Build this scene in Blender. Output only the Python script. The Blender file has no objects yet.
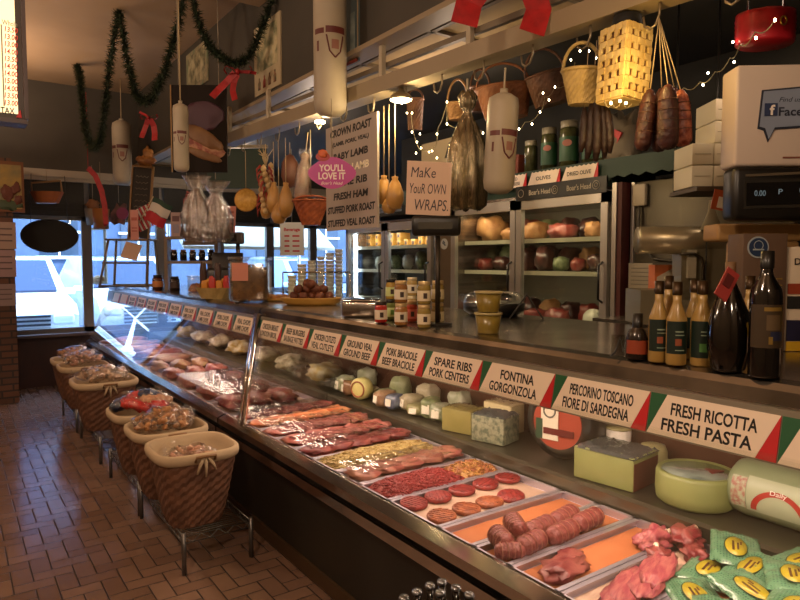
import bpy, math, random
from mathutils import Vector, Matrix, noise
random.seed(7)
C = bpy.context.scene.collection
PI = math.pi
# ---------------------------------------------------------------- camera model (eye 1.6 m, 640 px focal length at 800 px)
F = 640.0; EYE = 1.6
PSI = math.atan(450/F); TH = math.atan(38/F)
_s, _c, _S, _C = math.sin(PSI), math.cos(PSI), math.sin(TH), math.cos(TH)
def _ray(px, py):
    a = (px-400)/F; b = (300-py)/F
    return (_s*_C + _c*a + _s*_S*b, _c*_C - _s*a + _c*_S*b, -_S + _C*b)
def at(px, py, X=None, Y=None, Z=None, d=None):
    r = _ray(px, py)
    if X is not None: t = X/r[0]
    elif Y is not None: t = Y/r[1]
    elif Z is not None: t = (Z-EYE)/r[2]
    else: t = d
    return Vector((r[0]*t, r[1]*t, EYE+r[2]*t))
def depth(p): return p[0]*_s*_C + p[1]*_c*_C - (p[2]-EYE)*_S
cam = bpy.data.objects.new('camera', bpy.data.cameras.new('camera')); C.objects.link(cam)
cam.location = (0, 0, EYE); cam.rotation_euler = (PI/2-TH, 0, -PSI)
cam.data.sensor_width = 36; cam.data.lens = 36*F/800; cam.data.clip_start = .05; cam.data.clip_end = 300
bpy.context.scene.camera = cam

# ---------------------------------------------------------------- materials
def lin(h):
    if isinstance(h, str):
        h = h.lstrip('#'); v = [int(h[i:i+2], 16)/255 for i in (0, 2, 4)]
        return tuple(x/12.92 if x <= .04045 else ((x+.055)/1.055)**2.4 for x in v)
    return tuple(h)
_m = {}
def mat(name, col='#888888', rough=.5, metal=0., col2=None, scale=8., bump=0., bscale=None, emit=0., ecol=None, stretch=None, detail=3., spec=None, coat=0.):
    if name in _m: return _m[name]
    m = bpy.data.materials.new(name); m.use_nodes = True
    nt = m.node_tree; N = nt.nodes; L = nt.links; b = N['Principled BSDF']
    b.inputs['Base Color'].default_value = (*lin(col), 1); b.inputs['Roughness'].default_value = rough; b.inputs['Metallic'].default_value = metal
    if spec is not None: b.inputs['Specular IOR Level'].default_value = spec
    if coat: b.inputs['Coat Weight'].default_value = coat; b.inputs['Coat Roughness'].default_value = .12
    if col2 or bump:
        tc = N.new('ShaderNodeTexCoord'); mp = N.new('ShaderNodeMapping'); L.new(tc.outputs['Object'], mp.inputs['Vector'])
        if stretch: mp.inputs['Scale'].default_value = stretch
    if col2:
        n = N.new('ShaderNodeTexNoise'); n.inputs['Scale'].default_value = scale; n.inputs['Detail'].default_value = detail
        L.new(mp.outputs[0], n.inputs['Vector'])
        r = N.new('ShaderNodeValToRGB'); r.color_ramp.elements[0].position = .38; r.color_ramp.elements[1].position = .62
        r.color_ramp.elements[0].color = (*lin(col), 1); r.color_ramp.elements[1].color = (*lin(col2), 1)
        L.new(n.outputs['Fac'], r.inputs[0]); L.new(r.outputs[0], b.inputs['Base Color'])
    if bump:
        n2 = N.new('ShaderNodeTexNoise'); n2.inputs['Scale'].default_value = bscale or scale; n2.inputs['Detail'].default_value = 4
        L.new(mp.outputs[0], n2.inputs['Vector'])
        bp = N.new('ShaderNodeBump'); bp.inputs['Strength'].default_value = bump; bp.inputs['Distance'].default_value = .01
        L.new(n2.outputs['Fac'], bp.inputs['Height']); L.new(bp.outputs[0], b.inputs['Normal'])
    if emit:
        b.inputs['Emission Color'].default_value = (*lin(ecol or col), 1); b.inputs['Emission Strength'].default_value = emit
    _m[name] = m; return m
def clear(name, tint=(1, 1, 1), rough=.0, base=.04, gain=1.0, bump=0., bscale=20., gcol=(1, 1, 1)):
    """thin clear sheet: see-through plus mirror reflections"""
    if name in _m: return _m[name]
    m = bpy.data.materials.new(name); m.use_nodes = True
    nt = m.node_tree; N = nt.nodes; L = nt.links; N.clear()
    o = N.new('ShaderNodeOutputMaterial'); mx = N.new('ShaderNodeMixShader'); t = N.new('ShaderNodeBsdfTransparent'); g = N.new('ShaderNodeBsdfGlossy')
    t.inputs[0].default_value = (*tint, 1); g.inputs['Roughness'].default_value = rough; g.inputs['Color'].default_value = (*gcol, 1)
    fr = N.new('ShaderNodeFresnel'); 
    gg = N.new('ShaderNodeNewGeometry'); io = N.new('ShaderNodeMapRange'); io.inputs['To Min'].default_value = 1.45; io.inputs['To Max'].default_value = 1/1.45
    L.new(gg.outputs['Backfacing'], io.inputs[0]); L.new(io.outputs[0], fr.inputs['IOR'])
    ma = N.new('ShaderNodeMath'); ma.operation = 'MULTIPLY_ADD'; ma.inputs[1].default_value = gain; ma.inputs[2].default_value = base; ma.use_clamp = True
    L.new(fr.outputs[0], ma.inputs[0]); L.new(ma.outputs[0], mx.inputs[0]); L.new(t.outputs[0], mx.inputs[1]); L.new(g.outputs[0], mx.inputs[2]); L.new(mx.outputs[0], o.inputs[0])
    if bump:
        tc = N.new('ShaderNodeTexCoord'); n2 = N.new('ShaderNodeTexNoise'); n2.inputs['Scale'].default_value = bscale; n2.inputs['Detail'].default_value = 3
        L.new(tc.outputs['Object'], n2.inputs['Vector'])
        bp = N.new('ShaderNodeBump'); bp.inputs['Strength'].default_value = bump; bp.inputs['Distance'].default_value = .02
        L.new(n2.outputs['Fac'], bp.inputs['Height']); L.new(bp.outputs[0], g.inputs['Normal'])
    _m[name] = m; return m
glass = clear('clear glass', tint=(.93, .97, .96), base=.0, gain=1.0)
caseglass = clear('case glass', tint=(.97, .98, .97), base=.02, gain=.9)
film = clear('plastic film', tint=(.95, .95, .95), rough=.12, base=.05, gain=1.6, bump=.9, bscale=22)
filmw = clear('crinkled cellophane', tint=(.97, .96, .95), rough=.16, base=.05, gain=1.2, bump=1., bscale=30)
filmb = clear('bundle film', tint=(.9, .88, .86), rough=.22, base=.22, gain=1.6, bump=1., bscale=26)
tubp = clear('clear plastic tub', tint=(.85, .85, .8), rough=.15, base=.12, gain=1.)
steel = mat('brushed steel', '#b5aca0', .24, .95, col2='#8d857b', scale=6, stretch=(.3, 6, 6))
ctop = mat('worn steel counter', '#b4aca2', .2, .95, col2='#8a847c', scale=5, bump=.06, bscale=7)
chrome = mat('chrome', '#c8c4bf', .12, 1.)
alum = mat('aluminium', '#b9b3aa', .35, .8)
black = mat('black plastic', '#14120f', .35)
matteblack = mat('matte black', '#15130f', .75)
darkcase = mat('dark case panel', '#1d1a14', .45, col2='#231f18', scale=4)
white = mat('white enamel', '#e6e0d4', .4)
paper = mat('cream paper card', '#efdcc6', .6)
ink = mat('black ink', '#15110e', .6)
redp = mat('red card', '#c41e22', .5)
greenp = mat('green card', '#1f5a36', .5)
redcloth = mat('red ribbon cloth', '#a41218', .55, col2='#8c0e12', scale=20)
cord = mat('cord', '#8f8370', .8)
twine = mat('twine', '#b09c78', .9)

# ---------------------------------------------------------------- mesh builder
class MB:
    def __init__(s): s.v = []; s.f = []; s.mi = []; s.sm = []
    def add(s, vs, fs, M=None, mi=0, smooth=False):
        o = len(s.v)
        s.v += [tuple(M @ Vector(v)) if M is not None else tuple(v) for v in vs]
        for f in fs: s.f.append([i+o for i in f]); s.mi.append(mi); s.sm.append(smooth)
        return s
    def box(s, c, z, rot=None, mi=0, bev=0.):
        x, y, w = z[0]/2, z[1]/2, z[2]/2
        M = Matrix.Translation(c)
        if rot: M = M @ Matrix.Rotation(rot[2], 4, 'Z') @ Matrix.Rotation(rot[1], 4, 'Y') @ Matrix.Rotation(rot[0], 4, 'X')
        if bev <= 0:
            vs = [(a*x, b*y, d*w) for a in (-1, 1) for b in (-1, 1) for d in (-1, 1)]
            fs = [(0, 1, 3, 2), (4, 6, 7, 5), (0, 4, 5, 1), (2, 3, 7, 6), (0, 2, 6, 4), (1, 5, 7, 3)]
            return s.add(vs, fs, M, mi)
        b = min(bev, x*.95, y*.95, w*.95); pr = []
        for k in range(4):
            cx, cy = ((x-b), (y-b)) if k == 0 else ((-(x-b)), (y-b)) if k == 1 else (-(x-b), -(y-b)) if k == 2 else ((x-b), -(y-b))
            for j in range(4):
                a = PI/2*k + PI/6*j; pr.append((cx, cy, math.cos(a), math.sin(a)))
        n = len(pr); vs = []; lv = [(-w, 0.), (-w+b*.35, .75), (-w+b, 1.), (w-b, 1.), (w-b*.35, .75), (w, 0.)]
        for zz, q in lv:
            for cx, cy, ca, sa in pr: vs.append((cx+ca*b*q, cy+sa*b*q, zz))
        fs = [(i+j*n, (i+1) % n+j*n, (i+1) % n+(j+1)*n, i+(j+1)*n) for j in range(len(lv)-1) for i in range(n)]
        fs += [tuple(range(n))[::-1], tuple(i+(len(lv)-1)*n for i in range(n))]
        return s.add(vs, fs, M, mi, True)
    def lathe(s, prof, c=(0, 0, 0), n=24, M=None, mi=0, smooth=True, caps=True, sq=0., sx=1., sy=1., weave=0.):
        """prof: (r, z) pairs; sq squares the ring; weave pushes alternate points in and out"""
        vs = []
        for j, (r, z) in enumerate(prof):
            for i in range(n):
                a = 2*PI*i/n; ca, sa = math.cos(a), math.sin(a)
                k = 1.
                if sq: k = (abs(ca)**(2+sq*4)+abs(sa)**(2+sq*4))**(-1/(2+sq*4))
                rr = r*k + (weave if (i//2+j) % 2 else -weave)
                vs.append((c[0]+rr*ca*sx, c[1]+rr*sa*sy, c[2]+z))
        m = len(prof)
        fs = [(i+j*n, (i+1) % n+j*n, (i+1) % n+(j+1)*n, i+(j+1)*n) for j in range(m-1) for i in range(n)]
        if caps:
            if prof[0][0] > 1e-5: fs.append(tuple(range(n))[::-1])
            if prof[-1][0] > 1e-5: fs.append(tuple(i+(m-1)*n for i in range(n)))
        return s.add(vs, fs, M, mi, smooth)
    def tube(s, pts, r, n=8, mi=0, closed=False, caps=True):
        P = [Vector(p) for p in pts]; K = len(P); vs = []; up = Vector((0, 0, 1)); prev = None
        for i, p in enumerate(P):
            if closed: t = P[(i+1) % K]-P[i-1]
            else: t = P[min(i+1, K-1)]-P[max(i-1, 0)]
            if t.length < 1e-9: t = Vector((0, 0, 1))
            t.normalize()
            if prev is None:
                a = t.cross(up)
                if a.length < .05: a = t.cross(Vector((1, 0, 0)))
            else:
                a = prev - t*prev.dot(t)
            a.normalize(); prev = a; b = t.cross(a)
            rr = r[i] if isinstance(r, (list, tuple)) else r
            for k in range(n):
                g = 2*PI*k/n; vs.append(p+(a*math.cos(g)+b*math.sin(g))*rr)
        fs = [(k+j*n, (k+1) % n+j*n, (k+1) % n+(j+1)*n, k+(j+1)*n) for j in range(K-1) for k in range(n)]
        if closed: fs += [(k+(K-1)*n, (k+1) % n+(K-1)*n, (k+1) % n, k) for k in range(n)]
        elif caps: fs += [tuple(range(n))[::-1], tuple(k+(K-1)*n for k in range(n))]
        return s.add(vs, fs, None, mi, True)
    def cyl(s, p0, p1, r, n=16, mi=0, r2=None): return s.tube([p0, p1], [r, r if r2 is None else r2], n, mi)
    def prism(s, poly, a0, a1, axis='Y', mi=0):
        """poly in the plane square to axis, pushed from a0 to a1.  Y: (x,z)  X: (y,z)  Z: (x,y)"""
        n = len(poly)
        def v(p, a): return (p[0], a, p[1]) if axis == 'Y' else (a, p[0], p[1]) if axis == 'X' else (p[0], p[1], a)
        vs = [v(p, a0) for p in poly]+[v(p, a1) for p in poly]
        fs = [tuple(range(n)), tuple(range(n, 2*n))[::-1]]+[(i, i+n, (i+1) % n+n, (i+1) % n) for i in range(n)]
        return s.add(vs, fs, None, mi)
    def blob(s, c, r, amp=.15, fr=2.5, seed=0, rot=None, mi=0, nu=18, nv=10, pw=1.):
        vs = []; R = Matrix.Translation(c)
        if rot: R = R @ Matrix.Rotation(rot[2], 4, 'Z') @ Matrix.Rotation(rot[1], 4, 'Y') @ Matrix.Rotation(rot[0], 4, 'X')
        sp = lambda q: math.copysign(abs(q)**pw, q)
        for j in range(nv+1):
            ph = PI*j/nv
            for i in range(nu):
                th = 2*PI*i/nu
                d = Vector((math.sin(ph)*math.cos(th), math.sin(ph)*math.sin(th), math.cos(ph)))
                k = 1+amp*noise.noise(d*fr+Vector((seed*7.3, seed*3.1, seed)))*2
                vs.append((sp(d.x)*r[0]*k, sp(d.y)*r[1]*k, sp(d.z)*r[2]*k))
        fs = [(i+j*nu, i+(j+1)*nu, (i+1) % nu+(j+1)*nu, (i+1) % nu+j*nu) for j in range(nv) for i in range(nu)]
        return s.add(vs, fs, R, mi, True)
    def heap(s, w, l, h, amp, fr, seed=0, c=(0, 0, 0), nx=26, ny=26, mi=0, edge=.6, ridge=None):
        """a mound of stuff w by l with a flat hidden underside"""
        vs = []
        for j in range(ny+1):
            for i in range(nx+1):
                u, v = i/nx*2-1, j/ny*2-1
                e = max(0, 1-abs(u)**4)*max(0, 1-abs(v)**4)
                q = noise.noise(Vector((u*w*fr, v*l*fr, seed*3.7)))
                q2 = noise.noise(Vector((u*w*fr*2.7, v*l*fr*2.7, seed*1.7+9)))
                z = (h+amp*(q+.5*q2)*2)*e**edge
                if ridge: z += ridge[0]*abs(math.sin((u*w*ridge[1]+v*l*ridge[2])))*e
                vs.append((c[0]+u*w/2, c[1]+v*l/2, c[2]+max(0, z)))
        n = nx+1
        fs = [(i+j*n, i+1+j*n, i+1+(j+1)*n, i+(j+1)*n) for j in range(ny) for i in range(nx)]
        o = len(vs); vs += [(c[0]-w/2, c[1]-l/2, c[2]-.002), (c[0]+w/2, c[1]-l/2, c[2]-.002), (c[0]+w/2, c[1]+l/2, c[2]-.002), (c[0]-w/2, c[1]+l/2, c[2]-.002)]
        fs.append((o, o+3, o+2, o+1))
        return s.add(vs, fs, None, mi, True)
    def obj(s, name, m, parent=None, loc=None, rot=None):
        me = bpy.data.meshes.new(name); me.from_pydata(s.v, [], s.f)
        ms = m if isinstance(m, (list, tuple)) else [m]
        for x in ms: me.materials.append(x)
        me.polygons.foreach_set('material_index', s.mi); me.polygons.foreach_set('use_smooth', s.sm); me.update()
        o = bpy.data.objects.new(name, me); C.objects.link(o)
        if parent is not None: o.parent = parent
        if loc is not None: o.location = loc
        if rot is not None: o.rotation_euler = rot
        return o
def tag(o, label, cat, group=None, kind=None):
    o['label'] = label; o['category'] = cat
    if group: o['group'] = group
    if kind: o['kind'] = kind
    return o
def T(name, label, cat, loc=(0, 0, 0), rz=0., group=None, rx=0., ry=0.):
    o = bpy.data.objects.new(name, None); C.objects.link(o); o.empty_display_size = .05
    o.location = loc; o.rotation_euler = (rx, ry, rz)
    return tag(o, label, cat, group)
def S(name, mb, m):
    o = mb.obj(name, m); o['kind'] = 'structure'; return o
def text(parent, name, body, cx, cz, w, h, y, m, italic=0., thick=.0, ex=.0006, align_w=True):
    """flat raised lettering in the parent's XZ plane, facing -Y, w wide and h high"""
    cu = bpy.data.curves.new('t', 'FONT'); cu.body = body; cu.size = 1; cu.align_x = 'CENTER'; cu.shear = italic; cu.offset = thick; cu.resolution_u = 3
    to = bpy.data.objects.new('t', cu); C.objects.link(to); bpy.context.view_layer.update()
    me = bpy.data.meshes.new_from_object(to.evaluated_get(bpy.context.evaluated_depsgraph_get()))
    bpy.data.objects.remove(to); bpy.data.curves.remove(cu)
    xs = [v.co.x for v in me.vertices]; ys = [v.co.y for v in me.vertices]
    if not xs: return None
    x0, x1, y0, y1 = min(xs), max(xs), min(ys), max(ys)
    if w is None: w = h*(x1-x0)/(y1-y0)
    sx = w/(x1-x0); sy = h/(y1-y0); n = len(me.vertices)
    mb = MB(); vs = [(cx+(v.co.x-(x0+x1)/2)*sx, y-ex, cz+(v.co.y-(y0+y1)/2)*sy) for v in me.vertices]
    mb.add(vs, [tuple(p.vertices) for p in me.polygons])
    # side walls so the letters are solid
    from collections import Counter
    ec = Counter(); dr = {}
    for p in me.polygons:
        vv = list(p.vertices)
        for i in range(len(vv)):
            a, b = vv[i], vv[(i+1) % len(vv)]; k = (min(a, b), max(a, b)); ec[k] += 1; dr[k] = (a, b)
    back = [(v[0], y, v[2]) for v in vs]; mb.v += back
    for k, q in ec.items():
        if q == 1: a, b = dr[k]; mb.f.append([b, a, a+n, b+n]); mb.mi.append(0); mb.sm.append(False)
    bpy.data.meshes.remove(me)
    return mb.obj(name, m, parent)
def card(parent, name, w, h, t, m, cx=0., cz=0., y=0.):
    return MB().box((cx, y, cz), (w, t, h)).obj(name, m, parent)
def facing(px, py, name, label, cat, group=None, rz=None, **k):
    p = at(px, py, **k); o = T(name, label, cat, p, -PSI if rz is None else rz, group); return o, depth(p)/F

# ================================================================ SETTING
def floor_mat():
    m = bpy.data.materials.new('quarry tile herringbone'); m.use_nodes = True; nt = m.node_tree; N = nt.nodes; L = nt.links; b = N['Principled BSDF']
    def M(op, a, c=None, d=None):
        n = N.new('ShaderNodeMath'); n.operation = op
        for i, x in enumerate((a, c, d)):
            if x is None: continue
            if isinstance(x, (int, float)): n.inputs[i].default_value = x
            else: L.new(x, n.inputs[i])
        return n.outputs[0]
    w = .0915
    g = N.new('ShaderNodeNewGeometry'); sp = N.new('ShaderNodeSeparateXYZ'); L.new(g.outputs['Position'], sp.inputs[0])
    x = M('DIVIDE', M('SUBTRACT', sp.outputs[0], .202), w); y = M('DIVIDE', M('SUBTRACT', sp.outputs[1], 3.5155), w)
    i = M('FLOOR', x); j = M('FLOOR', y); fx = M('SUBTRACT', x, i); fy = M('SUBTRACT', y, j)
    k = M('FLOORED_MODULO', M('SUBTRACT', i, j), 4.)
    def eq(v): return M('COMPARE', k, float(v), .2)
    e = [eq(0), eq(1), eq(2), eq(3)]
    # distance to each open edge (an inner edge of a tile gets +1)
    dl = M('ADD', fx, e[1]); drt = M('ADD', M('SUBTRACT', 1., fx), e[0])
    db = M('ADD', fy, e[2]); dt = M('ADD', M('SUBTRACT', 1., fy), e[3])
    dd = M('MINIMUM', M('MINIMUM', dl, drt), M('MINIMUM', db, dt))
    mask = N.new('ShaderNodeMapRange'); mask.inputs['From Min'].default_value = .025; mask.inputs['From Max'].default_value = .06; L.new(dd, mask.inputs[0])
    ti = M('SUBTRACT', i, e[1]); tj = M('ADD', j, e[3])
    cv = N.new('ShaderNodeCombineXYZ'); L.new(ti, cv.inputs[0]); L.new(tj, cv.inputs[1]); wn = N.new('ShaderNodeTexWhiteNoise'); L.new(cv.outputs[0], wn.inputs['Vector'])
    rp = N.new('ShaderNodeValToRGB'); rp.color_ramp.elements[0].color = (*lin('#6c5446'), 1); rp.color_ramp.elements[1].color = (*lin('#806656'), 1); L.new(wn.outputs['Value'], rp.inputs[0])
    ns = N.new('ShaderNodeTexNoise'); ns.inputs['Scale'].default_value = 6.; ns.inputs['Detail'].default_value = 5; L.new(g.outputs['Position'], ns.inputs['Vector'])
    mr = N.new('ShaderNodeMapRange'); mr.inputs['To Min'].default_value = .8; mr.inputs['To Max'].default_value = 1.2; L.new(ns.outputs['Fac'], mr.inputs[0])
    vm = N.new('ShaderNodeVectorMath'); vm.operation = 'SCALE'; L.new(rp.outputs[0], vm.inputs[0]); L.new(mr.outputs[0], vm.inputs['Scale'])
    mx = N.new('ShaderNodeMix'); mx.data_type = 'RGBA'; L.new(mask.outputs[0], mx.inputs[0]); mx.inputs[6].default_value = (*lin('#2a1a12'), 1); L.new(vm.outputs[0], mx.inputs[7])
    L.new(mx.outputs[2], b.inputs['Base Color'])
    rr = N.new('ShaderNodeMapRange'); rr.inputs['To Min'].default_value = .75; rr.inputs['To Max'].default_value = .2; L.new(mask.outputs[0], rr.inputs[0]); L.new(rr.outputs[0], b.inputs['Roughness'])
    n3 = N.new('ShaderNodeTexNoise'); n3.inputs['Scale'].default_value = 35.; L.new(g.outputs['Position'], n3.inputs['Vector'])
    bh = M('ADD', mask.outputs[0], M('MULTIPLY', n3.outputs['Fac'], .25))
    bp = N.new('ShaderNodeBump'); bp.inputs['Strength'].default_value = .22; bp.inputs['Distance'].default_value = .004; L.new(bh, bp.inputs['Height']); L.new(bp.outputs[0], b.inputs['Normal'])
    return m
def brick_mat(name, c1, c2, mort, axis='xz', bw=.22, bh=.075, rough=.7, msz=.01):
    m = bpy.data.materials.new(name); m.use_nodes = True; nt = m.node_tree; N = nt.nodes; L = nt.links; b = N['Principled BSDF']
    g = N.new('ShaderNodeNewGeometry'); sp = N.new('ShaderNodeSeparateXYZ'); cb = N.new('ShaderNodeCombineXYZ'); L.new(g.outputs['Position'], sp.inputs[0])
    if axis == 'xz':
        ad = N.new('ShaderNodeMath'); L.new(sp.outputs[0], ad.inputs[0]); L.new(sp.outputs[1], ad.inputs[1]); L.new(ad.outputs[0], cb.inputs[0]); L.new(sp.outputs[2], cb.inputs[1])
    br = N.new('ShaderNodeTexBrick'); br.inputs['Scale'].default_value = 1; br.inputs['Brick Width'].default_value = bw; br.inputs['Row Height'].default_value = bh; br.inputs['Mortar Size'].default_value = msz
    br.inputs['Color1'].default_value = (*lin(c1), 1); br.inputs['Color2'].default_value = (*lin(c2), 1); br.inputs['Mortar'].default_value = (*lin(mort), 1)
    L.new(cb.outputs[0], br.inputs['Vector']); L.new(br.outputs['Color'], b.inputs['Base Color']); b.inputs['Roughness'].default_value = rough
    bp = N.new('ShaderNodeBump'); bp.inputs['Strength'].default_value = .4; bp.inputs['Distance'].default_value = .01; bp.invert = True; L.new(br.outputs['Fac'], bp.inputs['Height']); L.new(bp.outputs[0], b.inputs['Normal'])
    return m
CEIL = 3.87; FX = 2.16            # ceiling height; plane of the dark bulkhead above the counter
ceilm = mat('painted ceiling', '#9a8063', .8, col2='#8f765b', scale=1.5)
bulk = mat('dark bulkhead paint', '#3b362e', .6, col2='#403a31', scale=2)
wallm = mat('dark olive wall', '#1c1b14', .75, col2='#211f17', scale=2)
S('floor', MB().box((1.5, 3.6, -.05), (8.7, 11.4, .1)), floor_mat())
S('ceiling', MB().box((1.5, 3.6, CEIL+.05), (8.7, 11.4, .1)), ceilm)
S('wall_left', MB().box((-2.7, 3.6, 1.93), (.1, 11.4, 3.88)), mat('left wall', '#8a7a64', .8))
S('wall_behind', MB().box((.7, -2.05, 1.93), (6.9, .1, 3.88)), mat('behind wall', '#6a5c4a', .8))
S('wall_back', MB().box((4.15, 1.85, 1.93), (.1, 7.9, 3.88)).box((4.9, 5.75, 1.93), (1.4, .1, 3.88)), wallm)
S('wall_far_right', MB().box((5.65, 7.5, 1.93), (.1, 3.6, 3.88)), wallm)
YE = 9.3
wend = mat('storefront dark wall', '#403a32', .65, col2='#453f36', scale=3)
lowm = mat('low wall brown', '#3d201b', .55, col2='#331b17', scale=5)
S('wall_front', MB().box((1.5, YE+.1, 3.31), (8.4, .2, 1.12)).box((-1.35, YE+.1, 1.375), (2.7, .2, 2.75)), wend)
S('wall_low', MB().box((3.1, YE+.1, .32), (5.1, .2, .64)), lowm)
S('trim_1', MB().box((3.1, YE+.06, .66), (5.1, .32, .035)), mat('window sill', '#5b4a44', .4))
S('wall_pillar', MB().box((-.35, 8.83, 1.375), (1.9, .93, 2.75)), brick_mat('brown brick', '#4e3224', '#5d3b2a', '#2e2420'))
S('trim_2', MB().box((2.6, YE-.06, 2.72), (6.2, .1, .09)).box((2.6, YE-.03, 2.68), (6.2, .09, .10)), mat('pale header beam', '#a79d8d', .5))
# bulkhead (dark fascia) over the counter and dropped ceiling behind it
S('wall_bulkhead', MB().box((FX+.05, 3.6, (2.91+CEIL)/2), (.1, 11.3, CEIL-2.91)), bulk)
dropm = mat('dropped ceiling panel', '#ab9472', .8, col2='#9c8666', scale=3)
S('ceiling_dropped', MB().box((2.47, 3.6, 2.95), (.56, 11.3, .04)), dropm)
S('ceiling_aisle', MB().box((4.2, 3.6, 2.95), (2.9, 11.3, .04)), mat('dark aisle ceiling', '#1f1c14', .8))  # darkness of the void behind the rail is put into this colour
gm = MB()
for k in range(14): gm.box((2.47, -.8+k*.75, 2.92), (.56, .03, .025))
for x in (2.3, 2.74): gm.box((x, 3.6, 2.92), (.03, 11.3, .025))
S('trim_3', gm, mat('ceiling grid', '#756651', .6))
S('trim_4', MB().box((FX-.0, 3.6, 2.9), (.14, 11.3, .03)), mat('bulkhead edge trim', '#8d7c63', .5))
# ceiling beam crossing towards the bulkhead
S('ceiling_beam', MB().box((1.72, 4.95, 3.78), (.87, .25, .18)), ceilm)
S('ceiling_soffit', MB().box((-1.2, 5.2, 3.80), (2.9, 8.0, .14)), ceilm)
# windows
def window(n, x0, x1, bars):
    fr = MB(); z0, z1 = .68, 2.74
    for x in [x0+.03, x1-.03]+bars: fr.box((x, YE+.08, (z0+z1)/2), (.06, .08, z1-z0))
    for z in (z0+.03, z1-.03, 2.17): fr.box(((x0+x1)/2, YE+.08, z), (x1-x0, .08, .06))
    f = fr.obj('window_%d' % n, mat('window frame', '#6f6a63', .4, .4)); f['kind'] = 'structure'
    MB().box(((x0+x1)/2, YE+.08, (z0+z1)/2), (x1-x0-.12, .008, z1-z0-.06)).obj('pane', glass, f)
    return f
window(1, .6, 1.5, []); window(2, 1.5, 2.45, []); window(3, 2.45, 3.3, []); window(4, 3.3, 4.1, []); window(5, 4.1, 4.85, []); window(6, 4.85, 5.6, [])
# ================================================================ LIGHT
w = bpy.data.worlds.new('sky'); bpy.context.scene.world = w; w.use_nodes = True
bg = w.node_tree.nodes['Background']; bg.inputs[0].default_value = (*lin('#9fc2fa'), 1); bg.inputs[1].default_value = 10
def area(name, loc, size, power, col, rot=(0, 0, 0), sy=None, spread=None):
    l = bpy.data.lights.new(name, 'AREA'); l.energy = power; l.color = lin(col) if isinstance(col, str) else col; l.size = size
    if sy: l.shape = 'RECTANGLE'; l.size_y = sy
    if spread: l.spread = spread
    o = bpy.data.objects.new(name, l); C.objects.link(o); o.location = loc; o.rotation_euler = rot; return o
def point(name, loc, power, col, r=.03):
    l = bpy.data.lights.new(name, 'POINT'); l.energy = power; l.color = lin(col); l.shadow_soft_size = r
    o = bpy.data.objects.new(name, l); C.objects.link(o); o.location = loc; return o
WARM = '#ffdebe'
for x, y, e in ((-.6, 1.8, 26), (-.2, 5.0, 34), (.3, 7.9, 26)):
    area('ceiling_bounce_fill', (x, y, 2.95), .5, e, '#ffd8b4', rot=(PI, 0, 0), sy=1.4)  # added upward fill to brighten the ceiling and its bounce, no real fixtures
for x, y, e in ((-.5, 1.2, 85), (-1.2, 4.6, 70), (-.2, -1., 70), (-1.4, 7.4, 28)):
    point('room_fill', (x, y, 3.0), e, WARM, .12)  # added soft fill points in unseen space, lighting room and ceiling
for y, e in ((1.4, 5), (3.4, 10), (5.4, 14), (7.4, 14)): point('aisle_fill', (2.85, y, 2.62), e, WARM, .08)  # added fill behind the counter, brightens the dropped ceiling and rail
sun = bpy.data.lights.new('sun', 'SUN'); sun.energy = 5; sun.angle = .02; sun.color = (1, .97, .92)
bpy.context.scene.view_settings.view_transform = 'Standard'; bpy.context.scene.view_settings.look = 'None'; bpy.context.scene.view_settings.exposure = .2; bpy.context.scene.view_settings.gamma = 1
so = bpy.data.objects.new('sun', sun); C.objects.link(so); so.rotation_euler = (math.radians(48), math.radians(10), 0)

# ================================================================ OUTSIDE
S('ground_street', MB().box((6, 32, -.13), (80, 45, .1)), mat('asphalt', '#5a626c', .8, col2='#4f5660', scale=1))
S('ground_pavement', MB().box((6, 10.6, -.04), (60, 2.4, .08)), mat('pavement', '#b5b5b2', .8))
bl = T('building', 'pale blue-grey building across the street with rows of windows', 'building', (2, 24, 0))
wb = MB().box((0, 2, 6), (40, 4, 12)); wb.obj('facade', mat('facade brick', '#4a5a72', .8, col2='#3e4e66', scale=2), bl)
for i in range(12):
    for j in range(3):
        o = MB().box((-14+i*2.5, -.03, 2.6+j*3.1), (1.15, .1, 1.7)).obj('window', mat('far window', '#2c3846', .15), bl)
        MB().box((0, -.06, 0), (1.3, .06, .08)).box((0, -.06, .85), (1.3, .08, .08)).box((0, -.06, -.85), (1.4, .14, .1)).box((0, -.06, 0), (.06, .05, 1.7)).obj('window_trim', mat('far trim', '#e4e8ee', .6), o, (-14+i*2.5, -.03, 2.6+j*3.1))
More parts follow.
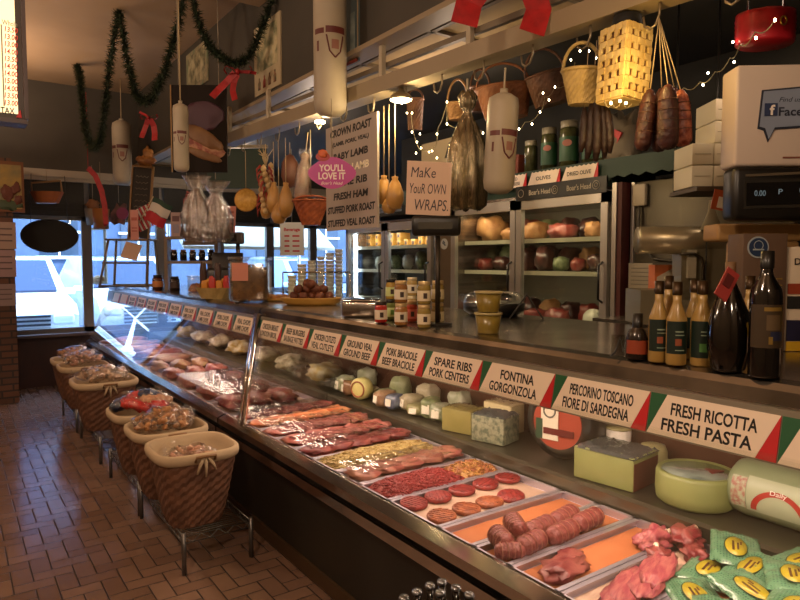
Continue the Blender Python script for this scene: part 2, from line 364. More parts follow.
def car(x, y, label, body, rz=0., sc=1.):
    t = T('car', label, 'car', (x, y, -.08), rz, 'cars parked outside the shop window')
    bm = mat('car paint '+body, body, .25, .1, coat=.6)
    side = [(-2.25, .35), (-2.25, .78), (-2.05, .95), (-1.0, 1.08), (-.25, 1.72), (1.5, 1.78), (2.2, 1.15), (2.3, .9), (2.3, .35)]
    mb = MB(); n = len(side); vs = []
    for xx, k in ((-.93, 0), (-.86, 1), (.86, 1), (.93, 0)):
        for (yy, zz) in side:
            top = zz > 1.2
            vs.append(((xx*.82 if top else xx), yy, zz+(.03 if k else 0)))
    fs = [tuple(range(n)), tuple(range(3*n, 4*n))[::-1]]
    for s_ in range(3): fs += [(i+s_*n, i+(s_+1)*n, (i+1) % n+(s_+1)*n, (i+1) % n+s_*n) for i in range(n)]
    mb.add(vs, fs); mb.obj('body', bm, t)
    gl = mat('car glass', '#16294a', .15, .0)
    MB().add([(-.76, -1.02, 1.17), (.76, -1.02, 1.17), (.66, -.36, 1.72), (-.66, -.36, 1.72), (-.76, -.96, 1.10), (.76, -.96, 1.10), (.66, -.28, 1.66), (-.66, -.28, 1.66)],
             [(0, 1, 2, 3), (4, 7, 6, 5), (0, 4, 5, 1), (3, 2, 6, 7), (0, 3, 7, 4), (1, 5, 6, 2)]).obj('windshield', gl, t)
    g = MB()
    for k in range(5): g.box((0, -2.27, .5+k*.07), (1.0, .04, .035))
    g.obj('grille', mat('car grille', '#394049', .3, .6), t)
    for sx in (-1, 1):
        MB().box((sx*.7, -2.22, .72), (.34, .12, .18), bev=.05).obj('headlight', mat('headlight', '#dfe8f2', .1, .2), t)
        MB().box((sx*1.0, -.75, 1.12), (.2, .1, .14), bev=.04).obj('mirror', bm, t)
        for yy in (-1.45, 1.45):
            MB().lathe([(.0, -.11), (.34, -.11), (.34, .11), (.0, .11)], M=Matrix.Translation((sx*.84, yy, .34)) @ Matrix.Rotation(PI/2, 4, 'Y'), smooth=False).obj('wheel', mat('tyre', '#15161a', .8), t)
    MB().box((0, -2.28, .42), (.5, .03, .12)).obj('plate', white, t)
    t.scale = (sc, sc, sc)
    return t
car(.85, 14.3, 'white car parked outside at left, beyond the brick pillar', '#e8edf4')
car(3.15, 15.6, 'white car parked outside, seen above the round baskets', '#dde5ef', .05)
car(7.6, 15.2, 'pale blue car parked outside, furthest right', '#a9bede', .1)
aw = T('awning', 'cream awning hanging outside the far window', 'awning', (4.3, 11.0, 0))
MB().prism([(0, 2.55), (1.2, 1.85), (1.2, 1.80), (0, 2.5)], -1.2, 1.4, 'X').obj('canvas', mat('awning canvas', '#d8c9ae', .8), aw, rot=(0, 0, PI))
mw = MB()
for xx in (-1.3, 1.1): mw.cyl((xx, 0, -.08), (xx, 0, 2.5), .03)
mw.obj('post', alum, aw)

# shutters
def shutter(x0, x1, lab):
    t = T('roller_shutter', lab, 'shutter', ((x0+x1)/2, YE-.02, 2.2), 0, 'roller shutters over the shop windows')
    mb = MB()
    for k in range(9): mb.box((0, 0, .02+k*.052), (x1-x0-.06, .02, .0535), rot=(.12, 0, 0))
    mb.obj('slats', mat('shutter slats', '#2d2c2a', .5, .3), t)
shutter(.6, 1.5, 'dark slatted shutter above the black oval sign')
shutter(1.5, 2.45, 'dark slatted shutter, second from the brick pillar')
shutter(2.45, 3.3, 'dark slatted shutter, third from the brick pillar')
shutter(3.3, 4.1, 'dark slatted shutter, fourth from the brick pillar')
shutter(4.1, 4.85, 'dark slatted shutter, fifth from the brick pillar')
shutter(4.85, 5.6, 'dark slatted shutter, nearest the back wall')
# ================================================================ DISPLAY CASES
def case(y0, y1, label):
    t = T('display_case', label, 'display case', (1.98, (y0+y1)/2, 0), 0, None)
    ox, oy = 1.98, (y0+y1)/2; a0, a1 = y0-oy, y1-oy
    q = lambda pts: [(x-ox, z) for x, z in pts]
    P = lambda pts, nm, m: MB().prism(q(pts), a0, a1).obj(nm, m, t)
    P([(1.44, .09), (2.66, .09), (2.66, .48), (1.44, .48)], 'base_panel', darkcase)
    P([(1.435, 0), (1.47, 0), (1.47, .09), (1.425, .09), (1.425, .02)], 'kick_trim', mat('kick trim', '#54402c', .4, .5))
    P([(1.40, .475), (1.46, .475), (1.46, .53), (1.385, .53), (1.385, .485)], 'lower_rail', chrome)
    P([(1.42, .53), (1.47, .53), (1.47, .548), (1.42, .548)], 'rail_gap', matteblack)
    P([(1.40, .548), (1.47, .548), (1.47, .605), (1.455, .605), (1.40, .585)], 'upper_rail', chrome)
    # curved-edge glass
    P([(1.452, .60), (1.458, .60), (1.672, 1.12), (1.666, 1.12)], 'front_glass', caseglass)
    P([(1.47, .50), (2.22, .50), (2.22, .555), (1.47, .555)], 'deck', steel)
    P([(2.20, .555), (2.66, .555), (2.66, .65), (2.215, .65), (2.20, .64)], 'shelf', mat('dull shelf steel', '#6f6a58', .32, .85))
    P([(2.62, .65), (2.66, .65), (2.66, 1.24), (2.62, 1.24)], 'back_doors', mat('back door mirror', '#5d4030', .25, .3))
    # counter top with a rounded front lip
    P([(1.70, 1.238), (1.715, 1.232), (2.67, 1.232), (2.67, 1.30), (1.745, 1.30), (1.715, 1.292), (1.702, 1.275)], 'countertop', ctop)
    P([(1.694, 1.232), (1.70, 1.232), (1.675, 1.095), (1.669, 1.095)], 'sign_strip', mat('sign strip', '#8a8374', .3, .3))
    P([(1.74, 1.195), (1.80, 1.195), (1.83, 1.232), (1.74, 1.232)], 'lamp_hood', alum)
    MB().cyl((1.79-ox, a0+.1, 1.175), (1.79-ox, a1-.1, 1.175), .013, 12).obj('lamp_tube', mat('case lamp tube', '#ffe0c8', .4, emit=5., ecol='#ffd9b8'), t)
    for yy in (a0+.012, a1-.012):
        MB().prism(q([(1.47, .56), (2.62, .56), (2.62, 1.23), (1.72, 1.23)]), yy-.004, yy+.004).obj('end_glass', caseglass, t)
    return t
case(.0, 4.05, 'near steel display case holding trays of meat and cheeses, price cards under its counter')
case(4.07, 9.05, 'far steel display case running on to the shop window, behind the round baskets')
post = T('glass_joint_post', 'upright chrome post where the two display cases meet', 'post', (1.57, 4.06, .55))
MB().tube([(1.44-1.57, -.34, .045), (1.685-1.57, -.01, .70)], .018, 4).obj('wide_upright', chrome, post)
MB().tube([(1.44-1.57, -.27, .045), (1.685-1.57, .04, .70)], .010, 4).obj('narrow_upright', chrome, post)
for y, L_ in ((1.1, 1.9), (3.05, 1.9)): area('case_lamp', (1.80, y, 1.16), .06, 15, '#ffdcc4', rot=(0, math.radians(-12), 0), sy=L_)
for y in (5.3, 7.6): area('case_lamp', (1.80, y, 1.16), .06, 11, '#ffdcc4', rot=(0, math.radians(-12), 0), sy=2.1)

# ---- price cards
def price_card(y_hi, wd, l1, l2, label, near=True, grp=None, h=.118):
    """y_hi: world Y of the left edge seen from the aisle"""
    t = T('price_card', label, 'price card', (1.668, y_hi-wd/2, 1.10), -PI/2, grp, rx=-.19)
    a = wd/2-.002; s_ = wd*.14
    MB().prism([(-a, 0), (a-s_, 0), (a, h), (-a+s_, h)], -.0015, .0015).obj('card', paper, t)
    MB().prism([(-a, .0), (-a+s_-.001, h), (-a, h)], -.0016, .0014).obj('green_corner', greenp, t)
    MB().prism([(a-s_+.001, 0), (a, 0), (a, h)], -.0016, .0014).obj('red_corner', redp, t)
    if l1: text(t, 'text', l1, 0.008, h*.68, min(wd*.66, .024*len(l1)), .036, -.0017, ink, thick=.022)
    if l2: text(t, 'text', l2, -.008, h*.28, min(wd*.70, .024*len(l2)), .036, -.0017, ink, thick=.022)
    return t
G = 'price cards under the near counter lip'
Pn = .366
rows = [('SALSICCIA', 'SOPRESSATA', 'cropped price card at the right edge of the photo'),
        ('FRESH RICOTTA', 'FRESH PASTA', 'price card reading FRESH RICOTTA, FRESH PASTA'), ('PERCORINO TOSCANO', 'FIORE DI SARDEGNA', 'price card reading PERCORINO TOSCANO, FIORE DI SARDEGNA'),
        ('FONTINA', 'GORGONZOLA', 'price card reading FONTINA, GORGONZOLA'), ('SPARE RIBS', 'PORK CENTERS', 'price card reading SPARE RIBS, PORK CENTERS'),
        ('PORK BRACIOLE', 'BEEF BRACIOLE', 'price card reading PORK BRACIOLE, BEEF BRACIOLE'), ('GROUND VEAL', 'GROUND BEEF', 'price card reading GROUND VEAL, GROUND BEEF'),
        ('CHICKEN CUTLETS', 'VEAL CUTLETS', 'price card reading CHICKEN CUTLETS, VEAL CUTLETS'), ('BEEF BURGERS', 'SAUSAGE PATTIES', 'price card reading BEEF BURGERS, SAUSAGE PATTIES'),
        ('CHICKEN BREAST', 'LONDON BROIL', 'leftmost price card of the near case, beside the chrome post')]
for k, (a, b, lb) in enumerate(rows):
    if k == 0: a = b = None
    price_card(.742+k*Pn, Pn, a, b, lb, grp=G)
for k in range(11):
    price_card(4.5+k*.42, .38, '' if k > 8 else 'PORK CHOPS' if k % 2 else 'VEAL CHOPS', '' if k > 8 else 'LAMB CHOPS', 'small price card on the far display case, number %s from the chrome post' % ('one two three four five six seven eight nine ten eleven'.split()[k]), grp='price cards under the far counter lip')

# ---- trays and meat in the near case
trayw = mat('tray steel', '#c9c2cf', .35, .8)
orange = mat('orange butcher paper', '#b06c44', .65, col2='#a8643c', scale=6, spec=.2)
whitep = mat('white butcher paper', '#b89a86', .6, bump=.3, bscale=18)
def tray(y0, y1, label, liner=orange, x0=1.49, x1=2.18):
    t = T('meat_tray', label, 'tray', ((x0+x1)/2, (y0+y1)/2, .557), 0, 'steel trays lined up in the near case')
    a, b = (x1-x0)/2, (y1-y0)/2-.002
    mb = MB().box((0, 0, .003), (2*a, 2*b, .005))
    for s_ in (-1, 1):
        mb.box((0, s_*(b-.004), .018), (2*a, .006, .03)); mb.box((0, s_*(b-.009), .034), (2*a+.01, .018, .004)); mb.box((s_*(a-.004), 0, .018), (.006, 2*b, .03)); mb.box((s_*a, 0, .034), (.012, 2*b, .004))
    mb.obj('pan', trayw, t)
    if liner: MB().heap(2*a-.02, 2*b-.02, .014, .003, 9, seed=y0, c=(0, 0, .006), nx=16, ny=8, edge=.1).obj('paper_liner', liner, t)
    return t
TZ = .580
TY = [.56, .82, 1.07, 1.275, 1.485, 1.665, 1.86, 2.20, 2.44, 2.66, 2.90, 3.12, 3.36, 3.60, 3.84, 4.03]
tl = ['tray under the green printed packages at the right edge', 'tray under the left green printed packages', 'tray of pink pork slices and bone-in chunks', 'orange-papered tray holding one folded slice of meat',
      'orange-papered tray with rolled tied meats', 'empty orange-papered tray behind the meat rolls', 'tray of burger patties on white paper', 'tray of ground beef and yellow ground chicken',
      'tray of pale pink chicken cutlets', 'tray heaped with pale yellow shredded tripe', 'tray of sliced red meat beside the shredded tripe', 'tray of film-covered cutlets, fifth from the chrome post',
      'tray of film-covered chops, fourth from the chrome post', 'tray of orange-tinted chicken, third from the chrome post', 'narrow tray of red meat beside the chrome post']
for k in range(15):
    tray(TY[k], TY[k+1], tl[k], whitep if k in (2, 6, 7, 8, 9) else orange)
beef = mat('ground beef', '#8f2624', .45, col2='#7f1d1c', scale=60, bump=1., bscale=90)
beef2 = mat('burger beef', '#8f2c28', .5, col2='#6f1d1c', scale=45, bump=.8, bscale=60)
sausg = mat('seasoned patty', '#a35a34', .5, col2='#7b3c22', scale=40, bump=.8, bscale=60)
pinkm = mat('pink pork', '#8f3a48', .4, col2='#a8605c', scale=22, bump=.4, bscale=25, stretch=(1, 5, 1))
redm = mat('red beef', '#702428', .38, col2='#905048', scale=14, bump=.5, bscale=22)
chick = mat('pale chicken', '#a4705a', .38, col2='#94544a', scale=10, bump=.4, bscale=20)
yel = mat('yellow shreds', '#b8a468', .5, col2='#96783e', scale=45, bump=1., bscale=70)
fat = mat('marbled meat', '#8f332f', .38, col2='#b8766a', scale=22, bump=.4, bscale=30)
def thing1(name, label, cat, mb, m, loc, rz=0., group=None, rot=None):
    o = mb.obj(name, m, None, loc, rot or (0, 0, rz)); return tag(o, label, cat, group)
# mince: many short strands
def strands(n, w, l, h, r, seed, ln=.035):
    rn = random.Random(seed); mb = MB()
    for _ in range(n):
        u, v = rn.uniform(-1, 1), rn.uniform(-1, 1); z = h*max(0, 1-abs(u)**4)**.5*max(0, 1-abs(v)**4)**.5*rn.uniform(.8, 1.05)
        p = Vector((u*w/2, v*l/2, z)); a = rn.uniform(0, 6.3); d = Vector((math.cos(a), math.sin(a), rn.uniform(-.3, .3)))*ln/2; k = Vector((-d.y, d.x, .3*ln))*rn.uniform(-.8, .8)
        mb.tube([p-d, p-d*.3+k*.5, p+d*.4+k*.4, p+d], r, 5)
    return mb
def mince(name, label, cat, cx, cy, w, l, h, m, n, r, seed, ln=.035):
    t = T(name, label, cat, (cx, cy, TZ))
    MB().heap(w, l, h*.85, .008, 25, seed).obj('mound', m, t)
    s_ = strands(n, w*.95, l*.95, h, r, seed, ln).obj('strands', m, t); s_['kind'] = 'stuff'
mince('ground_beef', 'heap of ground beef strands in the tray behind the burgers', 'ground beef', 1.73, 2.315, .42, .21, .035, beef, 800, .0035, 3)
mince('ground_chicken', 'yellow ground chicken beside the ground beef, against the steel shelf', 'ground chicken', 2.06, 2.315, .2, .2, .03, mat('ground chicken', '#a87c3c', .45, col2='#8c4c2c', scale=30, bump=1., bscale=60), 200, .004, 5)
mince('shredded_tripe', 'pale yellow shredded heap across the whole tray', 'tripe', 1.83, 2.775, .64, .21, .035, yel, 900, .004, 8, .045)
# patties
def patty(x, y, m, label, g, k, r=.060, z=0.):
    mb = MB(); pr = [(0, 0), (r*.93, 0), (r, .006), (r, .014), (r*.93, .019), (0, .02)]
    mb.lathe(pr, n=22)
    for i in range(7): # pressed ridges
        yy = -r*.8+i*r*.27; hw = math.sqrt(max(0, (r*.86)**2-yy*yy)); mb.box((0, yy, .020), (2*hw, .005, .003))
    o = mb.obj('burger_patty', m, None, (x, y, TZ+z), (random.uniform(-.06, .06), random.uniform(-.06, .06), random.uniform(0, 3)))
    tag(o, label, 'patty', g)
for k, (x, lb) in enumerate(((1.56, 'nearest the front glass'), (1.69, 'second from the front glass'), (1.825, 'third from the front glass'), (1.965, 'fourth from the front glass'), (2.105, 'against the steel shelf'))):
    patty(x, 2.118, beef2, 'red ridged burger patty in the back row, '+lb, 'red burger patties', k)
for k, (x, lb) in enumerate(((1.57, 'nearest the front glass'), (1.70, 'second from the front glass'), (1.83, 'third from the front glass'), (1.955, 'last of its row'))):
    patty(x, 1.945, sausg if k != 3 else beef2, 'brown seasoned sausage patty in the front row, '+lb, 'seasoned patties', k)
# rolled meats
rollm = mat('tied meat roll', '#6b2622', .5, col2='#86443e', scale=45, bump=.9, bscale=50)
def roll(x, y, rz, label, z=0., L_=.175, r=.036, rx=0.):
    t = T('meat_roll', label, 'meat roll', (x, y, TZ+r+z), rz, 'tied meat rolls on orange paper', ry=rx)
    vs = []; pr = []
    for i in range(25):
        u = i/24; e = (1-abs(2*u-1)**5)**.5 if 0 < u < 1 else 0
        pr.append((r*e*(1-.10*(i % 3 == 0))+.0001, (u-.5)*L_))
    MB().lathe(pr, n=16, M=Matrix.Rotation(PI/2, 4, 'Y')).obj('meat', rollm, t)
    tw = MB()
    for i in (-.3, -.1, .1, .3): tw.tube([(i*L_, math.cos(a)*(r+.001), math.sin(a)*(r+.001)) for a in [2*PI*q/14 for q in range(14)]], .0013, 4, closed=True)
    tw.obj('twine', mat('butcher twine', '#a0705c', .8), t)
roll(1.56, 1.60, 1.2, 'tied meat roll standing askew nearest the front glass', z=.01, L_=.12)
roll(1.64, 1.61, 1.05, 'tied meat roll leaning behind the askew one near the front glass', z=.035, L_=.12)
roll(1.64, 1.53, .15, 'tied meat roll low in the pile near the tray divider, toward the glass', L_=.15)
roll(1.76, 1.60, .12, 'tied meat roll in the middle of the back row')
roll(1.80, 1.525, .1, 'tied meat roll in the middle of the front row')
roll(1.915, 1.615, .2, 'tied meat roll last of the back row')
roll(1.965, 1.545, .1, 'tied meat roll at the shelf end of the front row')
roll(1.54, 1.535, -.5, 'tied meat roll in the front corner by the rail', L_=.11, r=.03)
# folded slice, pork, chunks
mb = MB().blob((0, 0, .015), (.10, .06, .017), .35, 2, 4).blob((.08, .02, .012), (.07, .055, .012), .4, 2, 9)
thing1('meat_slice', 'folded brown-pink slice of meat alone on orange paper by the front glass', 'meat', mb, redm, (1.62, 1.37, TZ), .2)
for k in range(4):
    mb = MB().blob((0, 0, .010), (.14, .05, .009), .2, 3, 20+k)
    thing1('pork_cutlet', ['thin pink pork cutlet by the front glass', 'thin pink pork cutlet overlapping its neighbour', 'thin pink pork cutlet in the middle of its tray', 'thin pink pork cutlet beside the bone-in chunks'][k], 'pork cutlet', mb, pinkm, (1.62+k*.075, 1.15+.02*(k % 2), TZ+.004+k*.006), .35, 'pink pork cutlets')
bone = mat('bone', '#e6d3b8', .5)
for k, (x, y, z, r, lb) in enumerate(((2.04, 1.31, .03, (.075, .05, .035), 'left pink chunk of bone-in meat beside orange paper'), (2.12, 1.235, .04, (.07, .05, .03), 'dark red chunk of bone-in meat by the steel shelf'), (2.06, 1.17, .02, (.07, .035, .025), 'long red chunk of meat touching the green packages'), (1.95, 1.235, .02, (.045, .04, .022), 'small chunk of meat with a round white bone'))):
    t = T('meat_chunk', lb, 'meat', (x, y, TZ), .4*k, 'bone-in meat chunks')
    MB().blob((0, 0, z), r, .4, 2.2, 40+k, nu=22, nv=14).obj('flesh', [redm, pinkm][k % 2 == 0 and 1 or 0] if k != 2 else redm, t)
    MB().cyl((r[0]*.55, -.01, z+.012), (r[0]*.95, -.02, z+.016), .010, 10).obj('bone', bone, t)
# green printed packages
def dotted(name, base, dot, sc=90):
    m = bpy.data.materials.new(name); m.use_nodes = True; nt = m.node_tree; N = nt.nodes; L = nt.links; b = N['Principled BSDF']
    tc = N.new('ShaderNodeTexCoord'); v = N.new('ShaderNodeTexVoronoi'); v.inputs['Scale'].default_value = sc; v.inputs['Randomness'].default_value = .0
    L.new(tc.outputs['Object'], v.inputs['Vector']); r = N.new('ShaderNodeValToRGB'); r.color_ramp.elements[0].position = .28; r.color_ramp.elements[1].position = .34
    r.color_ramp.elements[0].color = (*lin(dot), 1); r.color_ramp.elements[1].color = (*lin(base), 1); L.new(v.outputs['Distance'], r.inputs[0]); L.new(r.outputs[0], b.inputs['Base Color'])
    b.inputs['Roughness'].default_value = .28; b.inputs['Coat Weight'].default_value = .6
    n = N.new('ShaderNodeTexNoise'); n.inputs['Scale'].default_value = 25; L.new(tc.outputs['Object'], n.inputs['Vector']); bp = N.new('ShaderNodeBump'); bp.inputs['Strength'].default_value = .9; bp.inputs['Distance'].default_value = .01
    L.new(n.outputs['Fac'], bp.inputs['Height']); L.new(bp.outputs[0], b.inputs['Normal']); return m
gp = dotted('green dotted wrapper', '#5e8464', '#1c5038', 110); ylab = mat('yellow oval label', '#a89828', .35); gfill = mat('package filling', '#8da35c', .4)
pk = [(2.11, 1.06, .05, .5, 'topmost green printed package against the steel shelf'), (1.99, 1.08, .0, .2, 'green printed package touching the bone-in meat'), (1.80, 1.02, .0, .9, 'green printed package nearest the pork cutlets'),
      (2.05, .97, .035, .1, 'green printed package resting on the middle of the pile'), (1.72, .90, .02, .5, 'green printed package at the bottom edge, left one'), (1.88, .90, .045, 1.2, 'green printed package at the bottom edge, second one'),
      (2.19, .88, .05, -.2, 'green printed package by the shelf, third from the right edge'), (2.02, .84, .07, .5, 'green printed package in the middle of the right group'), (2.14, .75, .06, .1, 'green printed package at the right edge of the photo'), (1.85, .76, .06, .2, 'green printed package low at the right, partly cropped')]
for k, (x, y, z, rz, lb) in enumerate(pk):
    t = T('cheese_package', lb, 'package', (x, y, TZ+z), rz, 'green printed packages', rx=random.uniform(-.12, .12), ry=random.uniform(-.14, .04))
    mb = MB(); n = 20; vs = []
    for sg in (1, -1):
        for j_ in range(n+1):
            for i_ in range(n+1):
                u, v = i_/n*2-1, j_/n*2-1; e = max(0, (1-u**4)*(1-v**4))**.5
                vs.append((u*.105, v*.075, .014+sg*(.014*e+.001)+.006*noise.noise(Vector((u*3, v*3, k*2.)))+.004*noise.noise(Vector((u*8, v*8, k*2.)))))
    m_ = n+1; o_ = m_*m_; q_ = [(i_+j_*m_, i_+1+j_*m_, i_+1+(j_+1)*m_, i_+(j_+1)*m_) for j_ in range(n) for i_ in range(n)]
    mb.add(vs, q_+[tuple(o_+a for a in f[::-1]) for f in q_], smooth=True)
    mb.obj('wrapper', gp, t)
    zl_ = .032
    MB().lathe([(0, 0), (.044, -.001), (.044, .001), (0, .002)], (-.01, .0, zl_), n=24, sx=1.35, sy=.75).obj('label', ylab, t)
    MB().tube([(-.01+.046*1.35*math.cos(a), .046*.75*math.sin(a), zl_) for a in [2*PI*q/24 for q in range(24)]], .0018, 4, closed=True).obj('label_ring', mat('label ring', '#1f3c24', .5), t)
    MB().box((-.01, .008, zl_+.002), (.06, .007, .001)).box((-.01, -.006, zl_+.002), (.045, .006, .001)).box((.012, -.015, zl_+.002), (.02, .005, .001)).obj('label_mark', mat('label mark', '#4a2a1c', .5), t)
# other trays: cutlets and slabs
def slabs(y0, y1, m, base, cat, name, lab, seeds, n=5, h=.02, x0=1.58, x1=2.09):
    for k in range(n):
        x = x0+(x1-x0)*(k/(max(1, n-1)))
        mb = MB().blob((0, 0, h), ((x1-x0)/n*.85, (y1-y0)*.42, h), .3, 2.5, seeds+k)
        place = ['nearest the front glass', 'second from the glass', 'middle of its tray', 'second from the shelf', 'nearest the steel shelf', 'sixth'][k]
        thing1(name, lab+', '+place, cat, mb, m, (x, (y0+y1)/2, TZ+.002*k), random.uniform(-.3, .3), base)
slabs(2.45, 2.65, chick, 'pale cutlets in the tray next to the shredded tripe', 'cutlet', 'chicken_cutlet', 'pale pink chicken cutlet beside the yellow heap', 80)
slabs(2.92, 3.11, redm, 'red slices beyond the yellow heap', 'meat slice', 'beef_slice', 'red beef slice beyond the yellow shredded heap', 90)
slabs(3.13, 3.35, fat, 'film-covered cutlets', 'cutlet', 'veal_cutlet', 'veal cutlet under film, behind the red slices', 100)
slabs(3.37, 3.59, fat, 'film-covered chops', 'chop', 'pork_chop', 'marbled pork chop under film, fourth tray from the chrome post', 110)
slabs(3.61, 3.83, mat('orange chicken', '#c96a3a', .35, col2='#d99a6a', scale=12, bump=.4, bscale=20), 'orange-tinted chicken pieces', 'chicken', 'chicken_piece', 'orange-tinted chicken piece, third tray from the chrome post', 120)
slabs(3.85, 4.02, redm, 'red meat by the chrome post', 'meat', 'steak', 'red steak in the tray beside the chrome post', 130)
def wrap(cx, cy, w, l, h, seed, label):
    mb = MB(); nx, ny = 30, 16; vs = []
    for j in range(ny+1):
        for i in range(nx+1):
            u, v = i/nx*2-1, j/ny*2-1; q = noise.noise(Vector((u*w*9, v*l*22, seed*5.)))
            vs.append((u*w/2, v*l/2, h+.012*q+.006*noise.noise(Vector((u*30*w, v*40*l, seed)))))
    n = nx+1; mb.add(vs, [(i+j*n, i+1+j*n, i+1+(j+1)*n, i+(j+1)*n) for j in range(ny) for i in range(nx)], smooth=True)
    o = mb.obj('plastic_wrap', film, None, (cx, cy, TZ)); tag(o, label, 'plastic wrap', 'plastic wrap laid over the meat trays')
wrap(1.78, 2.55, .56, .22, .058, 1, 'clear plastic wrap laid over the pale chicken cutlets')
wrap(1.78, 3.05, .58, .3, .062, 2, 'clear plastic wrap over the red beef slices')
wrap(1.78, 3.42, .58, .36, .064, 3, 'clear plastic wrap over the chops, middle of the far trays')
wrap(1.78, 3.82, .58, .36, .066, 4, 'clear plastic wrap over the trays beside the chrome post')

# ---- cheeses on the steel shelf (top at z = .65)
SZ = .652
rind = mat('pale green-yellow cheese', '#858c54', .45, col2='#7a8048', scale=5)
pale = mat('pale cheese', '#a09a6c', .45, col2='#928b5e', scale=5)
foil = mat('crumpled foil', '#9aa3a0', .25, .8, bump=1., bscale=30)
# wrapped log at the right
t = T('wrapped_ham_log', 'big pale green wrapped log with a red arch label, at the right edge', 'cheese log', (2.44, 1.03, SZ+.105), PI/2)
MB().lathe([(0, -.2), (.07, -.2), (.098, -.18), (.105, -.15), (.105, .15), (.098, .18), (.07, .2), (0, .2)], n=32, M=Matrix.Rotation(PI/2, 4, 'Y')).obj('log', mat('log wrapper', '#7f8a68', .35, col2='#8f9877', scale=3, coat=.4), t)
mb = MB(); vs = []
def logpt(u, a, r=.1065): return (u, r*math.cos(a), r*math.sin(a))
mb.add([logpt(u, a) for u in (-.12, .11) for a in [(-.55+1.25*i/10) for i in range(11)]], [(i, i+1, i+12, i+11) for i in range(10)], smooth=True)
mb.obj('label', mat('log label', '#a3aa8c', .4), t)
mb = MB(); A = [PI*i/18 for i in range(19)]
mb.add([logpt(-.0+r*math.cos(a)*1., -.45+r*10*.85*math.sin(a), .1075) for r in (.075, .095) for a in A], [(i, i+1, i+20, i+19) for i in range(18)], smooth=True)
mb.obj('red_arch', mat('red arch', '#9e2f22', .45), t)
mb = MB(); mb.add([logpt(u, a, .1072) for u in (.112, .165) for a in [(-.5+1.1*i/10) for i in range(11)]], [(i, i+1, i+12, i+11) for i in range(10)], smooth=True)
mb.obj('side_print', mat('side print', '#9a6458', .5, col2='#a3aa8c', scale=70), t)
lt = text(t, 'text', 'Daily', 0, 0, .055, .02, 0, white)
for v in lt.data.vertices:
    u, z = v.co.x, v.co.z; v.co = logpt(-u, -.45+.72+z/.1065, .1092+(0 if v.co.y < -.0001 else -.001))
# big round
t = T('round_cheese', 'large round pale green cheese with clear film and red mark on top', 'cheese', (2.39, 1.36, SZ), .3)
MB().lathe([(0, 0), (.13, 0), (.148, .015), (.152, .05), (.150, .115), (.145, .128), (.134, .130), (.128, .122)], n=48).obj('rind', rind, t)
MB().lathe([(0, 0), (.128, 0), (.131, -.006)], (0, 0, .1245), n=48, caps=False).obj('cut_face', mat('film face', '#8e9a8e', .15, col2='#5f6d66', scale=9, bump=.6, bscale=18, coat=.8), t)
MB().prism([(-.01, -.06), (.06, -.09), (.05, -.02)], .1235, .1265, 'Z').obj('red_mark', mat('dark red mark', '#6d2a22', .4), t)
t = T('small_cheese', 'small pale round cheese behind the big green-rinded wheel', 'cheese', (2.51, 1.63, SZ))
MB().lathe([(0, 0), (.05, 0), (.062, .02), (.06, .12), (.05, .145), (.03, .15), (0, .148)], n=24).obj('cheese', pale, t)
MB().lathe([(.063, .05), (.0635, .06), (.0635, .085), (.063, .09)], n=24, caps=False).obj('string_mark', pale, t)
def block(x, y, w, l, h, rz, m, top, name, label, cat='cheese', bev=.006, z=SZ, grp='cheese blocks on the steel shelf'):
    t = T(name, label, cat, (x, y, z), rz, grp)
    MB().box((0, 0, h/2), (w, l, h), bev=bev).obj('block', m, t)
    if top:
        q = MB(); q.heap(w*1.02, l*1.02, .012, .006, 40, seed=x*9+y, c=(0, 0, h-.004), nx=14, ny=14, edge=.25); q.obj('top_wrap', top, t)
    return t
b_ = block(2.36, 1.71, .23, .28, .14, .12, rind, foil, 'cheese_half_wheel', 'half wheel of greenish cheese with clear wrap on top')
MB().box((.0, -.138, .06), (.22, .006, .115)).obj('rind_edge', mat('brown rind', '#5d3022', .5), b_)
t = T('cheese_tub', 'small white paper tub behind the greenish half wheel', 'tub', (2.54, 1.83, SZ))
MB().lathe([(0, 0), (.05, 0), (.058, .17), (0, .17)], n=20).obj('tub', white, t); MB().lathe([(0, 0), (.06, 0), (.06, .008), (0, .008)], (0, 0, .17), n=20).obj('lid', pale, t)
# black wheel standing on edge with printed face
t = T('black_cheese_wheel', 'black-rinded cheese wheel on edge with red and white printed face', 'cheese', (2.43, 2.04, SZ+.187), -PI/2+.22); t.scale = (1.2, 1.7, 1.2)
MB().lathe([(.0, -.06), (.11, -.06), (.148, -.045), (.155, 0), (.148, .045), (.11, .06), (0, .06)], n=44, M=Matrix.Rotation(PI/2, 4, 'X')).obj('rind', mat('black rind', '#17130f', .3, coat=.4), t)
MB().lathe([(.0, 0), (.104, 0), (.104, .003), (0, .003)], n=44, M=Matrix.Translation((0, -.0605, 0)) @ Matrix.Rotation(PI/2, 4, 'X'), smooth=False).obj('face', mat('orange red print', '#9c4430', .4), t)
MB().box((-.03, -.066, .01), (.075, .003, .16)).obj('white_panel', mat('white print', '#d8d2bc', .4), t)
MB().box((-.075, -.067, -.03), (.03, .003, .08)).obj('green_print', mat('green print', '#2f4a34', .4), t)
MB().tube([(-.03+.025*math.cos(a), -.0685, .045+.025*math.sin(a)) for a in [2*PI*q/20 for q in range(20)]], .0035, 4, closed=True).obj('stamp_ring', mat('stamp grey', '#6d6a60', .5), t)
MB().box((.01, -.068, -.035), (.13, .003, .025)).obj('red_band', mat('dark print', '#5c1d18', .4), t)
blue = mat('blue cheese', '#93957a', .5, col2='#5a6450', scale=45, bump=.3, bscale=40)
block(2.35, 2.46, .16, .20, .145, .25, blue, foil, 'blue_cheese', 'blue-veined cheese block with crumpled foil on top')
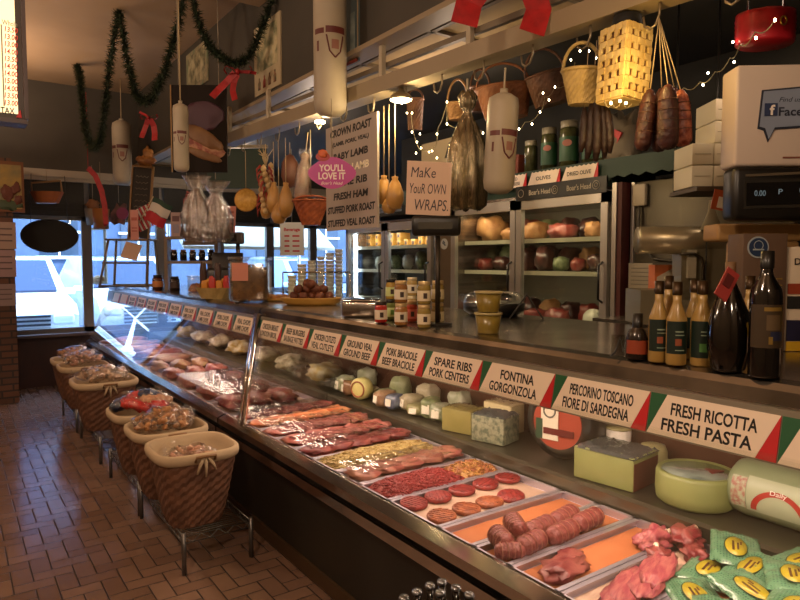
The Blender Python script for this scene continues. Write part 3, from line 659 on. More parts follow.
block(2.35, 2.71, .16, .20, .13, .25, mat('yellow cheese', '#857d42', .45, col2='#958c50', scale=4), filmw, 'yellow_cheese', 'dull yellow cheese block between the blue-veined block and the green packs')
block(2.53, 2.58, .12, .2, .16, .1, mat('cream cheese block', '#cdbf90', .5), filmw, 'cream_cheese', 'cream coloured cheese behind the blue-veined block')
mixc = [('#6c7850', '#a0a28a'), ('#5c6c40', '#8a9468'), ('#7c7c50', '#989468'), ('#948a66', '#a8a086'), ('#3c4660', '#727c88'), ('#8a6848', '#a08668'), ('#6e7a50', '#949a74'), ('#9c9476', '#847a50'), ('#6a442c', '#8a6a46'), ('#7a8058', '#a0a48a')]
rn = random.Random(5)
lbs = ['next to the dull yellow block', 'second left of the yellow block', 'third left of the yellow block', 'fourth left of the yellow block', 'in the middle of the shelf', 'left of the middle of the shelf', 'seventh from the yellow block', 'right of the round sliced provolone', 'left of the round sliced provolone', 'last on the shelf by the post']
for k in range(10):
    y = 2.95+k*.104+(0.12 if k > 6 else 0)
    a, b = mixc[k]; h = rn.uniform(.07, .13)
    t = T('cheese_pack', 'plastic-wrapped cheese piece '+lbs[k], 'cheese', (2.32+rn.uniform(0, .08), y, SZ), rn.uniform(-.3, .5), 'small wrapped cheeses')
    MB().blob((0, 0, h*.5), (.075, .055, h*.5), .12, 2, 200+k, pw=.6).obj('cheese', mat('packed cheese %d' % k, a, .35, col2=b, scale=18, coat=.5), t)
    MB().box((.0-.076, 0, h*.5), (.003, .05, h*.45), rot=(0, .1, 0)).obj('label', mat('pack label', '#e0dcc8', .5), t)
    if k % 3 == 0:
        t2 = T('cheese_pack', 'plastic-wrapped cheese at the back of the shelf, '+lbs[k], 'cheese', (2.52, y, SZ), .1, 'small wrapped cheeses')
        MB().blob((0, 0, .08), (.06, .07, .08), .12, 2, 230+k, pw=.6).obj('cheese', mat('packed cheese back %d' % k, b, .35, col2=a, scale=10), t2)
t = T('round_provolone', 'round provolone half with ringed cut face, right of the chrome post', 'cheese', (2.31, 3.745, SZ+.075), -PI/2+.4)
MB().lathe([(0, -.05), (.06, -.05), (.075, -.03), (.075, .03), (.06, .05), (0, .05)], n=30, M=Matrix.Rotation(PI/2, 4, 'X')).obj('cheese', mat('provolone', '#c9c27c', .4), t)
MB().tube([(.052*math.cos(a), -.052, .052*math.sin(a)) for a in [2*PI*q/24 for q in range(24)]], .006, 5, closed=True).obj('ring', mat('ring red', '#9a5a38', .4), t)

# ---- far case contents
cols = ['#8f2f3a', '#9c4a44', '#8f4a40', '#85262e', '#9c7a4c', '#9c7c5c', '#7d2a2c', '#945644', '#8a7256', '#944c42']
for k in range(10):
    y = 4.3+k*.46
    tray(y-.21, y+.21, 'wide tray of meat in the far case, %s from the chrome post' % ['first', 'second', 'third', 'fourth', 'fifth', 'sixth', 'seventh', 'eighth', 'ninth', 'tenth'][k], whitep)
    m = mat('far meat %d' % k, cols[k], .35, col2='#9c6a5c', scale=12, bump=.5, bscale=20, stretch=(1, 3, 1))
    for q in range(3 if k < 5 else 1):
        mb = MB().blob((0, 0, .045), (.085 if k < 5 else .26, .18, .045), .25, 2.2, 300+k*5+q)
        thing1('meat_cut', '%s cut of meat in the %s far tray' % (['front', 'middle', 'back'][q], ['first', 'second', 'third', 'fourth', 'fifth', 'sixth', 'seventh', 'eighth', 'ninth', 'tenth'][k]), 'meat', mb, m, (1.58+q*.19 if k < 5 else 1.78, y, TZ), 0, 'meat in the far case')
for k in range(7):
    mb = MB().blob((0, 0, .07), (.12, .16, .07), .3, 2, 400+k)
    thing1('wrapped_bundle', 'wrapped bundle on the far case shelf, %s from the chrome post' % ['first', 'second', 'third', 'fourth', 'fifth', 'sixth', 'seventh'][k], 'package', mb, mat('bundle %d' % (k % 3), ['#b99a4c', '#8f7a5c', '#9c8a7c'][k % 3], .35, col2='#d8cdb4', scale=12), (2.42, 4.5+k*.6, SZ), 0, 'bundles on the far shelf')
wrap(1.75, 4.7, .6, 1.0, .125, 7, 'clear plastic wrap over meat in the far case, by the chrome post')
# ================================================================ BASKETS ON WIRE RACKS
rackm = mat('grey wire', '#6d6a68', .35, .8)
def rack(y0, y1, label, x0=.93, x1=1.29, z=.2):
    cx, cy = (x0+x1)/2, (y0+y1)/2; t = T('wire_rack', label, 'wire rack', (cx, cy, 0), 0, 'wire racks in front of the far case')
    a, b = (x1-x0)/2, (y1-y0)/2
    for sx in (-1, 1):
        for sy in (-1, 1): MB().cyl((sx*a, sy*b, 0), (sx*a, sy*b, z+.02), .012, 10).obj('leg', rackm, t)
    mb = MB()
    for zz in (z, z-.035): mb.tube([(-a, -b, zz), (a, -b, zz), (a, b, zz), (-a, b, zz)], .0045, 6, closed=True)
    for sgn, fixed in ((-1, a), (1, a)):
        n = int(2*b/.045)
        mb.tube([(sgn*fixed, -b+2*b*i/n, z-.035*(i % 2)) for i in range(n+1)], .003, 5)
    for sgn in (-1, 1):
        n = 8; mb.tube([(-a+2*a*i/n, sgn*b, z-.035*(i % 2)) for i in range(n+1)], .003, 5)
    for i in range(1, 34): mb.tube([(-a, -b+2*b*i/34, z), (a, -b+2*b*i/34, z)], .002, 4)
    mb.obj('wire_shelf', rackm, t); return t
rack(3.24, 4.13, 'wire rack under the two nearest bread baskets'); rack(4.18, 5.06, 'wire rack under the basket of red and blue bags'); rack(5.45, 6.36, 'wire rack, third from the camera'); rack(6.6, 7.48, 'wire rack nearest the shop window')
wick = mat('brown wicker', '#74503c', .6, col2='#5e4030', scale=14)
wick_l = mat('straw wicker', '#b39a64', .6, col2='#a08850', scale=14)
linerm = mat('cream cloth liner', '#b8a284', .8, bump=.3, bscale=15)
def bread_basket(x, y, sc, label, z=.205, rz=0., liner=linerm):
    t = T('wicker_basket', label, 'basket', (x, y, z), rz, 'lined wicker baskets on the racks')
    pr = [(.135+(.215-.135)*(i/16)**.8, .385*i/16) for i in range(17)]
    MB().lathe([(p[0]*sc, p[1]) for p in pr]+[((pr[16-i][0]-.012)*sc, pr[16-i][1]) for i in range(14)]+[(0, .02)], n=72, sq=.45, weave=.0028, smooth=False).obj('body', wick, t)
    MB().lathe([(.214*sc, .355), (.225*sc, .365), (.229*sc, .385), (.226*sc, .405), (.215*sc, .412), (.202*sc, .405), (.196*sc, .37), (.17*sc, .26), (.0, .24)], n=48, sq=.45, caps=False).obj('cloth_liner', liner, t)
    rim = lambda a: (.232*sc*math.cos(a)*((abs(math.cos(a))**3.8+abs(math.sin(a))**3.8)**(-1/3.8)), .232*sc*math.sin(a)*((abs(math.cos(a))**3.8+abs(math.sin(a))**3.8)**(-1/3.8)))
    # handle on the near side, cloth tie hanging under it
    MB().tube([(-.05, -.232*sc, .375), (-.05, -.25*sc, .40), (.05, -.25*sc, .40), (.05, -.232*sc, .375)], .008, 6).obj('handle', mat('basket handle', '#7d5a34', .5), t)
    mb = MB()
    for dx, l in ((-.03, .08), (.0, .10), (.035, .07)): mb.tube([(dx*.3, -.235*sc, .39), (dx, -.245*sc, .36), (dx*1.5, -.24*sc, .39-l)], [.006, .009, .005], 6)
    mb.obj('cloth_tie', linerm, t)
    return t
def bag_pile(x, y, z, w, n, kinds, label, name, cat, group, seed, flat=.9):
    rn = random.Random(seed)
    for k in range(n):
        a = k*2.4; r = w*.75*math.sqrt((k+.3)/n)
        bx, by = x+r*math.cos(a), y+r*math.sin(a); bz = z+flat*.075*(1-r/w)
        if name == 'snack_packet': label = ['dark blue shiny packet in the third basket', 'red shiny packet in the third basket', 'bag of pale biscuits in the third basket'][k % 3]
        t = T(name, label, cat, (bx, by, bz), rn.uniform(0, 3), group, rx=rn.uniform(-.25, .25), ry=rn.uniform(-.25, .25))
        m = kinds[k % len(kinds)]
        mb = MB()
        for q in range(9): mb.blob((rn.uniform(-.055, .055), rn.uniform(-.038, .038), .015+rn.uniform(0, .045)), (.024, .018, .012), .25, 3, seed+k*7+q, rot=(rn.uniform(-1, 1), rn.uniform(-1, 1), rn.uniform(0, 3)), nu=8, nv=5)
        mb.obj('contents', m, t)
        if name == 'snack_packet': MB().blob((0, 0, .03), (.08, .056, .036), .2, 3, seed+k, nu=18, nv=10, pw=.8).obj('packet', m, t)
        b_ = MB().blob((0, 0, .032), (.085, .062, .042), .22, 3.4, seed+k*3, nu=18, nv=10).obj('bag', filmw, t)
        MB().lathe([(.012, 0), (.008, .012), (.03, .045), (.034, .05)], (.0, .0, 0), n=12, M=Matrix.Translation((.08, 0, .035)) @ Matrix.Rotation(1.1, 4, 'Y'), caps=False).obj('gathered_top', filmw, t)
cook = mat('biscuits', '#c48c54', .6, col2='#a06c3c', scale=40, bump=.6, bscale=50)
cookp = mat('pale biscuits', '#c99c74', .6, col2='#b57f5c', scale=40, bump=.6, bscale=50)
pink2 = mat('pinkish biscuits', '#b8806a', .6, col2='#d0a88c', scale=40, bump=.5)
bluem = mat('dark blue packet', '#1c2a4a', .35, col2='#22345c', scale=10); redpk = mat('red packet', '#b5201e', .35, col2='#d0443a', scale=20)
bread_basket(1.045, 3.455, .98, 'lined basket nearest the camera, less than half full'); bag_pile(1.045, 3.455, .205+.27, .15, 7, [pink2, cookp], 'small bag of pinkish biscuits in the nearest basket', 'biscuit_bag', 'bag', 'biscuit bags in the nearest basket', 11)
bread_basket(1.045, 3.96, .98, 'lined basket heaped with golden biscuit bags, second from the camera'); bag_pile(1.045, 3.97, .205+.375, .2, 13, [cook], 'bag of golden biscuits in the second basket', 'biscuit_bag', 'bag', 'golden biscuit bags in the second basket', 12, 1.1)
bread_basket(1.045, 4.50, .98, 'lined basket holding red and dark blue packets, third from the camera'); bag_pile(1.045, 4.50, .205+.385, .19, 11, [bluem, redpk, cookp], 'shiny red or dark blue packet in the third basket', 'snack_packet', 'packet', 'red and blue packets in the third basket', 13, 1.2)
bread_basket(1.04, 5.85, 1.12, 'lined basket of pale bags with a cloth bow hanging over its rim'); bag_pile(1.04, 5.85, .205+.385, .21, 12, [mat('pale rolls', '#cdb094', .6, col2='#b99372', scale=30)], 'pale cellophane bag in the basket with the hanging bow', 'bread_bag', 'bag', 'pale bags in the bow basket', 14, 1.)
bread_basket(1.03, 6.81, .98, 'small lined basket, second from the shop window'); bag_pile(1.03, 6.85, .205+.385, .19, 9, [cookp, pink2], 'bag of rolls in the small basket second from the window', 'bread_bag', 'bag', 'bags in the small basket', 15, 1.2)
bread_basket(1.03, 7.29, .98, 'lined basket nearest the shop window'); bag_pile(1.03, 7.28, .205+.385, .19, 9, [cook, pink2], 'bag of biscuits in the basket nearest the window', 'biscuit_bag', 'bag', 'bags in the window basket', 16, 1.2)

# small bottles in a crate by the near case, only their necks in view
t = T('bottle_crate', 'dark crate stand holding small capped bottles, below the bottom edge', 'crate', (1.12, 1.19, 0))
for sx in (-1, 1):
    for sy in (-1, 1): MB().box((sx*.15, sy*.15, .21), (.02, .02, .42)).obj('leg', matteblack, t)
MB().box((0, 0, .43), (.34, .34, .02)).box((0, -.165, .48), (.34, .01, .1)).box((0, .165, .48), (.34, .01, .1)).box((-.165, 0, .48), (.01, .34, .1)).box((.165, 0, .48), (.01, .34, .1)).obj('tray', matteblack, t)
dk = mat('dark bottle glass', '#100c08', .08, coat=.5)
for k, (px, py) in enumerate(((404, 596), (417, 590), (430, 584), (442, 580), (440, 591), (456, 586), (469, 593))):
    p = at(px, py, Z=.715+.006*(k % 3)); 
    t = T('small_bottle', 'small dark bottle with a crimped silver cap at the bottom edge', 'bottle', (p.x, p.y, .441), 0, 'capped bottles at the bottom edge')
    hh = p.z-.441
    MB().lathe([(0, 0), (.026, .002), (.028, .01), (.028, hh*.55), (.012, hh*.75), (.010, hh-.008), (0, hh-.008)], n=18).obj('bottle', dk, t)
    MB().lathe([(.0145, hh-.010), (.0150, hh-.006), (.0128, hh), (0, hh+.001)], n=21).obj('cap', mat('bottle cap', '#8b8f94', .25, .9), t)

# ================================================================ ON THE COUNTER (top z = 1.30)
CZ = 1.301
def on(px, py): return at(px, py, Z=CZ)
def jar(px, py, col, lidc, labc, label, z=0, grp='sauce jars stacked on the counter', r=.031, h=.105, p=None):
    p = p or on(px, py); t = T('sauce_jar', label, 'jar', (p.x, p.y, CZ+z), -PSI, grp)
    MB().lathe([(0, 0), (r*.9, .001), (r, .008), (r, h*.72), (r*.92, h*.8), (r*.82, h*.84), (r*.82, h*.86), (0, h*.86)], n=24).obj('glass_body', mat('jar '+col, col, .12, col2=None, coat=.6), t)
    MB().lathe([(r*.88, h*.84), (r*.9, h*.86), (r*.9, h*.985), (r*.84, h), (0, h)], n=24).obj('lid', mat('jar lid '+lidc, lidc, .35, .4), t)
    MB().lathe([(r*1.012, h*.16), (r*1.015, h*.165), (r*1.015, h*.60), (r*1.012, h*.605)], n=24, caps=False).obj('label', mat('jar label '+labc, labc, .5), t)
    e = MB(); A = -PI/2+.15
    vs = [((r*1.03)*math.cos(A+da), (r*1.03)*math.sin(A+da), zz) for zz in (h*.26, h*.5) for da in (-.28, -.14, 0, .14, .28)]
    e.add(vs, [(i, i+1, i+6, i+5) for i in range(4)], smooth=True)
    e.obj('label_mark', mat('jar mark '+col, '#3b2a20' if labc != '#b9c98a' else '#4f7a2c', .5), t)
    return p
A_ = jar(381, 322.5, '#a8241e', '#2a1d14', '#dccfb8', 'red sauce jar, leftmost of the bottom row')
B_ = jar(391.5, 319.5, '#5c6a2a', '#1c1712', '#b9c98a', 'green-labelled jar in the bottom row, next to the leftmost')
C_ = jar(401, 325, '#9a6a34', '#c2a878', '#dccfb8', 'tan relish jar third in the bottom row')
D_ = jar(411.5, 321.5, '#a83a24', '#a88a5c', '#cf6a58', 'red-labelled jar fourth in the bottom row')
E_ = jar(424, 327.5, '#8f7a3c', '#c2a878', '#e0d2b4', 'olive jar with square cream label in the bottom row')
F_ = jar(437.5, 324.5, '#7d6a3a', '#c2a878', '#bdb08c', 'dull olive jar, rightmost of the bottom row')
for (b, col, lid, lab, lb) in ((B_, '#a88a3c', '#1c1712', '#c2cf8a', 'black-lidded yellow jar on the upper row, leftmost'), (C_, '#8f6234', '#c2a878', '#dccfb8', 'tan jar on the upper row, second from left'), (E_, '#8f7a3c', '#c2a878', '#e0d2b4', 'olive jar on the upper row, above the square cream label'), (F_, '#85703c', '#c2a878', '#bdb08c', 'dull olive jar, rightmost of the upper row')):
    jar(0, 0, col, lid, lab, lb, .106, p=b)
p = on(412, 314); jar(0, 0, '#b59a5c', '#cfc4a4', '#e0d8c4', 'pale jar half hidden behind the stacked jars', p=p); jar(0, 0, '#b59a5c', '#cfc4a4', '#e0d8c4', 'pale jar on top of the half hidden one', .106, p=p)
# tubs of soup
p = on(488, 333)
for k in range(2):
    t = T('soup_tub', 'clear tub of yellow soup, %s of the two' % ['lower', 'upper'][k], 'tub', (p.x, p.y, CZ+k*.089), 0, 'stacked soup tubs')
    MB().lathe([(0, 0), (.042, .0), (.044, .004), (.055, .078), (0, .078)], n=30).obj('tub', mat('yellow soup', '#85722f', .3, col2='#7a6626', scale=20, coat=.4), t)
    MB().lathe([(0, .078), (.058, .078), (.060, .081), (.060, .087), (.055, .088), (0, .086)], n=30).obj('lid', mat('tub lid', '#a89c6c', .3), t)
# black tray with domed lid behind
p = on(482, 318); t = T('catering_platter', 'black catering platter with a clear domed lid behind the soup tubs', 'platter', (p.x+.18, p.y+.1, CZ), -PSI)
MB().lathe([(0, 0), (.13, 0), (.17, .03), (.172, .07), (.165, .075), (.12, .06), (0, .06)], n=36).obj('base', black, t)
MB().lathe([(.168, .075), (.16, .11), (.13, .13), (0, .135)], n=36, caps=False).obj('dome', tubp, t)
p = on(510, 320); t = T('tent_card', 'dark folded card standing behind the soup tubs', 'card', (p.x+.12, p.y, CZ), -PSI-.2)
MB().prism([(-.09, 0), (-.085, 0), (.005, .13), (0, .132)], -.05, .05).prism([(.09, 0), (.085, 0), (-.005, .13), (0, .132)], -.05, .05).obj('card', matteblack, t)
# steel pan right of the yellow tray
p = on(360, 317); t = T('steel_pan', 'shallow steel pan beside the jars', 'pan', (p.x+.06, p.y+.08, CZ), -PSI)
MB().box((0, 0, .045), (.20, .26, .09), bev=.015).obj('pan', steel, t); MB().box((0, 0, .092), (.22, .28, .006), bev=.003).obj('rim', chrome, t)
# oval tray of browned balls
p = on(315, 305); t = T('oval_tray', 'yellow oval serving tray on the counter', 'tray', (p.x, p.y+.05, CZ), -PSI)
MB().lathe([(0, 0), (.17, 0), (.20, .02), (.215, .045), (.22, .05), (.21, .052), (.195, .03), (0, .022)], n=44, sy=.6).obj('tray', mat('yellow tray', '#b58a3e', .4), t)
tp = Vector((p.x, p.y+.05, CZ)); R_ = Matrix.Rotation(-PSI, 4, 'Z')
brownb = mat('browned crust', '#4f2414', .55, col2='#6b3820', scale=25, bump=.6)
rn = random.Random(3)
ball = [(-.12, 0, 0), (-.06, .03, 0), (-.05, -.04, 0), (.0, .0, 0), (.05, .04, 0), (.06, -.03, 0), (.12, .0, 0), (-.09, .0, .05), (-.03, .0, .05), (.03, .0, .05), (.08, .01, .05), (-.03, .01, .09), (.0, -.02, .085)]
for k, (x, y, z) in enumerate(ball):
    q = R_ @ Vector((x, y, 0)); thing1('rice_ball', 'browned crusty ball on the yellow oval tray', 'rice ball', MB().blob((0, 0, 0), (.036, .034, .033), .12, 3, 500+k, nu=14, nv=9), brownb, (tp.x+q.x, tp.y+q.y, CZ+.058+z), k, 'browned balls on the oval tray')
# second low tray left of it
p = on(282, 301); t = T('low_tray', 'low tray of pastries between the nut jar and the oval tray', 'tray', (p.x, p.y+.05, CZ), -PSI)
MB().lathe([(0, 0), (.13, 0), (.16, .02), (.155, .022), (0, .01)], n=32, sy=.6).obj('tray', mat('yellow tray', '#b58a3e', .4), t)
for k in range(5):
    q = R_ @ Vector((-.09+k*.045, .01*(-1)**k, 0)); thing1('pastry', 'small golden pastry on the low tray', 'pastry', MB().blob((0, 0, 0), (.035, .028, .02), .15, 3, 520+k, nu=12, nv=8), cook, (p.x+q.x, p.y+.05+q.y, CZ+.03), k, 'pastries on the low tray')
# big clear jar of nuts
p = on(251, 302); t = T('nut_jar', 'big clear square jar of brown nuts with a pink label', 'jar', (p.x+.02, p.y+.05, CZ), -PSI)
dj = depth(p)/F; wj = 38*dj; hj = 42*dj
MB().box((0, 0, hj/2), (wj, wj*.8, hj), bev=.03).obj('container', tubp, t)
mb = MB(); rn = random.Random(9)
for k in range(330):
    mb.blob((rn.uniform(-.44, .44)*wj, rn.uniform(-.35, .35)*wj, .012+rn.uniform(0, .84)*hj), (.014, .010, .009), .1, 2, k, rot=(rn.uniform(0, 3), 0, rn.uniform(0, 3)), nu=7, nv=5)
mb.box((0, 0, hj*.43), (wj*.84, wj*.62, hj*.80), bev=.02)
o = mb.obj('nuts', mat('nuts', '#6b4a2c', .6, col2='#8a6238', scale=20), t); o['kind'] = 'stuff'
MB().box((0, 0, hj+.012), (wj*1.02, wj*.82, .024), bev=.01).obj('lid', tubp, t)
MB().box((-wj*.18, -wj*.41, hj*.72), (wj*.42, .004, hj*.42)).obj('label', mat('pink label', '#c98472', .6), t)
# basket of pasta bags
p = on(218, 299); dj = depth(p)/F
t = T('pasta_basket', 'display basket of packaged sausages and yellow pasta left of the nut jar', 'basket', (p.x+.02, p.y+.12, CZ), -PSI)
MB().lathe([(.10, 0), (.14, .09), (.135, .09), (.095, .01), (0, .01)], n=36, sq=.5, weave=.003, smooth=False).obj('basket', wick_l, t)
for k in range(8):
    c_ = ['#3d2418', '#c9862e', '#d09a34', '#b8322a'][k % 4]
    q = R_ @ Vector((-.11+.03*k, .02*(-1)**k+(.03 if k % 4 == 0 else 0), 0))
    o = T('pasta_packet', ['tall dark packet in the basket left of the nut jar', 'yellow pasta packet in the basket left of the nut jar', 'golden pasta packet in the basket left of the nut jar', 'red packet in the basket left of the nut jar'][k % 4], 'packet', (p.x+.02+q.x, p.y+.12+q.y, CZ+.03), -PSI+rn.uniform(-.4, .4), 'packets in the pasta basket')
    hh = [.26, .12, .13, .15][k % 4]
    MB().blob((0, 0, hh/2), (.028, .02, hh/2), .12, 2.5, 540+k, pw=.6).obj('packet', mat('packet '+c_, c_, .4, col2=None, bump=.5, bscale=30), o)
t = T('pasta_card', 'dark brown card standing behind the pasta basket', 'card', on(219, 290), -PSI); MB().box((0, 0, .16), (.24, .01, .32)).obj('card', mat('brown card', '#4a2f22', .6), t)
# deli jars further on
for k, (px, py, c_, w_, h_, lb) in enumerate(((153, 290, '#4a2416', .11, .16, 'dark jar with orange label, leftmost of the far deli jars'), (170, 291, '#241712', .10, .15, 'black-brown jar in the middle of the far deli jars'), (192, 292, '#a8703a', .16, .15, 'wide clear tub of orange pieces beside the far deli jars'))):
    p = on(px, py); t = T('deli_jar', lb, 'jar', (p.x+.05, p.y, CZ), -PSI, 'deli jars on the far counter')
    if k < 2:
        MB().lathe([(0, 0), (w_*.5, 0), (w_*.5, h_*.75), (w_*.38, h_*.85), (0, h_*.85)], n=22).obj('jar', mat('jar body '+c_, c_, .15, coat=.5), t); MB().lathe([(w_*.4, h_*.84), (w_*.4, h_), (0, h_)], n=22).obj('lid', black, t)
        MB().lathe([(w_*.505, h_*.2), (w_*.505, h_*.6)], n=22, caps=False).obj('label', mat('jar tag %d' % k, ['#c07a3c', '#3d2c22'][k], .5), t)
    else:
        MB().box((0, 0, h_/2), (w_, w_*.8, h_), bev=.02).obj('tub', tubp, t); mb = MB().heap(w_*.9, w_*.7, h_*.5, .01, 25, 3, c=(0, 0, .006)); mb.obj('contents', mat('orange pieces', '#b86a2c', .5, col2='#8a4a20', scale=25), t)
        MB().box((0, 0, h_+.006), (w_*1.05, w_*.85, .014), bev=.006).obj('lid', tubp, t)
# small stand of shelves over those jars
p = on(180, 291); dj = depth(p)/F
t = T('counter_shelf', 'small brown shelf unit over the far deli jars', 'shelf', (p.x+.2, p.y+.2, CZ), -PSI)
ww = 52*dj; hh = 55*dj; sm = mat('shelf brown', '#77644e', .5)
for sx in (-1, 1): MB().box((sx*ww/2, 0, hh/2), (.035, .12, hh)).obj('side', sm, t)
for z in (.52, .98): MB().box((0, 0, hh*z), (ww, .14, .03)).obj('shelf', sm, t)
for k in range(5):
    o = T('small_jar', 'small dark jar on the brown shelf unit over the far counter', 'jar', Vector((p.x+.2, p.y+.2, CZ+hh*.52+.016))+(R_ @ Vector((-.2+.1*k, 0, 0))), 0, 'small dark jars')
    MB().lathe([(0, 0), (.036, 0), (.036, .09), (.026, .1), (0, .1)], n=14).obj('jar', dk, o); MB().lathe([(.028, .1), (.028, .12), (0, .12)], n=14).obj('lid', mat('jar lid brown', '#6a4a2c', .4), o)
# glass fronted display frame nearest the window
p = on(125, 287); dj = depth(p)/F
t = T('glass_display_box', 'slanted glass display box with a metal frame on the far counter', 'display box', (p.x, p.y+.1, CZ), -PSI)
a, h = 24*dj, 48*dj; wf = mat('frame grey brown', '#7d6e5c', .4, .3)
mb = MB()
for sx in (-1, 1): mb.tube([(sx*a, 0, 0), (sx*a*.85, .18, h), (sx*a*.85, .4, h), (sx*a, .4, 0), (sx*a, 0, 0)], .018, 4)
for q in ((0, .01), (.09, h*.5), (.18, h), (.4, h), (.4, .01)): mb.tube([(-a, q[0], q[1]), (a, q[0], q[1])], .012, 4)
mb.obj('frame', wf, t)
MB().add([(-a, 0, .01), (a, 0, .01), (a*.85, .18, h), (-a*.85, .18, h), (-a, .006, .01), (a, .006, .01), (a*.85, .186, h), (-a*.85, .186, h)], [(0, 1, 2, 3), (7, 6, 5, 4)]).obj('glass', glass, t)
MB().box((a*.25, .09, h*.75), (a*.7, .006, h*.36), rot=(-.3, .25, 0)).obj('paper_note', mat('note paper', '#c9a890', .6), t)
# upright wooden frame at far end of counter
p = on(96, 284); t = T('picture_frame_stand', 'pale upright wooden frame at the window end of the counter', 'frame', (p.x, p.y+.05, CZ), -PSI); dj = depth(p)/F
mb = MB(); a, h = 11*dj, 55*dj
for sx in (-1, 1): mb.box((sx*a, 0, h/2), (.03, .03, h))
for z in (.015, h): mb.box((0, 0, z), (2*a, .03, .03))
mb.obj('frame', mat('pale wood', '#a08a6c', .5), t); MB().box((0, 0, h/2), (2*a, .005, h)).obj('glass', glass, t)
MB().blob((0, .1, .05), (.1, .08, .06), .2, 3, 8).obj('bread', cook, t)

# ---- small flags and cards
def card_thing(px, py, w_, h_, m, name, label, cat, d, rz=None, tilt=0., group=None, z0=None):
    """card whose centre is seen at px, py; w_ and h_ in pixels"""
    p = at(px, py, d=d); s_ = d/F; t = T(name, label, cat, p, -PSI if rz is None else rz, group, ry=tilt)
    MB().box((0, 0, 0), (w_*s_, .006, h_*s_)).obj('card', m, t); return t, w_*s_, h_*s_
def printed(t, name, m, w_, h_, parts):
    for (n_, mm, cx, cz, ww, hh) in parts: MB().box((cx*w_, -.005, cz*h_), (ww*w_, .004, hh*h_)).obj(n_, mm, t)
dfl = depth(on(150, 289))
pst = mat('pink postcard', '#c98a80', .6)
# the flags hang from sticks fixed in the shelf unit
t = T('italian_flag', 'small green, white and red flag on a stick', 'flag', at(158, 213, d=dfl), -PSI, None, ry=.45); s_ = dfl/F
for k, (nm, c_) in enumerate((('green_stripe', '#1c3a26'), ('white_stripe', '#c9c0b4'), ('red_stripe', '#b01f28'))):
    mb = MB(); zz = [10, 3.2, -7][k]*s_; h_ = [5, 9, 10][k]*s_; vs = []
    for yy in (0, .008):
        for i in range(9):
            for q in (0, 1): vs.append(((-10+20*i/8)*s_, yy+.02*math.sin(i*.9), zz+(q-.5)*h_+(.6*s_)*math.sin(i*.7)))
    mb.add(vs, [(2*i, 2*i+2, 2*i+3, 2*i+1) for i in range(8)]+[(18+2*i, 18+2*i+1, 18+2*i+3, 18+2*i+2) for i in range(8)], smooth=True); mb.obj(nm, mat('flag '+c_, c_, .6), t)
MB().cyl((-11*s_, 0, 13*s_), (-14*s_, 0, -30*s_), .006, 8).obj('stick', twine, t)
t = T('striped_flag', 'small red and white striped flag leaning left of the Italian flag', 'flag', at(144, 218, d=dfl+.05), -PSI, None, ry=-.45)
for k in range(9): MB().box(((-9+2.3*k)*s_, 0, 0), (1.6*s_, .006, 22*s_)).obj('red_stripe' if k % 2 == 0 else 'white_stripe', mat('flag #b01f28', '#b01f28', .6) if k % 2 == 0 else mat('flag #c9c0b4', '#c9c0b4', .6), t)
MB().cyl((11*s_, .01, 12*s_), (13*s_, .01, -24*s_), .006, 8).obj('stick', twine, t)
t, a, b = card_thing(134.5, 225, 8, 30, pst, 'postcard', 'narrow pink card left of the striped flag', 'card', dfl-.05); printed(t, '', None, a, b, [('print_block', mat('card print', '#a8564c', .6), 0, .2, .7, .1), ('print_block', mat('card print', '#a8564c', .6), 0, -.1, .7, .04), ('print_block', mat('card print', '#a8564c', .6), 0, -.2, .7, .04)])
t, a, b = card_thing(176, 225, 10, 25, mat('grey pink card', '#a88e8a', .6), 'postcard', 'narrow card right of the Italian flag', 'card', dfl-.05); printed(t, '', None, a, b, [('print_block', mat('card print dark', '#6a4a4c', .6), 0, .25, .7, .22), ('print_block', mat('card print grey', '#8d8290', .6), 0, -.15, .6, .35)])
# scale display on a pole with a pink card
p = on(236, 292); dsc = depth(p)
t = T('scale_display', 'grey scale display on a thin pole in front of the window', 'scale display', (p.x+.05, p.y+.06, CZ), -PSI); s_ = dsc/F
MB().cyl((0, 0, 0), (0, 0, 48*s_), 2.1*s_, 12).obj('pole', steel, t); MB().box((-4*s_, 0, 54*s_), (20*s_, .09, 12*s_), bev=.02).obj('housing', mat('grey housing', '#4a413a', .4), t)
MB().box((-6*s_, -.048, 54*s_), (12*s_, .004, 7*s_)).obj('screen', mat('grey screen', '#2a2522', .2), t)
t, a, b = card_thing(229, 221, 13, 30, mat('salmon card', '#c9806c', .6), 'price_note', 'salmon coloured note standing on the grey scale display', 'note', dsc, tilt=.06)
printed(t, '', None, a, b, [('print_line', mat('note ink', '#8a3c34', .6), 0, .3-.13*k, .7, .05) for k in range(5)])

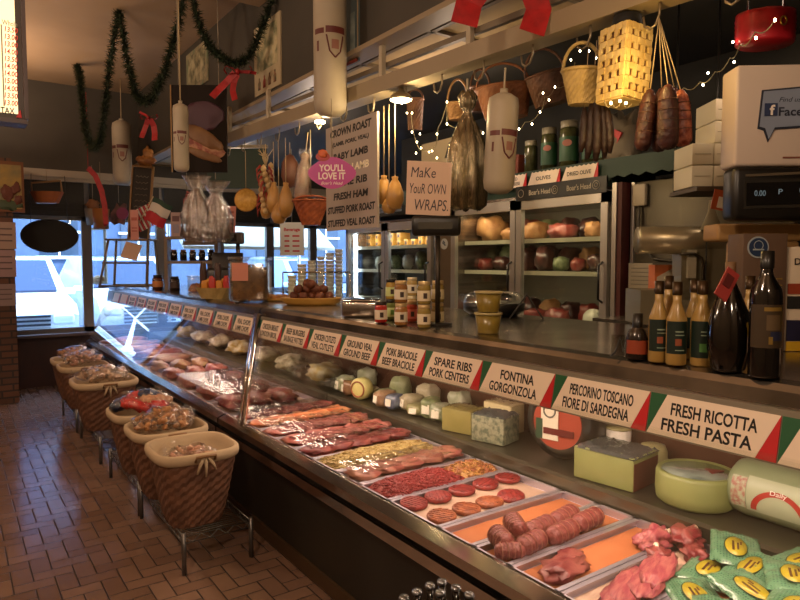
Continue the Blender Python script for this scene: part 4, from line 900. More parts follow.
# ---- the right hand bottles
amber = mat('amber dressing', '#a88a4e', .25, col2='#9a7a3c', scale=6, coat=.5)
def bottle(px, py, prof, w_, h_, body, cap, lab, label, parts, zl=(.12, .5), grp=None, name='dressing_bottle', capz=.84):
    p = on(px, py); s_ = depth(p)/F; r = w_*s_/2; h = h_*s_
    t = T(name, label, 'bottle', (p.x+r*_s, p.y+r*_c, CZ), -PSI, grp)
    MB().lathe([(a*r, b*h) for a, b in prof], n=32).obj('bottle', body, t)
    if cap: MB().lathe([(prof[-2][0]*r*1.15, capz*h), (prof[-2][0]*r*1.18, capz*h+.002), (prof[-2][0]*r*1.15, h), (0, h*1.002)], n=20).obj('cap', cap, t)
    if lab:
        A = 3.0; n = 14
        vs = [(r*1.015*math.cos(-PI/2-A/2+A*i/n), r*1.015*math.sin(-PI/2-A/2+A*i/n), z*h) for z in zl for i in range(n+1)]
        MB().add(vs, [(i, i+1, i+n+2, i+n+1) for i in range(n)], smooth=True).obj('label', lab, t)
        for (nm, m, a0, a1, z0, z1) in parts:
            vs = [(r*1.03*math.cos(-PI/2+a0+(a1-a0)*i/6), r*1.03*math.sin(-PI/2+a0+(a1-a0)*i/6), z*h) for z in (z0, z1) for i in range(7)]
            MB().add(vs, [(i, i+1, i+8, i+7) for i in range(6)], smooth=True).obj(nm, m, t)
    return t, r, h
dp = [(0, 0), (.93, .0), (1, .02), (1, .50), (.96, .56), (.55, .70), (.42, .76), (.42, .9), (0, .9)]
capd = mat('gold black cap', '#3c2a14', .3, .5); dgl = mat('dark green label', '#14241c', .45)
lt1 = mat('pale label print', '#8a9a84', .5); lt2 = mat('green label print', '#4a7a3c', .5)
pp = [('label_print', lt1, -.5, .3, .40, .415), ('label_print', lt1, -.5, .4, .36, .372), ('label_picture', mat('label tomato', '#8f4a2c', .5), -.5, .1, .24, .32), ('label_print', lt1, -.5, .4, .18, .19)]
bottle(661.5, 363, dp, 19, 82, amber, capd, dgl, 'amber dressing bottle, leftmost of the row', pp, grp='dressing bottles', zl=(.14, .53))
bottle(680, 366, dp, 20, 84, amber, capd, dgl, 'amber dressing bottle, second in the row', pp, grp='dressing bottles', zl=(.14, .53))
bottle(671, 360, dp, 19, 84, amber, capd, dgl, 'amber dressing bottle behind the first two', pp, grp='dressing bottles', zl=(.14, .53))
bottle(697, 360, dp, 18, 80, amber, capd, dgl, 'amber dressing bottle at the back of the row, third along', pp, grp='dressing bottles', zl=(.14, .53))
bottle(706, 367, dp, 22, 86, amber, capd, dgl, 'amber dressing bottle with green label, beside the big dark flask', pp[:2]+[('label_green', lt2, -.6, .5, .17, .27)], grp='dressing bottles', zl=(.10, .53))
bottle(753, 360, dp, 19, 84, amber, capd, None, 'amber dressing bottle behind the big dark flask', [], grp='dressing bottles')
t, r, h = bottle(738, 374, [(0, 0), (.7, .0), (.82, .03), (1, .2), (1, .38), (.86, .55), (.5, .72), (.26, .82), (.22, .86), (.22, .95), (0, .95)], 41, 112, mat('black flask glass', '#0d0906', .07, coat=.8), mat('cork brown', '#6b4e30', .6), None, 'big round black flask with a red tag on its neck', [], name='vinegar_flask', capz=.9)
MB().box((-r*.55, -r*.75, h*.80), (r*.75, .004, h*.30), rot=(-.25, .62, .1)).obj('red_tag', mat('dull red tag', '#a13a34', .5), t)
MB().box((-r*.5, -r*.775, h*.83), (r*.45, .004, h*.12), rot=(-.25, .62, .1)).obj('tag_print', mat('tag dark', '#5c1f1c', .5), t)
MB().tube([(r*.3*math.cos(a), r*.3*math.sin(a), h*.84) for a in [2*PI*q/16 for q in range(16)]], .003, 5, closed=True).obj('neck_cord', twine, t)
t, r, h = bottle(772, 379, [(0, 0), (.97, 0), (1, .02), (1, .64), (.93, .70), (.45, .80), (.36, .84), (.36, .97), (0, .97)], 30, 128, mat('wine bottle glass', '#0e0b09', .08, coat=.8), black, mat('dark gold label', '#3a2c18', .5), 'tall black bottle with a dark gold label at the right',
    [('label_band', mat('gold print', '#8f7434', .4, .3), -.6, .6, .53, .56), ('label_picture', mat('label brown', '#5c4a30', .5), -.45, .45, .38, .50), ('label_picture', mat('label blue', '#1f2440', .5), -.2, .7, .30, .37), ('label_seal', mat('gold print', '#8f7434', .4, .3), -.3, -.05, .27, .33)], zl=(.24, .58), name='wine_bottle', capz=.86)
t, r, h = bottle(641, 360, [(0, 0), (.97, 0), (1, .05), (1, .45), (.8, .62), (.4, .7), (.4, .9), (0, .9)], 22, 46, mat('sauce dark', '#1b1411', .2, coat=.4), black, mat('orange brown label', '#8f3c20', .5), 'small squat dark bottle with orange-brown label left of the dressing row', [], zl=(.12, .42), name='sauce_bottle', capz=.66)
t = T('wire_holder', 'bent black wire holder beside the squat dark bottle', 'holder', on(620, 357), -PSI); s_ = depth(on(620, 357))/F
MB().tube([(-9*s_, 0, .003), (-5*s_, 0, 5*s_), (0, 0, 20*s_), (3*s_, 0, 6*s_), (6*s_, 0, 18*s_), (8*s_, 0, .003)], .003, 6).obj('wire', black, t)
MB().box((0, .02, 11*s_), (14*s_, .004, 22*s_), rot=(.1, 0, 0)).obj('clear_card', tubp, t)
# boxes behind
p = on(766, 352); s_ = depth(p)/F
t = T('oil_box', 'tall brown cardboard box with a round blue sticker', 'box', (p.x+.02, p.y+.05, CZ), -PSI)
bw, bh = 44*s_, 118*s_
MB().box((0, 0, bh/2), (bw, .10, bh), bev=.002).obj('carton', mat('brown carton', '#5c4634', .6, col2='#544030', scale=4), t)
MB().lathe([(0, 0), (10.6*s_, 0), (10.6*s_, .002), (0, .002)], n=32, M=Matrix.Translation((-bw*.17, -.0505, bh*.885)) @ Matrix.Rotation(PI/2, 4, 'X'), smooth=False).obj('sticker', mat('sticker pale', '#9aa4a8', .5), t)
MB().lathe([(0, 0), (9.2*s_, 0), (9.2*s_, .002), (0, .002)], n=32, M=Matrix.Translation((-bw*.17, -.052, bh*.885)) @ Matrix.Rotation(PI/2, 4, 'X'), smooth=False).obj('sticker_disc', mat('sticker blue', '#1f3454', .5), t)
MB().tube([(-bw*.17+4.5*s_*math.cos(a), -.0545, bh*.90+4.5*s_*math.sin(a)) for a in [2*PI*q/16 for q in range(16)]], .0012, 4, closed=True).box((-bw*.17, -.0545, bh*.865), (11*s_, .001, 1.5*s_)).obj('sticker_emblem', mat('sticker pale', '#9aa4a8', .5), t)
for k in range(4): MB().box((bw*.33, -.0515, bh*(.62-.055*k)), (6*s_, .002, 1.4*s_)).obj('gold_print', mat('gold print', '#8f7434', .4, .3), t)
p = at(797, 300, d=depth(on(772, 352))); t = T('ornate_tin', 'white and red box with a green rim at the right edge', 'box', (p.x+.05, p.y+.02, CZ), -PSI)
hb = 105*s_
MB().box((0, 0, hb/2), (.12, .08, hb), bev=.004).obj('carton', mat('white carton', '#cfc0a8', .5), t)
MB().box((0, -.041, hb*.60), (.118, .003, hb*.10)).obj('red_band', mat('dull red band', '#8f3a20', .5), t); MB().box((0, -.041, hb*.47), (.118, .003, hb*.12)).obj('dark_band', matteblack, t)
MB().box((0, -.041, hb*.20), (.118, .003, hb*.2)).obj('navy_band', mat('navy', '#1c1c3c', .5), t); MB().box((0, -.041, hb*.05), (.118, .003, hb*.09)).obj('yellow_band', mat('yellow band', '#c9a21f', .5), t)
text(t, 'text', 'DNA', -.005, hb*.86, .07, .022, -.042, ink, thick=.01)
t = T('yellow_white_box', 'yellow and white box cropped by the right edge', 'box', (1.98, .70, CZ), -PSI)
MB().box((0, 0, .04), (.10, .08, .08), bev=.002).obj('lower_half', mat('pinkish white', '#cbb3a4', .5), t); MB().box((0, 0, .118), (.10, .08, .074), bev=.002).obj('upper_half', mat('yellow band', '#c9a21f', .5), t)
# till tower, its display and the white terminal casing
p0 = at(766, 200, d=2.3); s_ = 2.3/F
t = T('till_tower', 'tan till housing behind the brown box', 'till', (p0.x+.06, p0.y+.08, CZ), -PSI)
h_ = at(766, 222, d=2.3).z-CZ
MB().box((20*s_, .05, h_/2-9*s_), (64*s_, .10, h_-18*s_), bev=.01).obj('lower_housing', mat('tan housing', '#a5804e', .5), t); MB().box((8*s_, .05, h_-9*s_), (88*s_, .12, 18*s_), bev=.01).obj('housing', mat('tan housing', '#a5804e', .5), t)
t = T('till_display', 'black till display with dim digits above the tan housing', 'display', (p0.x, p0.y, CZ+h_+.001), -PSI); 
MB().box((6*s_, 0, 27*s_), (90*s_, .09, 53*s_), bev=.02).obj('housing', black, t)
MB().box((10*s_, -.046, 27*s_), (78*s_, .004, 28*s_), rot=(0, -.03, 0)).obj('bezel', mat('bezel', '#2a2823', .3), t)
MB().box((10*s_, -.048, 27*s_), (74*s_, .004, 22*s_), rot=(0, -.03, 0)).obj('screen', mat('screen', '#0c0d0e', .15), t)
dg = mat('digits', '#5c6a70', .4, emit=.25, ecol='#8aa0a8')
text(t, 'digits', '0.00', -14*s_, 27*s_, 11*s_, 5.5*s_, -.0505, dg); text(t, 'digits', 'P', 6*s_, 28.5*s_, 4*s_, 5*s_, -.0505, dg); text(t, 'digits', '0.00', 30*s_, 30*s_, 11*s_, 5.5*s_, -.0505, dg)
MB().box((10*s_, -.046, 46*s_), (76*s_, .004, 2.5*s_), rot=(0, -.05, 0)).obj('trim_line', mat('dim trim', '#5a5040', .4), t)
z1 = CZ+h_+54*s_
t = T('terminal_casing', 'large white casing with a blue speech bubble sign, on the black till display', 'terminal', (p0.x+.0, p0.y, z1), -PSI-.06)
bw, bh = 92*s_, 98*s_
MB().box((9*s_, .02, bh/2), (bw, .12, bh), rot=(0, 0, 0), bev=.012).obj('casing', mat('casing white', '#ccbcac', .55), t)
bub = [(-19, 36), (-13, 34), (-9, 23), (-3, 35), (48, 38), (48, 78), (-16, 73)]
MB().prism([((a+3)*s_, b*s_) for a, b in bub], -.044, -.040).obj('bubble_outline', mat('bubble dark', '#22293a', .5), t)
bub2 = [(-17.5, 38), (-12, 36.3), (-8.5, 26), (-3.2, 37), (47.3, 40), (47.3, 76), (-14.5, 71.5)]
MB().prism([((a+3)*s_, b*s_) for a, b in bub2], -.046, -.042).obj('bubble', mat('bubble grey blue', '#8490a4', .5), t)
MB().box((-4.5*s_, -.0475, 54*s_), (12*s_, .003, 12*s_)).obj('logo_square', mat('logo navy', '#26365a', .5), t)
text(t, 'logo_letter', 'f', -3.5*s_, 53.5*s_, 5*s_, 10*s_, -.0492, white, thick=.03)
text(t, 'text', 'Facebook', 28*s_, 52*s_, 50*s_, 8.5*s_, -.046, mat('bubble dark', '#22293a', .5), thick=.02); text(t, 'text', 'Find us on', 18*s_, 63.5*s_, 30*s_, 4.5*s_, -.046, mat('bubble dark', '#22293a', .5), italic=.3)
MB().box((22*s_, -.041, 8*s_), (26*s_, .002, 1.6*s_)).obj('print_line', mat('brown print', '#7a4a3c', .5), t)
# ================================================================ FRIDGES ALONG THE BACK
fridge_in = mat('fridge liner', '#6f6c5c', .5)
dgreen = mat('dark green paint', '#1d3528', .6, col2='#223c2e', scale=3)
def fridge(y0, y1, z1, doors, shelves, label, lit='#dfeaff', lp=14, name='glass_door_fridge'):
    x0, x1 = 3.32, 4.05; cx, cy = (x0+x1)/2, (y0+y1)/2
    t = T(name, label, 'fridge', (cx, cy, 0)); a, b = (x1-x0)/2, (y1-y0)/2
    MB().box((a-.02, 0, z1/2), (.04, 2*b, z1)).box((0, b-.02, z1/2), (2*a-.04, .04, z1)).box((0, -b+.02, z1/2), (2*a-.04, .04, z1)).box((0, 0, z1-.03), (2*a, 2*b, .06)).box((0, 0, .45), (2*a, 2*b, .9)).obj('cabinet', steel, t)
    MB().box((a-.045, 0, (z1+.9)/2), (.006, 2*b-.08, z1-.96)).obj('liner', fridge_in, t)
    for z in shelves:
        s_ = MB().box((.02, 0, z), (2*a-.14, 2*b-.09, .014)).obj('shelf', mat('shelf wire white', '#6f6f62', .35, .2), t)
        MB().box((-a+.09, 0, z), (.012, 2*b-.09, .03)).obj('shelf_edge', mat('shelf edge', '#cfc9b0', .3), s_)
    n = len(doors)
    for (d0, d1) in doors:
        dc = (d0+d1)/2-cy; w_ = d1-d0
        MB().box((-a-.015, dc+w_/2-.025, (z1+.94)/2), (.035, .05, z1-.98)).box((-a-.015, dc-w_/2+.025, (z1+.94)/2), (.035, .05, z1-.98)).box((-a-.015, dc, z1-.06), (.035, w_, .07)).box((-a-.015, dc, .97), (.035, w_, .06)).obj('door_frame', alum, t)
        g = MB().box((-a-.015, dc, (z1+.9)/2), (.008, w_-.1, z1-1.08)).obj('door_glass', glass, t)
        MB().tube([(-a-.03, dc-w_/2+.03, 1.35), (-a-.07, dc-w_/2+.03, 1.37), (-a-.07, dc-w_/2+.03, 1.58), (-a-.03, dc-w_/2+.03, 1.6)], .008, 6).obj('handle', black, t)
    return t, cx, cy, a, b
shz = [at(540, y, X=3.45)[2] for y in (241, 273, 316)]
f2, fcx, fcy, fa, fb = fridge(2.47, 3.98, 2.06, [(3.26, 3.97), (2.48, 3.25)], [shz[0], shz[1], 1.12], 'two-door glass fridge behind the counter, packed with wrapped meats')
shz1 = [at(400, y, X=3.45)[2] for y in (247, 271, 300)]
f1, _, _, _, _ = fridge(4.22, 5.64, 1.98, [(4.23, 4.92), (4.93, 5.63)], shz1, 'further glass fridge with yellow boxes on its top shelf')
MB().cyl((-.30, .66, 1.0), (-.30, .66, 1.88), .014, 10).obj('lamp_tube', mat('cold tube', '#eef6ff', .3, emit=14, ecol='#dcebff'), f1)
for (y0, y1, z, e, c_) in ((2.55, 3.2, 1.98, 2.6, '#ffdcae'), (3.3, 3.9, 1.98, 2.2, '#ffdcae'), (4.3, 5.55, 1.9, 6, '#e8f2ff')):
    area('fridge_lamp', (3.42, (y0+y1)/2, z), .05, e, c_, rot=(0, math.radians(-15), 0), sy=y1-y0)
for z in shz[:2]: area('fridge_lamp', (3.45, 3.22, z-.03), .04, 1.5, '#ffdcae', rot=(0, math.radians(-20), 0), sy=1.3)
# header band with round emblems above the right door
hb = T('brand_band', 'black band with white lettering and round emblems over the right fridge door', 'sign', (3.285, 2.865, 2.075), -PI/2)
MB().box((0, 0, 0), (.76, .012, .10)).obj('band', black, hb)
wt = mat('dim white print', '#b9ad98', .5)
for k, cx in enumerate((-.16, .17)):
    text(hb, 'text', "Boar's Head", cx, 0, .19, .036, -.007, wt, thick=.01)
    MB().tube([(cx+.135+.026*math.cos(a), -.0085, .026*math.sin(a)) for a in [2*PI*q/18 for q in range(18)]], .002, 4, closed=True).tube([(cx+.135+.012*math.cos(a), -.0085, .012*math.sin(a)) for a in [2*PI*q/12 for q in range(12)]], .002, 4, closed=True).obj('emblem', wt, hb)
MB().tube([(-.33+.026*math.cos(a), -.0085, .026*math.sin(a)) for a in [2*PI*q/18 for q in range(18)]], .002, 4, closed=True).obj('emblem', wt, hb)
# contents
tan = mat('butcher paper tan', '#94683e', .55, col2='#ad8354', scale=9, bump=.8, bscale=16)
ham = mat('ham pink', '#7d2c26', .45, col2='#94574a', scale=10, coat=.4); dpk = mat('dark meat pack', '#38201c', .3, col2='#5c3630', scale=12, coat=.5)
grn = mat('green salad pack', '#5c6a48', .4, col2='#8a946c', scale=20, coat=.4); wtp = mat('white pack', '#c9c6b4', .35, coat=.4)
def content(px, pyb, wpx, hpx, m, name, label, cat, X=3.62, seed=0, grp=None, z=None, boxy=False, pw=.75):
    q = at(px, pyb, X=X)
    if z is not None: q.z = z+.008
    s_ = depth(q)/F; w_, h_ = wpx*s_/2, hpx*s_/2
    mb = MB()
    if boxy: mb.box((0, 0, h_), (w_*1.6, w_*1.6, h_*2), bev=.006)
    else: mb.blob((0, 0, h_*.96), (min(w_*.9, .16), w_*.8, h_), .15, 2.4, seed, pw=pw)
    thing1(name, label, cat, mb, m, q, -.2, grp)
zt, zm, zb = shz[0]+.007, shz[1]+.007, 1.127
for k, (px, w_, h_, m, lb) in enumerate(((468, 20, 22, grn, 'grey-green pack at the left end'), (492, 32, 26, tan, 'big tan paper parcel left of the door post'), (512, 22, 14, tan, 'low tan parcel at the door post'), (536, 26, 19, tan, 'tan paper parcel right of the door post'), (563, 32, 16, ham, 'pink ham with tan end'), (594, 20, 17, tan, 'tan parcel at the right end'))):
    content(px, 241, w_, h_, m, 'wrapped_meat', lb+', top shelf of the two-door fridge', 'package', seed=600+k, grp='top shelf of the two-door fridge', z=zt)
for k, (px, w_, h_, m, lb) in enumerate(((465, 18, 24, grn, 'green pack at the left end'), (485, 18, 12, ham, 'small pink pack second from left'), (503, 22, 14, dpk, 'dark pack left of the door post'), (525, 20, 22, dpk, 'dark pack right of the door post'), (545, 22, 24, dpk, 'tall dark pack in the middle'), (561, 18, 14, grn, 'grey green pack past the middle'), (578, 16, 13, ham, 'small pink pack'), (597, 20, 18, dpk, 'brownish pack at the right end'))):
    content(px, 275, w_, h_, m, 'wrapped_meat', lb+', middle shelf of the two-door fridge', 'package', seed=620+k, grp='middle shelf of the two-door fridge', z=zm)
for k, (px, w_, h_, m, lb) in enumerate(((480, 24, 16, dpk, 'dark pack behind the tubs'), (510, 26, 14, ham, 'pink pack at the door post'), (535, 24, 15, ham, 'pink round pack'), (557, 26, 18, ham, 'bright pink pack in the middle'), (594, 24, 20, wtp, 'white rounded bag at the right end'))):
    content(px, 318, w_, h_, m, 'wrapped_meat', lb+', bottom shelf of the two-door fridge', 'package', seed=640+k, grp='bottom shelf of the two-door fridge', z=zb)
for j, (py, z, nm) in enumerate(((236, zt, 'top'), (268, zm, 'middle'), (308, zb, 'bottom'))):
    for k in range(7):
        content(470+k*20, py, 24, 22 if j != 1 else 24, [dpk, tan, dpk, ham, grn, dpk, dpk][(k+j*2) % 7], 'wrapped_meat', 'half-hidden pack at the back of the %s shelf of the two-door fridge' % nm, 'package', X=3.85, seed=700+k+9*j, grp='packs at the back of the %s shelf' % nm, z=z)
yb = mat('yellow box', '#c9832a', .5, col2='#d8973c', scale=3)
for k in range(9):
    q = at(376+k*7.3, 247, X=3.62); t = T('yellow_box', 'small yellow box in the lower row on the top shelf of the further fridge', 'box', (3.6, q.y, shz1[0]+.008), 0, 'yellow boxes on the top fridge shelf')
    MB().box((0, 0, .033), (.12, .058, .066), bev=.002).obj('carton', yb, t); MB().box((-.061, 0, .035), (.002, .032, .03)).obj('print', mat('box print', '#5c3a1c', .5), t)
    if k in (0, 1, 2, 3, 4, 7, 8):
        t = T('yellow_box', 'small yellow box in the upper row on the top shelf of the further fridge', 'box', (3.6, q.y, shz1[0]+.0755), 0, 'yellow boxes on the upper row')
        MB().box((0, 0, .033), (.12, .058, .066), bev=.002).obj('carton', yb, t); MB().box((-.061, 0, .035), (.002, .032, .03)).obj('print', mat('box print', '#5c3a1c', .5), t)
content(364, 247, 15, 10, redpk, 'red_pack', 'red pack left of the yellow boxes', 'package', seed=660, z=shz1[0]+.007)
for k, (px, w_, h_, m, lb) in enumerate(((366, 14, 11, wtp, 'white bag at the left end'), (381, 13, 13, wtp, 'white bag second from left'), (396, 12, 14, grn, 'grey green tub in the middle'), (408, 12, 15, wtp, 'whitish tub right of the middle'), (422, 14, 18, grn, 'tall greenish tub'), (433, 10, 14, wtp, 'white tub at the right end'))):
    content(px, 271, w_, h_, m, 'salad_pack', lb+' on the middle shelf of the further fridge', 'package', seed=670+k, grp='middle shelf of the further fridge', z=shz1[1]+.007)
for k, (px, w_, h_, m, lb) in enumerate(((370, 15, 17, mat('pale yellow pack', '#b5ac7c', .5), 'pale square pack'), (392, 12, 10, wtp, 'low white pack'), (414, 14, 9, grn, 'low green pack'), (430, 12, 12, wtp, 'white pack by the frame'))):
    content(px, 300, w_, h_, m, 'salad_pack', lb+' on the bottom shelf of the further fridge', 'package', seed=680+k, grp='bottom shelf of the further fridge', z=shz1[2]+.007, boxy=k == 0)
# column between the fridges, with a round sticker
t = T('fridge_column', 'brown-grey upright column between the two fridges with a round sticker', 'column', (3.37, 4.10, 0))
MB().box((0, 0, 1.03), (.09, .20, 2.06)).obj('column', mat('column brown steel', '#7a6a56', .35, .7), t)
q = at(444, 244, X=3.32); MB().lathe([(0, 0), (.045, 0), (.045, .003), (0, .003)], n=24, M=Matrix.Translation((-.046, q.y-4.10, q.z)) @ Matrix.Rotation(-PI/2, 4, 'Y'), smooth=False).obj('sticker', mat('sticker grey', '#a8a8a8', .5), t)
MB().box((-.051, q.y-4.10, q.z), (.003, .045, .012), rot=(.6, 0, 0)).box((-.051, q.y-4.10, q.z+.018), (.003, .03, .01), rot=(.6, 0, 0)).obj('sticker_emblem', mat('sticker mark', '#4a5262', .5), t)
# shelf on top of the fridges with scalloped green edge
t = T('green_shelf', 'dark green shelf with scalloped edge above the fridges', 'shelf', (3.6, 3.1, 2.20))
MB().box((.05, .35, 0), (.62, 3.3, .03)).obj('board', dgreen, t)
mb = MB(); pts = []; n = 66
for i in range(n+1):
    y = -1.25+3.25*i/n; pts.append((y, -.075-.018*(i % 2)))
mb.prism([(-1.25, .03)]+pts+[(2.0, .03)], -.28, -.265, 'X'); mb.obj('scalloped_edge', dgreen, t)
t = T('shelf_support', 'dark green panel under the scalloped shelf, over the fridges', 'panel', (3.56, 3.3, 2.065)); MB().box((.02, 0, .055), (.45, 1.6, .105)).obj('panel', dgreen, t)
# card strip above the fridge
for k, (w1, w2, lb) in enumerate((('DRIED OLIVE', None, 'shelf card reading DRIED OLIVE'), ('OLIVES', None, 'shelf card reading OLIVES'), ('BOTTLED', 'TABLE CHEESE', 'shelf card reading BOTTLED TABLE CHEESE'))):
    y_hi = 2.86+k*.30
    t = T('shelf_card', lb, 'price card', (3.30, y_hi-.15, 2.125), -PI/2, 'cards above the fridge'); a = .142; h = .09
    MB().prism([(-a, 0), (a-.03, 0), (a, h)]+[(a-(2*a-.04)*i/14, h-.008*(i % 2)) for i in range(1, 14)]+[(-a+.04, h)], -.003, .003).obj('card', paper, t)
    MB().prism([(a-.028, 0), (a+.004, 0), (a+.004, h)], -.004, .002).obj('red_corner', redp, t)
    if w2: text(t, 'text', w1, .0, .06, .12, .022, -.0035, ink, thick=.01); text(t, 'text', w2, -.01, .026, .19, .022, -.0035, ink, thick=.01)
    else: text(t, 'text', w1, 0, .042, .13 if k else .19, .026, -.0035, ink, thick=.01)
# pickle jars on the shelf
for k, (px, w_, h_) in enumerate(((531, 14, 36), (549, 17, 46), (569, 20, 50), (590, 17, 46), (606, 16, 42))):
    q = at(px, 160, X=3.5); s_ = depth(q)/F; r = w_*s_/2*.95; h = h_*s_
    t = T('pickle_jar', ['small dark jar', 'green-labelled jar', 'larger green-labelled jar', 'white-lidded jar behind the dark sausages', 'white-lidded jar right of the dark sausages'][k]+' on the green shelf', 'jar', (3.5, q.y, 2.216), -PI/2+.5, 'jars on the green shelf')
    MB().lathe([(0, 0), (r, 0), (r, h*.8), (r*.85, h*.88), (0, h*.88)], n=22).obj('jar', mat('pickles', '#3d3d24', .15, col2='#4f5030', scale=20, coat=.6), t)
    MB().lathe([(r*.87, h*.86), (r*.9, h*.87), (r*.9, h), (0, h)], n=22).obj('lid', mat('grey lid', '#8a8370', .4), t)
    if k:
        MB().lathe([(r*1.02, h*.2), (r*1.02, h*.68)], n=22, caps=False).obj('label', mat('jar green label', '#24502f', .5), t)
        MB().lathe([(0, 0), (r*.5, 0), (r*.5, .004), (0, .005)], n=18, M=Matrix.Translation((0, -r*1.0, h*.55)) @ Matrix.Rotation(PI/2, 4, 'X'), smooth=False, sy=.7).obj('label_oval', mat('label pink', '#a86a5c', .5), t)
q = at(518, 163, X=3.55); t = T('terracotta_box', 'dull orange box on the green shelf behind the white roll', 'box', (3.55, q.y, 2.216)); MB().box((0, 0, .09), (.16, .16, .18), bev=.004).obj('box', mat('terracotta', '#6b2f1c', .6), t)
q = at(622, 160, X=3.5); t = T('white_red_bag', 'crumpled white and red paper bag on the green shelf', 'bag', (3.5, q.y, 2.216))
MB().blob((0, 0, .15), (.07, .11, .15), .3, 3, 31, pw=.7).obj('bag', mat('bag paper', '#7a6f5c', .7, bump=.6), t); MB().box((-.075, .0, .17), (.012, .08, .07), rot=(.5, 0, 0)).obj('red_print', redp, t)
# dark shelf further on, with a hanging sign
t = T('dark_shelf', 'dark shelf above the further fridge', 'shelf', (3.7, 5.0, 2.05)); MB().box((0, 0, 0), (.6, 1.4, .03)).obj('board', matteblack, t)
t = T('script_sign', 'pale strip sign with brush lettering behind the foil parcel', 'sign', at(450, 150, d=4.3), -PI/2); MB().box((0, 0, 0), (.62, .012, .16)).obj('board', mat('pale strip', '#8a7c68', .6), t)
text(t, 'text', 'Dik', .1, 0, .3, .1, -.007, ink, italic=.35, thick=.02)

# ---- steel wall, hood and wall outlet right of the fridges
t = T('fridge_jamb', 'steel and dark red upright edge right of the fridge doors', 'upright', (3.36, 2.42, 0)); MB().box((0, .03, 1.04), (.1, .03, 2.08)).obj('steel_edge', alum, t); MB().box((.0, -.002, 1.04), (.08, .03, 2.08)).obj('red_edge', mat('dark red edge', '#4a1a14', .6), t)
t = T('steel_cladding', 'tall stained steel wall panel right of the fridges', 'panel', (3.42, 1.93, 0)); MB().box((0, 0, 1.04), (.04, .92, 2.08), bev=.004).obj('sheet', mat('dull steel', '#4a4232', .4, .5, col2='#383226', scale=2, bump=.1, bscale=3), t)
MB().box((-.02, .445, 1.04), (.03, .02, 2.08)).obj('edge', alum, t)
q = at(639.5, 195, X=3.38); t = T('wall_outlet', 'pale outlet box on the steel panel with a bent cable', 'outlet', (3.385, q.y, q.z)); MB().box((0, 0, 0), (.03, .085, .13), bev=.006).obj('box', mat('outlet ivory', '#a89c84', .5), t)
MB().tube([(0, 0, -.06), (-.01, 0, -.12), (-.01, 0, -.2), (-.01, -.03, -.3), (-.01, -.1, -.38), (-.01, -.3, -.4), (-.01, -.42, -.42), (-.01, -.45, -.6)], .008, 6).obj('cable', mat('cable', '#3d372c', .5), t)
q = at(639, 285, X=3.36); t = T('notice_sheet', 'pale printed notice sheet on the steel panel', 'notice', (3.37, q.y, q.z), -PI/2); MB().box((0, 0, 0), (.16, .006, .26)).obj('sheet', mat('notice', '#8f8674', .6), t)
for k in range(9): MB().box((0, -.004, .10-.024*k), (.12, .002, .005)).obj('print_line', mat('notice ink', '#6a6252', .6), t)
d_ = 2.95
q = at(712, 240, d=d_); s_ = d_/F
t = T('steel_hood', 'rounded steel machine hood with two bent pipes behind the dressing bottles', 'machine', (q.x, q.y, 1.2), -PSI); zq = q.z-1.2
MB().lathe([(0, -70*s_), (14*s_, -70*s_), (14*s_, 70*s_), (0, 70*s_)], n=30, M=Matrix.Translation((0, .05, zq)) @ Matrix.Rotation(PI/2, 4, 'Y')).obj('hood', mat('hood steel', '#8a7f66', .32, .6, bump=.1, bscale=4), t)
MB().box((-2*s_, .05, zq-30*s_), (56*s_, .1, 60*s_)).box((0, .1, (.11+zq-50*s_)/2), (140*s_, .2, zq-50*s_-.11)).obj('body', mat('machine body', '#77705a', .4, .4), t)
for sx in (-1, 1):
    MB().box((sx*20*s_-1*s_, -.01, zq-24*s_), (8*s_, .02, 28*s_)).obj('white_bracket', mat('bracket white', '#a39c88', .5), t)
    MB().tube([(sx*34*s_, -.03, zq-14*s_), (sx*20*s_, -.03, zq-14*s_), (sx*13*s_, -.03, zq-18*s_), (sx*11*s_, -.03, zq-26*s_), (sx*11*s_, -.03, zq-52*s_)], 1.6*s_, 8).obj('pipe', mat('dark pipe', '#3b3428', .35, .6), t)
MB().cyl((-9*s_, -.035, zq+10*s_), (-9*s_, -.035, zq-70*s_), .7*s_, 6).obj('rod', black, t)
MB().lathe([(0, 0), (11*s_, 0), (4*s_, 18*s_), (3*s_, 30*s_), (0, 30*s_)], n=20, M=Matrix.Translation((-1*s_, 0, zq+10*s_)), sy=.5).obj('paper_cone', mat('pale bag', '#8f8870', .5, bump=.5), t)
t = T('orange_box', 'orange and white carton standing behind the dressing bottles', 'box', (at(664, 300, d=3.2).x, at(664, 300, d=3.2).y, CZ), -PSI); s2 = 3.2/F
MB().box((0, 0, 26*s2), (26*s2, .08, 62*s2)).obj('carton', mat('orange carton', '#b5602e', .5), t); MB().prism([(-11*s2, 20*s2), (-11*s2, 45*s2), (9*s2, 56*s2), (12*s2, 36*s2)], -.044, -.04).obj('white_print', mat('carton white', '#b5a890', .5), t)
t = T('steel_worktop', 'steel worktop along the back wall right of the fridges', 'worktop', (3.2, 1.6, 0)); MB().box((-.08, -.1, 1.27), (.5, 1.5, .05)).obj('top', steel, t); MB().box((-.06, -.1, .62), (.44, 1.4, 1.24)).obj('base', darkcase, t)
t = T('orange_leaflet', 'small orange and white leaflet above the steel hood', 'leaflet', at(719, 200, d=2.9), -PSI, ry=.2); MB().box((0, 0, 0), (.06, .004, .09)).obj('sheet', mat('leaflet orange', '#b5542a', .5), t); MB().box((.01, -.003, -.01), (.03, .003, .05)).obj('print', white, t)
